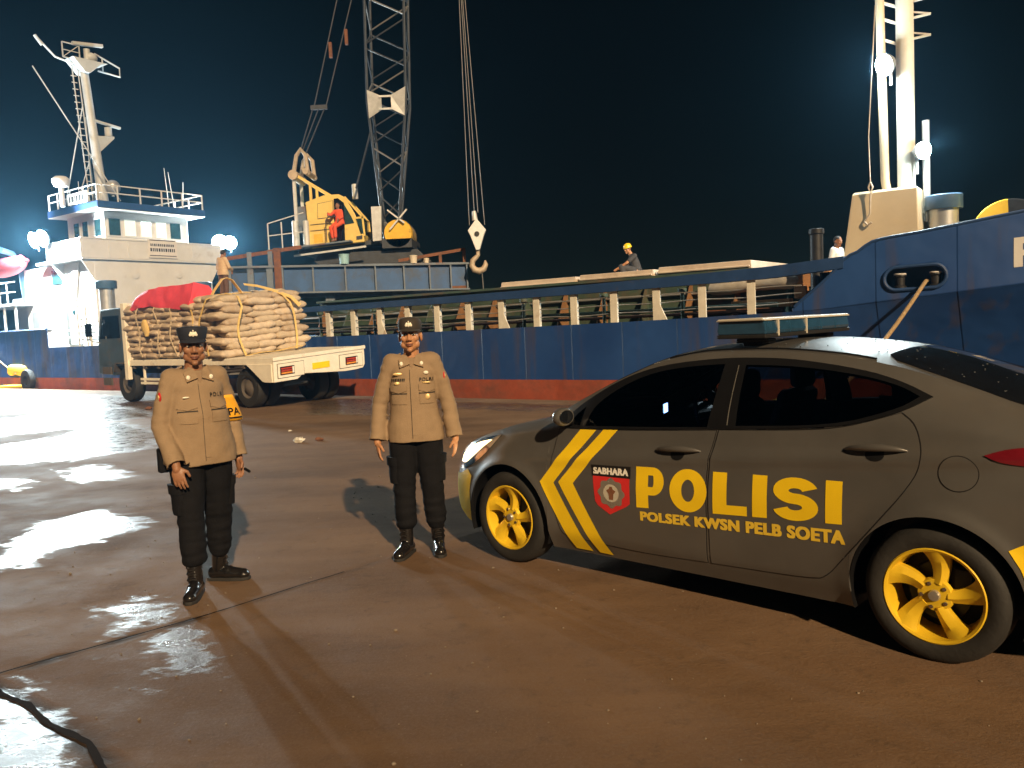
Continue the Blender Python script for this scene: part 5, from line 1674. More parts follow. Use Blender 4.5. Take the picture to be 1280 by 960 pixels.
def T(u, w, z):
    """lorry coordinates: u forwards from the tail, w across from the left side, z up -> local"""
    return Vector((u, -w, z + .055 * w))


def make_truck():
    root = empty('cargo_truck', TO, TYAW, 'cream flatbed lorry loaded with sacks parked along the quay edge', 'truck')
    W = 2.5
    bed = MB()
    bed.add([T(u, w, z) for u in (.0, 6.4) for w in (0, W) for z in (.98, 1.13)], [(0, 1, 3, 2), (4, 6, 7, 5), (0, 4, 5, 1), (2, 3, 7, 6), (0, 2, 6, 4), (1, 5, 7, 3)])
    b0 = bed.build('flatbed', 'truck_cream', root, bevel=.01)
    hb = MB()
    hb.add([T(u, w, z) for u in (6.28, 6.36) for w in (0, W) for z in (1.0, 2.60)], [(0, 1, 3, 2), (4, 6, 7, 5), (0, 4, 5, 1), (2, 3, 7, 6), (0, 2, 6, 4), (1, 5, 7, 3)])
    h0 = hb.build('headboard', 'truck_cream', root, bevel=.01)
    hp = MB(); hp.add([T(u, w, z) for u in (6.22, 6.40) for w in (-.05, .06) for z in (.62, 2.62)], [(0, 1, 3, 2), (4, 6, 7, 5), (0, 4, 5, 1), (2, 3, 7, 6), (0, 2, 6, 4), (1, 5, 7, 3)]); hp.build('headboard_post', 'truck_cream', h0, bevel=.008)
    # tail board with lamps and number plate, side skirt returning forwards
    def rear(poly, u0, u1, nm, mat, parent, bevel=0):
        m = MB(); m.prism(poly, lambda w, z, d: T(d, w, z), u0, u1); return m.build(nm, mat, parent, bevel=bevel)
    tail = rear([(0, .60), (.60, .60), (.78, .70), (1.95, .60), (2.3, .60), (2.5, .62), (2.56, .70), (2.56, 1.13), (0, 1.13)], -.06, .03, 'tailboard', 'truck_cream', root, .01)
    rear([(-.02, 1.06), (2.58, 1.06), (2.58, 1.14), (-.02, 1.14)], -.085, -.058, 'tail_rim', 'truck_cream', tail, .006)
    for a in (.10, 1.80):
        r = rear([(a, .68), (a + .68, .68), (a + .68, .98), (a, .98)], -.075, -.058, 'lamp_panel', 'truck_cream', tail, .004)
        rear([(a - .012, .668), (a + .692, .668), (a + .692, .992), (a - .012, .992)], -.066, -.058, 'panel_gap', 'truck_dirt', tail)
        lx = a + (.05 if a < 1 else .16)
        bz = rear([(lx, .74), (lx + .37, .74), (lx + .37, .92), (lx, .92)], -.09, -.074, 'rear_lamp', 'black_gloss', r, .004)
        for k, mt in enumerate(('lamp_orange', 'lamp_red', 'lamp_red')):
            rear([(lx + .02, .76 + .05 * k), (lx + .30, .76 + .05 * k), (lx + .30, .795 + .05 * k), (lx + .02, .795 + .05 * k)], -.10, -.089, 'lamp_lens', mt, bz)
        rear([(lx + .31, .76), (lx + .35, .76), (lx + .35, .90), (lx + .31, .90)], -.10, -.089, 'lamp_lens', 'sticker_white', bz)
    rear([(1.02, .76), (1.50, .76), (1.50, .90), (1.02, .90)], -.075, -.058, 'number_plate', 'plate_yellow', tail)
    rear([(.98, .70), (1.55, .70), (1.55, .96), (.98, .96)], -.0615, -.0585, 'plate_panel', 'truck_cream', tail)
    sk = MB(); sk.prism([(0, .60), (0, 1.0), (.95, 1.0), (.72, .86), (.35, .62), (.25, .60)], lambda u, z, d: T(u, d, z), -.02, .03); sk.build('side_skirt', 'truck_cream', tail, bevel=.008)
    # chassis and underrun rails
    ch = MB()
    for w in (.75, 1.75): ch.add([T(u, w + dw, z) for u in (.1, 8.2) for dw in (-.05, .05) for z in (.70, .96)], [(0, 1, 3, 2), (4, 6, 7, 5), (0, 4, 5, 1), (2, 3, 7, 6), (0, 2, 6, 4), (1, 5, 7, 3)])
    ch.add([T(u, w, z) for u in (3.0, 3.2) for w in (.75, 1.75) for z in (.72, .94)], [(0, 1, 3, 2), (4, 6, 7, 5), (0, 4, 5, 1), (2, 3, 7, 6), (0, 2, 6, 4), (1, 5, 7, 3)])
    ch.build('chassis', 'truck_dirt', root)
    for u in np.arange(.5, 6.2, .62):
        c = MB(); c.add([T(u + du, w, z) for du in (-.04, .04) for w in (.03, W - .03) for z in (.90, .985)], [(0, 1, 3, 2), (4, 6, 7, 5), (0, 4, 5, 1), (2, 3, 7, 6), (0, 2, 6, 4), (1, 5, 7, 3)]); c.build('cross_bearer', 'truck_dirt', root)
    for z in (.52, .62):
        c = MB(); c.bar(T(2.2, .12, z), T(5.9, .12, z), .04, .06); c.build('side_guard', 'truck_cream', root)
    for u in (2.4, 4.0, 5.7):
        c = MB(); c.bar(T(u, .12, .48), T(u, .12, 1.0), .05, .05); c.build('guard_post', 'truck_cream', root)
    for k in range(3):
        c = MB(); c.bar(T(.9, .20, .80 + .07 * k), T(2.3, .20, .74 + .07 * k), .03, .045); c.build('guard_slat', 'galv', root)
    tk = MB(); tk.add([T(u, w, z) for u in (3.4, 4.6) for w in (.25, .75) for z in (.50, .92)], [(0, 1, 3, 2), (4, 6, 7, 5), (0, 4, 5, 1), (2, 3, 7, 6), (0, 2, 6, 4), (1, 5, 7, 3)]); tk.build('fuel_tank', 'truck_dirt', root, bevel=.05)
    mf = rear([(.2, .45), (1.1, .45), (1.1, .62), (.2, .62)], .25, .28, 'mud_flap', 'rubber', root)
    # wheels
    def wheel(u, w, r, wd):
        t = MB(); t.lathe([(.24, -wd / 2), (r * .72, -wd / 2 - .01), (r * .93, -wd / 2), (r, -wd * .32), (r, wd * .32), (r * .93, wd / 2), (r * .72, wd / 2 + .01), (.24, wd / 2)], (0, 0, 0), 'Y', 40)
        to = t.build('wheel', 'rubber', root, smooth=40, loc=T(u, w, 0) * 1 + Vector((0, 0, r - .055 * w)))
        q = MB(); q.lathe([(.24, wd / 2), (.25, wd / 2 - .01), (.20, wd / 2 - .06), (.13, wd / 2 - .02), (.08, wd / 2 + .02), (.001, wd / 2 + .03)], (0, 0, 0), 'Y', 32); q.build('rim', 'truck_dirt', to, smooth=40)
    for w in (.26, .58, 1.95, 2.27): wheel(1.15, w, .46, .27)
    for w in (.30, 2.22): wheel(6.75, w, .48, .28)
    ax = MB(); ax.tube([T(1.15, .3, .46), T(1.15, 2.2, .34)], .09, 12); ax.ell(T(1.15, 1.25, .40), (.28, .2, .22)); ax.build('rear_axle', 'truck_dirt', root, smooth=40)
    # cab, pale blue, open side window, mirror
    cb = MB()
    prof = [(6.55, .95), (6.55, 2.45), (6.75, 2.52), (7.9, 2.50), (8.15, 1.75), (8.25, .75), (7.35, .70), (7.2, .95), (6.95, 1.08), (6.7, 1.05)]
    cb.prism(prof, lambda u, z, d: T(u, d, z), .12, 2.38)
    cab = cb.build('cab', 'truck_blue', root, bevel=.04)
    m = MB(); m.prism([(6.85, 1.72), (6.85, 2.32), (7.75, 2.32), (7.98, 1.72)], lambda u, z, d: T(u, d, z), .10, .125); m.build('cab_window', 'tint_glass', cab)
    m = MB(); m.prism([(6.80, .98), (6.80, 2.38), (7.8, 2.38), (8.05, 1.70), (8.05, .98), (7.3, .98)], lambda u, z, d: T(u, d, z), .113, .122); m.build('cab_door', 'truck_blue', cab)
    m = MB(); m.tube([T(7.95, .12, 2.2), T(8.1, -.1, 2.25), T(8.1, -.12, 1.7), T(8.0, .1, 1.6)], .018, 8); mo = m.build('mirror_bracket', 'galv', cab, smooth=40)
    m = MB(); m.box(T(8.1, -.14, 1.98), (.06, .18, .36)); m.build('mirror', 'black_gloss', mo, bevel=.02)
    for z in (.55, .85):
        m = MB(); m.bar(T(7.35, .05, z), T(7.8, .05, z), .05, .2); m.build('cab_step', 'truck_dirt', cab)
    m = MB(); m.prism([(6.15, .95), (6.22, 1.06), (7.2, 1.06), (7.32, .8), (7.28, .8), (7.15, 1.02), (6.3, 1.02), (6.2, .92)], lambda u, z, d: T(u, d, z), .08, .5); m.build('mudguard', 'truck_dirt', root)
    return root


make_truck()


def sack_mesh(seed, L=.80, Wd=.46, Hh=.185):
    rnd = random.Random(seed)
    nu, nv = 20, 14
    mb = MB(); rings = []
    for i in range(nu + 1):
        t = -1 + 2 * i / nu
        e = (1 - abs(t) ** 8)
        hw = Wd / 2 * (.86 + .14 * math.sqrt(max(0, e)))
        hh = Hh / 2 * max(.14, math.sqrt(max(0, 1 - abs(t) ** 5.5)))
        ring = []
        for k in range(nv):
            a = 2 * math.pi * k / nv
            c, s = math.cos(a), math.sin(a)
            x = math.copysign(abs(c) ** .62, c) * hw; z = math.copysign(abs(s) ** .72, s) * hh
            p = Vector((x, t * L / 2, z))
            d = noise.noise(p * 7 + Vector((seed * 3.1, 0, 0))) * .022 + noise.noise(p * 18 + Vector((0, seed, 0))) * .008
            ring.append(p + Vector((c, 0, s)) * d)
        rings.append(ring)
    mb.loft(rings)
    for v in mb.v: v.z += Hh / 2
    return mb.mesh('sack_mesh')


SACKS = [sack_mesh(k) for k in range(6)]
for i, me in enumerate(SACKS):
    me.shade_smooth(); me.set_sharp_from_angle(angle=R(60)); me.materials.append(M[('sack', 'sack_pale', 'sack_dim', 'sack', 'sack_pale', 'sack')[i]])

truck_m = Matrix.Translation(TO) @ Matrix.Rotation(TYAW, 4, 'Z') @ Matrix.Rotation(-.055, 4, 'X')


def put_sack(u, w, z, rz, label, group, rnd, tilt=0.):
    me = rnd.choice(SACKS)
    o = bpy.data.objects.new('sack', me); COL.objects.link(o)
    m = truck_m @ Matrix.Translation((u, -w, z)) @ Matrix.Rotation(rz, 4, 'Z') @ Matrix.Rotation(tilt + rnd.uniform(-.05, .05), 4, 'X') @ Matrix.Rotation(rnd.uniform(-.06, .06), 4, 'Y')
    s = rnd.uniform(.95, 1.06)
    o.matrix_world = m @ Matrix.Diagonal((s, rnd.uniform(.95, 1.05), rnd.uniform(.98, 1.14), 1))
    tag(o, label, 'sack', group)
    return o


def load_sacks():
    rnd = random.Random(3)
    LH = .142; Z0 = 1.135
    U0, U1 = 1.78, 6.2
    ncol = 11; du = (U1 - U0) / ncol
    lab_side = 'woven sack in the stacked wall of sack ends facing out along the lorry side'
    lab_rear = 'pale woven sack lying lengthwise in the stack at the tail end of the load'
    lab_top = 'woven sack lying on the top layer of the lorry load'
    for k in range(9):
        for c in range(ncol):
            u = U0 + du * (c + .5) + (.5 * du if k % 2 else 0) - .1 + rnd.uniform(-.03, .03)
            if c == 0: continue
            put_sack(u, .43 + rnd.uniform(-.05, .05), Z0 + LH * k, rnd.uniform(-.09, .09), lab_side, 'sacks along the lorry side', rnd)
        for r in range(3):
            w = .42 + .76 * r + (.12 if k % 2 else -.05) + rnd.uniform(-.04, .04)
            put_sack(U0 + .16 + rnd.uniform(-.05, .05), w, Z0 + LH * k, rnd.uniform(-.10, .10), lab_rear, 'sacks at the tail end of the load', rnd)
    for c in range(ncol):
        for r in range(3):
            if r == 0 and c > 0 and False: continue
            z = Z0 + LH * 9 + (.03 if c in (1, 2, 3) else -.02)
            if c in (6, 7) and r == 0: z -= .03
            put_sack(U0 + du * (c + .5), .50 + .72 * r + rnd.uniform(-.04, .04), z - (.03 if r == 0 else 0), rnd.uniform(-.15, .15), lab_top, 'sacks on top of the load', rnd)
        for r in (1, 2):
            put_sack(U0 + du * (c + .5), .45 + .74 * r, Z0 + LH * 8, rnd.uniform(-.1, .1), lab_top, 'sacks on top of the load', rnd)


load_sacks()


def TW(u, w, z): return truck_m @ Vector((u, -w, z))


def ribbon(name, pts, width, mat, label, cat, group=None, along=None):
    """a webbing strap: pts in world, flat side outwards along the lorry side"""
    a = along or TX
    m = MB(); rows = []
    for i, p in enumerate(pts):
        d = (pts[min(i + 1, len(pts) - 1)] - pts[max(i - 1, 0)]).normalized()
        s = (a - d * a.dot(d)).normalized() * width / 2
        nrm = d.cross(s).normalized() * .006
        rows.append([p - s - nrm, p + s - nrm, p + s + nrm, p - s + nrm])
    m.loft(rows)
    return tag(m.build(name, mat, None, smooth=50), label, cat, group)


def straps():
    rnd = random.Random(5)
    labs = ['pale webbing strap over the sacks nearest the white headboard', 'pale webbing strap on the sack wall just right of the yellow rag', 'cream webbing strap on the sack wall behind the policeman in navy cap',
            'long cream strap hanging slack across the sacks left of the tall loop', 'cream strap down the tail corner of the sacks under the tall loop']
    for k, (u, wob, mat) in enumerate(((5.35, .05, 'webbing_pale'), (4.55, -.04, 'webbing_pale'), (3.75, .06, 'webbing_pale'), (3.0, -.10, 'webbing'), (2.25, .14, 'webbing'))):
        pts = [TW(u - .1, 1.2, 2.60), TW(u - .05, .35, 2.60), TW(u, .06, 2.50)]
        for i in range(1, 10):
            t = i / 9
            pts.append(TW(u + wob * math.sin(t * 3.0) * 2, .005 - .035 * math.sin(t * 9 + k), 2.50 - 1.30 * t))
        ribbon('webbing_strap', pts, .045, mat, labs[k], 'strap')
    along = Vector((TX.y, -TX.x, 0))
    for k, (w, lab) in enumerate(((.55, 'cream strap bowed round the tail sacks on the left'), (1.75, 'yellow strap bowed round the tail sacks on the right'))):
        pts = [TW(2.2, w, 2.62), TW(1.72, w, 2.52)]
        for i in range(1, 9):
            t = i / 8; pts.append(TW(1.53 - .03 * math.sin(t * 8), w + .2 * math.sin(t * 2.6) * (-1 if k == 0 else 1), 2.45 - 1.28 * t))
        ribbon('webbing_strap', pts, .05, 'webbing', lab, 'strap', along=along)
    # the standing lifting loop on top of the tail bundle
    pts = [TW(2.5, .30, 2.50), TW(2.42, .42, 2.72), TW(2.36, .60, 2.95), TW(2.33, .70, 2.98), TW(2.3, .82, 2.92), TW(2.22, .98, 2.62), TW(2.2, 1.05, 2.45)]
    ribbon('lifting_sling', pts, .11, 'webbing', 'yellow lifting sling standing up in a loop above the tail sacks', 'sling', along=TX)
    pts = [TW(2.1, 1.0, 2.80), TW(2.0, 1.3, 2.74), TW(1.85, 1.6, 2.62), TW(1.62, 1.95, 2.42), TW(1.52, 2.1, 2.2)]
    ribbon('lifting_sling', pts, .12, 'webbing', 'yellow sling lying down over the top right corner of the sacks', 'sling', along=Vector((TX.y, -TX.x, 0)))
    pts = [TW(1.2, .25, 1.17), TW(1.3, .7, 1.20), TW(1.4, 1.2, 1.18), TW(1.35, 1.9, 1.24)]
    ribbon('lifting_sling', pts, .10, 'webbing', 'yellow sling trailing on the lorry bed below the sacks', 'sling', along=TX)
    # yellow rag hanging on the sack wall
    m = MB(); rings = []
    for i in range(9):
        t = i / 8; r = .05 + .10 * math.sin(math.pi * t)
        rings.append([TW(5.0 + r * 1.2 * math.cos(a) + .03 * math.sin(5 * t), .0 + .05 * math.sin(a) - .02, 2.15 - .42 * t) for a in np.linspace(0, 2 * math.pi, 11)[:-1]])
    m.loft(rings); tag(m.build('yellow_rag', 'webbing', None, smooth=50), 'crumpled yellow rag tied to the sack wall near the headboard', 'rag')
    # red tarpaulin over the front of the load
    m = MB(); nu, nv = 26, 16; rows = []
    for i in range(nu + 1):
        t = i / nu; u = 5.75 - 2.85 * t; row = []
        top = 2.74 + .24 * t ** .7 + .05 * math.sin(5 * t)
        for j in range(nv + 1):
            q = j / nv
            if q < .3: f = q / .3; w, z = .75 - .1 * f, 2.45 + (top - .10 - 2.45) * f
            elif q < .5: f = (q - .3) / .2; w, z = .65 - .47 * f, top - .10 * (1 - f)
            else: f = (q - .5) / .5; w, z = .18 - .16 * math.sin(f * 1.6), top - f * (.36 + .26 * t)
            z += .03 * noise.noise(Vector((u * 2.2, q * 4, 1))); w += .06 * noise.noise(Vector((u * 3, q * 5, 7)))
            row.append(TW(u + .03 * math.sin(q * 7), w, z))
        rows.append(row)
    m.loft(rows, cap=True, closed=True)
    o = m.build('red_tarpaulin', 'red_cloth', None, smooth=60)
    tag(o, 'red tarpaulin bundled over the sacks by the white headboard', 'tarpaulin')


straps()


# ================================================================== PEOPLE  (local: facing -Y, z up, +x to the viewer's right)
def V3(*a): return Vector(a)


def oriented(p, q):
    """rotation that takes +Z onto q - p"""
    return (Vector(q) - Vector(p)).to_track_quat('Z', 'Y').to_matrix()


def head_blob(mb, c, rot, s=1.):
    def P(x, y, z): return c + rot @ (Vector((x, y, z)) * s)
    def E(x, y, z, rx, ry, rz): mb.ell(P(x, y, z), (rx * s, ry * s, rz * s), rot, 18, 12)
    E(0, .014, .034, .073, .090, .084); E(0, -.018, -.018, .063, .072, .083); E(0, -.034, -.072, .046, .048, .040)
    for k in (-1, 1):
        E(k * .037, -.062, -.016, .026, .021, .025); E(k * .046, -.034, -.058, .022, .030, .030)
        E(k * .077, .012, -.008, .011, .021, .033); E(k * .012, -.098, -.026, .011, .011, .009)
        E(k * .030, -.072, .030, .024, .014, .010)
    mb.cap(P(0, -.088, .016), .009 * s, P(0, -.104, -.020), .0135 * s)
    E(0, -.080, -.098, .021, .018, .016); E(0, -.082, -.060, .024, .014, .016)


def hand_blob(mb, wrist, fdir, palm_n, thumb_d, s=1., curl=.35):
    """palm, four unequal bent fingers, and a thumb from the side of the palm"""
    f = Vector(fdir).normalized(); n = Vector(palm_n); n = (n - f * n.dot(f)).normalized()
    t = Vector(thumb_d); t = (t - f * t.dot(f) - n * t.dot(n)).normalized()
    w = Vector(wrist)
    rot = Matrix((t, n, f)).transposed()
    mb.cap(w - f * .03 * s, .027 * s, w + f * .02 * s, .027 * s)
    mb.ell(w + f * .052 * s, (.041 * s, .017 * s, .052 * s), rot, 16, 12)
    for i, (off, L) in enumerate(((.031, .072), (.0105, .080), (-.0105, .074), (-.030, .058))):
        p = w + f * (.088 - .006 * (i == 3)) * s + t * off * s
        d = (f + t * off * 1.5).normalized(); pts = [p - d * .022 * s]; ang = curl * (.7 + .15 * i)
        cur = p
        for j, part in enumerate((.45, .32, .25)):
            pts.append(cur.copy())
            dd = (d * math.cos(ang * (j + .4)) + n * math.sin(ang * (j + .4))).normalized()
            cur = cur + dd * L * part * s
        pts.append(cur)
        rr = [.0092, .0090, .0082, .0072]
        mb.chain([(q, r_ * s) for q, r_ in zip(pts, rr)], 10)
    b = w + f * .022 * s + t * .030 * s
    d1 = (f * .72 + t * .62 + n * .30).normalized(); d2 = (f * .92 + t * .10 + n * .42).normalized()
    mb.chain([(b - t * .012 * s, .013 * s), (b + d1 * .038 * s, .0105 * s), (b + d1 * .038 * s + d2 * .032 * s, .0085 * s)], 10)


def make_person(loc, yaw, label, J, cloth, skin='skin', fine=False, scale=1., group=None):
    """J: joints in metres; cloth: colours and headgear. The body is one mesh; clothes are its children."""
    root = empty('person', loc, yaw, label, 'person', group)
    root.scale = (scale,) * 3
    hd = J['head']; hrot = Matrix.Rotation(J.get('head_yaw', 0), 3, 'Z') @ Matrix.Rotation(J.get('head_pitch', 0), 3, 'X')
    body = MB()
    head_blob(body, hd, hrot)
    neck = J['neck']; pel = J['pelvis']
    body.cap(hd + hrot @ V3(0, .015, -.05), .053, neck + V3(0, 0, -.03), .060)
    spine = [pel, pel.lerp(neck, .35), pel.lerp(neck, .75), neck + (pel - neck).normalized() * .06]
    if 'mid' in J: spine = [pel, pel.lerp(J['mid'], .7), J['mid'].lerp(neck, .5), neck + (pel - neck).normalized() * .06]
    body.chain([(spine[0], .10), (spine[1], .10), (spine[2], .11), (spine[3], .07)])
    for k in ('L', 'R'):
        sh, el, wr = J['sh' + k], J['el' + k], J['wr' + k]
        body.chain([(spine[3], .07), (sh, .05), (el, .038), (wr, .026)])
        hp, kn, an = J['hip' + k], J['kn' + k], J['an' + k]
        body.chain([(pel, .09), (hp, .08), (kn, .05), (an, .036)])
        td = J.get('toe' + k, V3(0, -1, 0)).normalized()
        body.cap(an + V3(0, 0, -.04), .034, an + td * .14 + V3(0, 0, -.055), .028)
        h = J.get('hand' + k)
        hand_blob(body, wr, h[0], h[1], h[2], 1.0, h[3]) if h else body.cap(wr, .03, wr + (wr - el).normalized() * .12, .03)
    link('body', remesh(body, .0034 if fine else .009, 5 if fine else 3, .5), skin, root)
    objs = {}
    # ---- trousers
    t = MB(); bag = cloth.get('bag', 1.)
    hemz = cloth.get('hem', .0)
    for k in ('L', 'R'):
        hp, kn, an = J['hip' + k], J['kn' + k], J['an' + k]
        end = an.lerp(kn, cloth.get('leg_end', .24))
        j = [(pel + (hp - pel) * .5 + V3(0, 0, .0), .105), (hp + (kn - hp) * .16, .104 * bag), (hp.lerp(kn, .55), .092 * bag), (kn, .077 * bag), (kn.lerp(end, .5), .074 * bag), (end + (kn - end).normalized() * .06, .072 * bag), (end + (kn - end).normalized() * .045, .056)]
        t.chain(j, 16)
    t.ell(pel + V3(0, 0, .02), (.150, .115, .12), None, 20, 12)
    me = remesh(t, .009 if fine else .016, 6)
    if fine:
        for v in me.vertices:
            p = v.co; low = max(0, min(1, (.62 - p.z) / .35))
            d = .006 * noise.noise(p * 9) + (.010 * low + .003) * noise.noise(Vector((p.x * 5, p.y * 5, p.z * 26)))
            v.co = p + v.normal * d
    tr = link('trousers', me, cloth['trousers'], root); objs['trousers'] = tr
    # ---- shirt
    s = MB(); fat = cloth.get('fat', 1.)
    mid = J.get('mid', pel.lerp(neck, .45))
    axis = [(pel + (pel - mid).normalized() * cloth.get('tail', .09), .205 * cloth.get('hips', 1.), .150 * cloth.get('hips', 1.)), (pel, .198 * cloth.get('hips', 1.), .146 * cloth.get('hips', 1.)), (pel.lerp(mid, .6), .172 * fat, .132 * fat), (mid, .166 * fat, .126 * fat), (mid.lerp(neck, .3), .170, .122), (mid.lerp(neck, .62), .168, .114), (mid.lerp(neck, .80), .140, .093), (mid.lerp(neck, .94), .085, .075)]
    rings = []
    side = (J['shL'] - J['shR']); side = Vector((side.x, side.y, 0)).normalized()
    for i, (p, rx, ry) in enumerate(axis):
        q0 = axis[max(i - 1, 0)][0]; q1 = axis[min(i + 1, len(axis) - 1)][0]
        d = (q1 - q0).normalized(); f = side.cross(d).normalized()
        belly = cloth.get('belly', 0) * math.exp(-((i - 2.2) / 1.1) ** 2)
        rings.append([p + side * (math.copysign(abs(math.cos(a)) ** .85, math.cos(a)) * rx) + f * (math.copysign(abs(math.sin(a)) ** .85, math.sin(a)) * ry - (belly if math.sin(a) < 0 else 0) * abs(math.sin(a))) for a in np.linspace(0, 2 * math.pi, 29)[:-1]])
    s.loft(rings)
    for k in ('L', 'R'):
        sh, el, wr = J['sh' + k], J['el' + k], J['wr' + k]
        e = cloth.get('sleeve', .92)
        tip = el.lerp(wr, e) if e > 0 else sh.lerp(el, 1 + e)
        j = [(mid.lerp(neck, .72), .085), (sh + (neck - sh) * .12, .069), (sh.lerp(el, .5), .063), (el, .058), (el.lerp(tip, .6), .058), (tip + (tip - el).normalized() * .03, .060)] if e > 0 else [(mid.lerp(neck, .72), .085), (sh, .07), (tip, .062)]
        s.chain(j, 16)
    me = remesh(s, .008 if fine else .015, 7)
    cuts = [(axis[0][0] + (mid - pel).normalized() * .012, (pel - mid).normalized(), .32)]
    if cloth.get('sleeve', .92) > 0:
        for k in ('L', 'R'):
            d = (J['wr' + k] - J['el' + k]).normalized(); cuts.append((J['el' + k].lerp(J['wr' + k], cloth.get('sleeve', .92)) + d * .012, d, .085))
    bm = bmesh.new(); bm.from_mesh(me)                            # open hem and cuffs
    for p, d, rad in cuts:
        fs = [f for f in bm.faces if (f.calc_center_median() - p).length < rad]
        geo = list({v for f in fs for v in f.verts}) + list({e for f in fs for e in f.edges}) + fs
        bmesh.ops.bisect_plane(bm, geom=geo, plane_co=p, plane_no=d, clear_outer=True)
    bm.to_mesh(me); bm.free()
    if fine:
        for v in me.vertices:
            p = v.co
            d = .007 * noise.noise(p * 6 + V3(3, 0, 0)) + .006 * noise.noise(Vector((p.x * 8 + p.z * 9, p.y * 9, p.z * 11 - p.x * 6)))
            if abs(p.x) > .2: d += .006 * noise.noise(Vector((p.x * 6, p.y * 6, p.z * 26)))
            v.co = p + v.normal * d
    shirt = link('shirt', me, cloth['shirt'], root); objs['shirt'] = shirt
    so_ = shirt.modifiers.new('thick', 'SOLIDIFY'); so_.thickness = .006; so_.offset = -1
    objs['bvh'] = BVHTree.FromPolygons([v.co.copy() for v in me.vertices], [list(p.vertices) for p in me.polygons])
    # ---- shoes or boots
    if cloth.get('boots'):
        for k in ('L', 'R'):
            an, kn = J['an' + k], J['kn' + k]; td = J.get('toe' + k, V3(0, -1, 0)).normalized()
            b = MB()
            g = Vector((an.x, an.y, 0))
            b.cap(an.lerp(kn, .40), .050, an + V3(0, 0, .0), .047); b.cap(g - td * .035 + V3(0, 0, .052), .045, g + td * .06 + V3(0, 0, .058), .044)
            b.cap(g + td * .05 + V3(0, 0, .050), .045, g + td * .165 + V3(0, 0, .040), .038); b.ell(g + td * .165 + V3(0, 0, .036), (.044, .044, .032), None, 16, 10)
            for z in (.11, .15, .19):
                b.cap(g + V3(-.04, 0, z) + td * .012, .012, g + V3(.04, 0, z) + td * .012, .012)
            me = remesh(b, .006 if fine else .012, 4)
            bo = link('boot', me, 'boot', root)
            so = MB(); ring = []
            sd = Vector((td.y, -td.x, 0))
            pr = [(-.085, 0), (-.075, .036), (0, .042), (.10, .048), (.17, .044), (.208, .02), (.212, 0)]
            pr = pr + [(a, -w) for a, w in pr[-2:0:-1]]
            so.prism([(a, w) for a, w in pr], lambda a, w, d: g + td * a + sd * w + V3(0, 0, d), .0, .022); so.build('sole', 'rubber', bo, bevel=.004)
            if fine:
                la = MB()
                for i in range(6):
                    z = .085 + .03 * i; yv = .052 - .012 * i * .3
                    la.tube([g + td * (yv + .012) + sd * .022 + V3(0, 0, z), g + td * (yv + .02) + V3(0, 0, z + .006), g + td * (yv + .012) - sd * .022 + V3(0, 0, z)], .0035, 6)
                la.build('laces', 'hair', bo, smooth=40)
    # ---- face
    def HP(x, y, z): return hd + hrot @ V3(x, y, z)
    if fine:
        for k in (-1, 1):
            e = MB(); e.ell(HP(k * .030, -.083, .010), (.0135, .008, .0062), hrot, 14, 8); eo = e.build('eye', 'eye', root, smooth=60)
            e = MB(); e.ell(HP(k * .030, -.0895, .0095), (.0062, .004, .0056), hrot, 12, 8); e.build('iris', 'iris', eo, smooth=60)
            e = MB(); e.cap(HP(k * .017, -.0885, .0175), .0028, HP(k * .045, -.076, .0160), .0022, 8); e.build('eyelid', 'hair', eo, smooth=60)
            e = MB(); e.cap(HP(k * .014, -.0915, .0305), .0046, HP(k * .048, -.076, .0315), .0032, 8); e.build('eyebrow', 'hair', root, smooth=60)
        sm = J.get('smile', 0)
        l_ = MB(); l_.tube([HP(-.026, -.083, -.056 + sm), HP(-.012, -.0945, -.0555), HP(0, -.0965, -.0565), HP(.012, -.0945, -.0555), HP(.026, -.083, -.056 + sm)], .005, 8, [.0015, .0042, .0044, .0042, .0015])
        l_.tube([HP(-.024, -.083, -.058 + sm), HP(-.011, -.0945, -.0645), HP(0, -.096, -.066), HP(.011, -.0945, -.0645), HP(.024, -.083, -.058 + sm)], .005, 8, [.0015, .0050, .0056, .0050, .0015])
        l_.build('lips', 'lips', root, smooth=60)
        l_ = MB(); l_.tube([HP(-.025, -.0845, -.0565 + sm), HP(-.010, -.0985, -.0595), HP(.010, -.0985, -.0595), HP(.025, -.0845, -.0565 + sm)], .0016, 6); l_.build('mouth_line', 'hair', root, smooth=60)
    # hair: a close shell over the back and sides
    h = MB(); h.ell(HP(0, .020, .030), (.0785, .094, .090), hrot, 26, 18)
    keep = []
    for f in h.f:
        c = hrot.inverted() @ (sum((h.v[i] for i in f), Vector()) / len(f) - hd)
        if (c.y > .0 and c.z > -.045 - .3 * max(0, c.y - .03)) or (c.z > .055 and c.y > -.055): keep.append(f)
    h.f = keep
    ho = h.build('hair', 'hair', root, smooth=70); ho.modifiers.new('thick', 'SOLIDIFY').thickness = .006
    # ---- headgear
    gear = cloth.get('gear')
    if gear in ('kepi', 'field'):
        mat = cloth['cap']
        zs = [(.050, .083, .101), (.070, .086, .104), (.112, .095, .111), (.120, .092, .108), (.124, .07, .085), (.126, .001, .001)] if gear == 'kepi' else [(.048, .083, .101), (.070, .086, .104), (.098, .086, .103), (.118, .075, .090), (.128, .04, .05), (.130, .001, .001)]
        c = MB(); c.loft([[HP(rx * math.cos(a), .012 + ry * math.sin(a), z + (.006 if math.sin(a) < -.2 and z > .1 else 0)) for a in np.linspace(0, 2 * math.pi, 41)[:-1]] for z, rx, ry in zs])
        co = c.build('cap', mat, root, smooth=50)
        v = MB(); rows = []
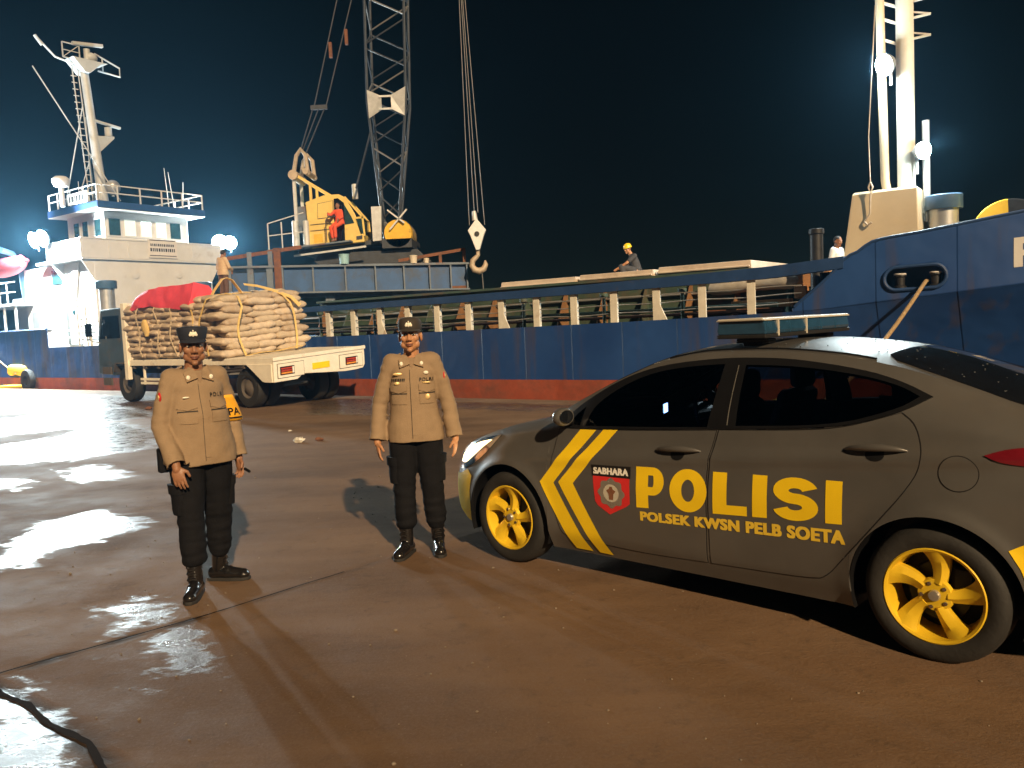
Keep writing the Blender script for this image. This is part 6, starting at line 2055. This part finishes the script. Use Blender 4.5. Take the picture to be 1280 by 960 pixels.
        for i in range(9):
            t = i / 8; row = []
            for a in np.linspace(R(200), R(340), 25):
                rx, ry = .084, .102
                edge = max(0., math.sin(math.pi * (a - R(200)) / R(140))) ** .6
                ext = .046 * t * edge
                x, y = math.cos(a) * (rx + ext * .35), .012 + math.sin(a) * (ry + ext)
                row.append(HP(x, y, .054 - .018 * t * edge - .012 * (x / .09) ** 2))
            rows.append(row)
        v.loft(rows, cap=False, closed=False); vo = v.build('visor', mat, co, smooth=60); vo.modifiers.new('thick', 'SOLIDIFY').thickness = .004
        # badge: a shield between two wings
        b = MB(); zc = .086 if gear == 'kepi' else .080; yb = -.101 if gear == 'kepi' else -.094
        b.ell(HP(0, yb, zc), (.009, .006, .017), hrot, 12, 8)
        for k in (-1, 1):
            b.ell(HP(k * .013, yb + .001, zc + .002), (.009, .005, .015), hrot, 12, 8); b.ell(HP(k * .020, yb + .003, zc - .004), (.006, .005, .010), hrot, 12, 8)
        b.ell(HP(0, yb, zc + .022), (.005, .005, .006), hrot, 10, 6)
        b.build('cap_badge', 'badge_white', co, smooth=60)
    elif gear == 'helmet':
        c = MB(); c.lathe([(.125, .035), (.112, .045), (.108, .08), (.09, .125), (.05, .15), (.001, .158)], (0, 0, 0), 'Z', 26)
        c.v = [HP(p.x, p.y + .01, p.z) for p in c.v]; c.build('helmet', cloth['cap'], root, smooth=60)
    return root, objs


def stand(h=1.70, **kw):
    J = dict(head=V3(0, -.015, 1.580), neck=V3(0, .015, 1.44), pelvis=V3(0, 0, .93), mid=V3(0, .0, 1.14),
             shL=V3(.158, .01, 1.388), shR=V3(-.158, .01, 1.388), elL=V3(.228, .03, 1.10), elR=V3(-.228, .03, 1.10), wrL=V3(.24, -.05, .845), wrR=V3(-.24, -.05, .845),
             hipL=V3(.085, 0, .90), hipR=V3(-.085, 0, .90), knL=V3(.10, -.02, .50), knR=V3(-.10, -.02, .50), anL=V3(.115, .02, .09), anR=V3(-.115, .02, .09))
    J['handL'] = (V3(-.02, -.1, -1), V3(-1, .1, 0), V3(0, -1, 0), .35)
    J['handR'] = (V3(.02, -.1, -1), V3(1, .1, 0), V3(0, -1, 0), .35)
    J.update(kw)
    return J


def dress_officer(root, objs, spec):
    """placket, collar, pockets, badges and lettering laid on the shirt front"""
    bvh = objs['bvh']; shirt = objs['shirt']
    def front(x, z, off):
        h = bvh.ray_cast(Vector((x, -1.2, z)), Vector((0, 1, 0)))
        if h[0] is None: return Vector((x, -.1, z))
        n = h[1]
        if n.y > 0: n = -n
        return h[0] + n * off
    def rect(x0, x1, z0, z1): return [(x0, z0), (x1, z0), (x1, z1), (x0, z1)]
    zs = shirt_z = spec
    drape(flat([rect(-.016, .016, .88, 1.36)], .02), front, .006, -.003).build('placket', spec['mat'], shirt, smooth=50)
    drape(flat([rect(-.018, -.0145, .86, 1.34)], .02), front, .0072).build('placket_seam', 'cap_dark', shirt)
    drape(flat([[(-.040, 1.415), (0, 1.345), (.040, 1.415)]], .01), front, .007).build('undershirt', 'shirt_dark', shirt, smooth=50)
    for k in (-1, 1):
        x0, x1 = (.045, .145) if k > 0 else (-.145, -.045)
        drape(flat([rect(x0, x1, 1.10, 1.215)], .015), front, .006, -.003).build('pocket', spec['mat'], shirt, smooth=50)
        drape(flat([[(x0 - .004, 1.195), ((x0 + x1) / 2, 1.178), (x1 + .004, 1.195), (x1 + .004, 1.235), (x0 - .004, 1.235)]], .015), front, .013, .002).build('pocket_flap', spec['mat'], shirt, smooth=50)
        drape(flat([rect(x0 - .004, x1 + .004, 1.170, 1.1785)], .015), front, .0075).build('flap_shadow_strip', 'cap_dark', shirt)  # dark strip paints the shade below the pocket flap
        # collar leaf
        c = MB()
        c.prism([(.012, 1.375), (.080, 1.350), (.095, 1.42), (.060, 1.455), (.030, 1.44)], lambda u, v, d: front(k * u, v, .010 + d) if v < 1.41 else Vector((k * (u * .95), -.068 - d * .6, v)), .0, .010)
        co = c.build('collar', spec['mat'], shirt, smooth=40)
        b = MB(); p = front(k * .066, 1.375, .026); b.ell(p, (.013, .006, .015), None, 12, 8); b.build('collar_badge', 'badge_white', co, smooth=60)
        # shoulder strap
        e = MB(); e.prism([(-.022, 0), (.022, 0), (.022, .10), (-.022, .10)], lambda u, v, d: Vector((k * (.075 + v), u + .012, 1.452 - .45 * v * 1.0 + d)), .0, .010)
        e.build('epaulette', spec['epaulette'], shirt, bevel=.003)
    # lettering
    t = text_fit('POLRI', .048, .142, 1.258, 1.284, bold=.012, spacing=1.25, step=.02)
    drape(t, front, .0085).build('chest_lettering', 'sticker_black', shirt)
    if spec['kind'] == 'B':
        nm = MB()
        q = -.142
        while q < -.055:                                          # an unreadable name strip
            w_ = random.uniform(.008, .012)
            f = drape(flat([rect(q, q + w_ * .75, 1.262, 1.282)], .02), front, .0075); nm.add(f.v, f.f); q += w_ + .002
        nm.build('name_strip', 'sticker_black', shirt)
        for x, z, rx, rz, mt in ((-.098, 1.315, .034, .011, 'gold'), (.095, 1.318, .018, .012, 'badge_white'), (-.105, 1.247, .020, .012, 'gold'), (.092, 1.248, .032, .006, 'gold'), (.098, 1.150, .018, .020, 'gold')):
            b = MB(); b.ell(front(x, z, .010), (rx, .006, rz), None, 18, 8); b.build('chest_badge', mt, shirt, smooth=60)
    else:
        b = MB(); b.ell(front(-.095, 1.262, .010), (.022, .005, .006), None, 14, 8); b.build('chest_badge', 'badge_white', shirt, smooth=60)
    for k, a, mt in spec['sleeve']:
        b = MB(); b.ell(Vector(a), (.008, .028, .032), None, 16, 10); bo = b.build('sleeve_badge', mt, shirt, smooth=60)
        b = MB(); b.ell(Vector(a) + Vector((.006 * k, -.004, 0)), (.006, .014, .016), None, 14, 8); b.build('badge_centre', 'gold', bo, smooth=60)
    # cargo pockets on the trousers
    tb = objs['trousers']
    tv = BVHTree.FromPolygons([v.co.copy() for v in tb.data.vertices], [list(p.vertices) for p in tb.data.polygons])
    for k in (-1, 1):
        u0 = spec['legs'][0 if k < 0 else 1]
        def sidep(u, v, off):
            u += u0
            h = tv.ray_cast(Vector((k * .6, u, v)), Vector((-k, 0, 0)))
            if h[0] is None or h[0].x * k < .09: return Vector((k * (.165 + off), u, v))
            return h[0] + Vector((k, 0, 0)) * off
        drape(flat([[(-.07, .53), (.06, .53), (.06, .70), (-.07, .70)]], .03), sidep, .018, -.004).build('cargo_pocket', 'trousers', tb, smooth=50)
        drape(flat([[(-.075, .66), (.065, .66), (.065, .72), (-.075, .72)]], .03), sidep, .026, .0).build('pocket_flap', 'trousers', tb, smooth=50)


# the officer in the dark cap, beside the car
J = stand(head_yaw=R(-4), smile=.003, wrR=V3(-.272, -.04, .845), elR=V3(-.245, .03, 1.10), wrL=V3(.285, -.02, .840), elL=V3(.245, .03, 1.10), anL=V3(.125, .0, .09), anR=V3(-.10, -.03, .09), toeR=V3(-.38, -1, 0), toeL=V3(.06, -1, 0),
          handL=(V3(-.05, -.12, -1), V3(-.9, .25, 0), V3(-.2, -1, 0), .45), handR=(V3(.05, -.12, -1), V3(.9, .25, 0), V3(.2, -1, 0), .5))
pB, oB = make_person((-.715, 5.87, 0), R(6), 'smiling policeman in tan shirt and dark cap standing by the car headlight', J,
                     dict(shirt='shirt', trousers='trousers', boots=True, gear='field', cap='cap_dark', bag=1.08, tail=.11, sleeve=.94), 'skin', True, 1.0)
dress_officer(pB, oB, dict(kind='B', legs=(-.02, -.01), mat='shirt', epaulette='shirt_dark', sleeve=[(1, (.226, -.015, 1.285), 'sticker_red')]))
# the officer in the navy cap, in front of the lorry
J = stand(head_yaw=R(-14), head_pitch=R(4), mid=V3(0, -.015, 1.14), shL=V3(.160, .01, 1.375), shR=V3(-.160, .01, 1.375), elR=V3(-.232, .0, 1.09), wrR=V3(-.200, -.165, .850), elL=V3(.232, .06, 1.09), wrL=V3(.245, .0, .835),
          anL=V3(.106, .12, .09), anR=V3(-.118, -.10, .09), knL=V3(.105, .04, .50), knR=V3(-.110, -.075, .50), toeL=V3(.73, -.69, 0), toeR=V3(-.5, -.88, 0),
          handR=(V3(.10, -.22, -1), V3(.6, .8, 0), V3(1, -.5, 0), .5), handL=(V3(.03, -.2, -1), V3(-.9, -.2, 0), V3(-.3, -1, 0), .75))
pA, oA = make_person((-2.04, 5.25, 0), R(38), 'heavyset policeman in tan shirt and navy cap standing before the loaded lorry', J,
                     dict(shirt='shirt', trousers='trousers', boots=True, gear='kepi', cap='cap_navy', belly=.055, fat=1.14, bag=1.10, hips=1.10, tail=.10, sleeve=.93), 'skin_dark', True, 1.0)
dress_officer(pA, oA, dict(kind='A', legs=(-.05, .03), mat='shirt', epaulette='shirt', sleeve=[(-1, (-.232, -.03, 1.275), 'sticker_red')]))
# his yellow arm band, pinned to the left sleeve
ab = MB(); rings = []
for i in range(9):
    t = i / 8; z = 1.235 - .19 * t
    c = oA['shirt'].location + Vector((.160, .01, 1.375)).lerp(Vector((.232, .06, 1.09)), .42 + .62 * t)
    w = .26 + .62 * t
    rings.append([c + Vector((.072 * math.sin(a), -.072 * math.cos(a), 0)) for a in np.linspace(-1.75 * w, 1.5 * w, 15)])
ab.loft(rings, cap=False, closed=False); abo = ab.build('arm_band', 'orange_cloth', pA, smooth=60); abo.modifiers.new('thick', 'SOLIDIFY').thickness = .004
def band(u, v, off):
    t = (1.235 - v) / .19
    c = Vector((.160, .01, 1.375)).lerp(Vector((.232, .06, 1.09)), .42 + .62 * t)
    a = u / .075
    return c + Vector(((.076 + off) * math.sin(a), -(.076 + off) * math.cos(a), 0))
drape(text_fit('PA', -.026, .052, 1.085, 1.140, bold=.02, step=.02), band, .003).build('band_lettering', 'sticker_black', abo)
drape(flat([[(-.05, 1.060), (.07, 1.060), (.07, 1.072), (-.05, 1.072)]], .02), band, .003).build('band_stripe', 'sticker_black', abo)
# radio pouch at the back of his belt
rp = MB(); rp.box((-.20, .11, .86), (.07, .06, .16)); rp.build('radio_pouch', 'trousers', pA, bevel=.012)
# what he holds
cg = MB(); cg.cap((.262, -.065, .755), .010, (.280, -.09, .738), .009)
cgo = cg.build('lighter', 'black_gloss', None, smooth=60); cgo.matrix_world = Matrix.Translation((-2.04, 5.25, 0)) @ Matrix.Rotation(R(38), 4, 'Z')
tag(cgo, 'small dark lighter held in the left hand of the navy capped policeman', 'lighter')

# crane operator in red, half seated at the cab door
J = stand(head=V3(.02, 0, 1.50), neck=V3(.02, .02, 1.36), mid=V3(.05, .03, 1.05), pelvis=V3(.06, .04, .82), shL=V3(.17, .02, 1.28), shR=V3(-.13, .0, 1.28), elL=V3(.22, -.02, 1.02), elR=V3(-.24, -.16, 1.12), wrL=V3(.12, -.2, .92), wrR=V3(-.34, -.22, 1.18),
          hipL=V3(.13, .02, .80), hipR=V3(-.03, .02, .80), knL=V3(-.02, -.26, .62), knR=V3(-.24, -.20, .60), anL=V3(-.04, -.20, .12), anR=V3(-.16, -.18, .10))
make_person((-5.52, 27.38, 4.58), R(-18), 'crane operator in red overalls leaning in the open cab door', J, dict(shirt='red_overall', trousers='red_overall', bag=1.05, leg_end=.1, gear=None), 'skin_dark', False, .80)
# docker with a yellow helmet crouching on the hatch cover
J = dict(head=V3(-.16, -.05, .72), head_yaw=R(-50), head_pitch=R(18), neck=V3(-.08, .0, .60), mid=V3(.02, .05, .34), pelvis=V3(.06, .08, .14), shL=V3(.02, -.16, .52), shR=V3(.0, .17, .52), elL=V3(-.20, -.22, .34), elR=V3(-.18, .2, .34), wrL=V3(-.42, -.16, .22), wrR=V3(-.42, .10, .22),
         hipL=V3(.04, -.06, .12), hipR=V3(.04, .2, .12), knL=V3(-.34, -.16, .26), knR=V3(-.34, .2, .28), anL=V3(-.28, -.16, .07), anR=V3(-.28, .2, .07), toeL=V3(-1, 0, 0), toeR=V3(-1, 0, 0))
make_person(S(.75, 4.5, 2.70), R(-10), 'dock worker in grey shirt and yellow helmet sitting on the tan hatch cover', J, dict(shirt='grey_cloth', trousers='grey_cloth', leg_end=.05, gear='helmet', cap='helmet', tail=.02, sleeve=-.35), 'skin', False, .95)
# bareheaded man behind the forecastle, head and shoulders showing
make_person(S(6.05, 3.0, 1.53), R(35), 'bareheaded man in white shirt beside the mast house on the bow', stand(head_pitch=R(15)), dict(shirt='white_cloth', trousers='brown_cloth', leg_end=.05, gear=None), 'skin_dark', False, .92)
# man standing among the sacks on the lorry, back turned
J = stand(head=V3(0, -.06, 1.56), head_pitch=R(20), elR=V3(-.24, -.05, 1.12), wrR=V3(-.12, -.26, 1.05), elL=V3(.25, -.02, 1.1), wrL=V3(.16, -.24, 1.0))
pm = truck_m @ Vector((3.95, -1.62, 2.42))
make_person(pm, R(150), 'barefoot man in tan shirt and brown trousers standing on the sacks', J, dict(shirt='tan_cloth', trousers='brown_cloth', leg_end=.42, gear=None, tail=.06), 'skin_dark', False, .80)


# ================================================================== SMALL THINGS ON AND ROUND THE QUAY
def make_bollard():
    root = empty('mooring_bollard', (-19.3, 32.3, 0), R(-20), 'yellow hooked mooring bollard on the far quay edge', 'bollard')
    b = MB(); b.prism([(-1.0, 0), (.75, 0), (.75, .12), (-.9, .10)], lambda u, v, d: Vector((u, d, v)), -.5, .5); base = b.build('bollard_base', 'bollard_yellow', root, bevel=.03)
    b = MB(); b.cap((.35, 0, .05), .34, (.30, 0, .62), .27); b.cap((.30, 0, .62), .27, (-.55, 0, .72), .20); b.cap((-.55, 0, .72), .20, (-.62, 0, .62), .17)
    me = remesh(b, .03, 5); link('bollard_horn', me, 'bollard_yellow', root)
    for x in (-.75, .6):
        n = MB(); n.tube([(x, -.36, .1), (x, -.36, .16)], .05, 6); n.build('bolt', 'dark_metal', base)


make_bollard()
# tyre fender hanging on the quay edge
f = MB(); f.lathe([(.20, -.10), (.30, -.12), (.40, -.10), (.43, -.04), (.43, .04), (.40, .10), (.30, .12), (.20, .10), (.20, -.10)], (0, 0, 0), 'Y', 36)
fo = f.build('tyre_fender', 'rubber', None, smooth=50); fo.location = S(-22.9, .18, .30); fo.rotation_euler = (0, 0, SYAW)
tag(fo, 'black tyre fender on the quay edge beside the yellow bollard', 'tyre')
# mooring ropes
m = MB(); pts = []
A, B = S(8.02, .58, 2.02), Vector((3.6, 10.6, .12))
for i in range(17):
    t = i / 16; p = A.lerp(B, t); p.z -= .25 * math.sin(math.pi * t); pts.append(p)
m.tube([S(8.0, .95, 2.05)] + pts, .032, 10); tag(m.build('mooring_rope', 'rope_manila', None, smooth=60), 'thick tan mooring rope running down from the bow fairlead', 'rope')
m = MB(); pts = []
A, B = S(-27.5, .45, 2.0), Vector((-19.5, 32.15, .55))
for i in range(13):
    t = i / 12; p = A.lerp(B, t); p.z -= .15 * math.sin(math.pi * t); pts.append(p)
m.tube(pts, .03, 8); tag(m.build('mooring_rope', 'rope_manila', None, smooth=60), 'thin mooring rope from the stern down to the yellow bollard', 'rope')
# the bollard behind the car that holds the bow rope
root = empty('mooring_bollard', (3.6, 10.6, 0), 0, 'yellow bollard hidden behind the police car', 'bollard')
b = MB(); b.cap((0, 0, .05), .18, (0, 0, .35), .15); b.ell((0, 0, .42), (.26, .26, .10)); link('bollard_horn', remesh(b, .02, 4), 'bollard_yellow', root)
b = MB(); b.box((0, 0, .03), (.6, .6, .06)); b.build('bollard_base', 'bollard_yellow', root, bevel=.02)

# red rescue boat in the davit
root = empty('rescue_boat', S(-25.6, .75, 4.95), SYAW, 'red rescue boat hanging from the stern davit', 'boat')
b = MB(); rings = []
for i in range(13):
    t = -1 + i / 6; w = .62 * math.sqrt(max(.02, 1 - abs(t) ** 2.6)); h = .55 * (1 - .35 * t * t)
    rings.append([Vector((t * 1.7, w * math.cos(a), .12 * t * t + (h * math.sin(a) if math.sin(a) < 0 else .10 * math.sin(a)))) for a in np.linspace(0, 2 * math.pi, 19)[:-1]])
b.loft(rings); b.build('boat_hull', 'boat_red', root, smooth=50)
b = MB(); b.tube([(-1.65, 0, .12)] + [(1.7 * math.sin(a), .66 * math.cos(a), .05) for a in np.linspace(-1.4, 1.4, 15)], .06, 8); b.build('boat_gunwale', 'boat_red', root, smooth=50)

# cargo gear on deck by the break of the forecastle
def timber(loc_s, n, z, L, h, lab, mat='timber', d=.22, tilt=0):
    t = MB(); t.box((0, 0, 0), (L, d, h)); o = t.build('timber', mat, None, bevel=.012); o.location = S(loc_s, n, z); o.rotation_euler = (0, tilt, SYAW); tag(o, lab, 'timber')
timber(5.0, 1.5, 1.80, 1.15, .15, 'orange timber beam lying on deck behind the last white rail posts')
timber(4.45, 1.95, 1.70, 1.9, .14, 'dark timber beam lowest on deck behind the last white posts', 'rust')
timber(5.95, 1.75, 2.22, .60, .28, 'short square timber end below the top rail by the vent pipe', 'timber', .3)
timber(5.75, 1.55, 1.98, .22, .24, 'small timber block under the short square end', 'timber', .2)
m = MB(); rings = []
for i in range(15):
    t = i / 14; r = .16 * (1 + .15 * math.sin(9 * t)) * (1 if t < .9 else 1 - (t - .9) * 5)
    rings.append([S(3.9 + 1.85 * t, 1.75, 2.18 + .06 * t) + Vector((0, 0, 1)) * r * .95 * math.sin(a) + SN * r * 1.3 * math.cos(a) + SD * .02 * math.sin(3 * a + 9 * t) for a in np.linspace(0, 2 * math.pi, 15)[:-1]])
m.loft(rings); tag(m.build('rolled_tarpaulin', 'tarp_grey', None, smooth=60), 'rolled grey tarpaulin lying along the rail near the bow', 'tarpaulin')

# litter on the concrete
def litter(x, y, lab, r, mat='paper', seed=0):
    m = MB(); m.ell((0, 0, 0), (r, r * .7, r * .45), None, 12, 8)
    for v in m.v: v += Vector((noise.noise(v * 30 + Vector((seed, 0, 0))), noise.noise(v * 30 + Vector((0, seed, 0))), noise.noise(v * 40))) * r * .5
    o = m.build('scrap_paper', mat, None, smooth=30); o.location = (x, y, r * .35); tag(o, lab, 'litter')
litter(-3.25, 12.2, 'crumpled pale litter on the concrete between the two policemen', .085, seed=1)
litter(-2.95, 12.25, 'flat dark scrap beside the crumpled pale litter', .06, 'rust', seed=2)
litter(-3.75, 13.6, 'small pale scrap on the concrete right of the navy capped policeman', .035, seed=3)
litter(-8.6, 19.2, 'brown scrap on the ground near the lorry front wheel', .08, 'rust', seed=4)
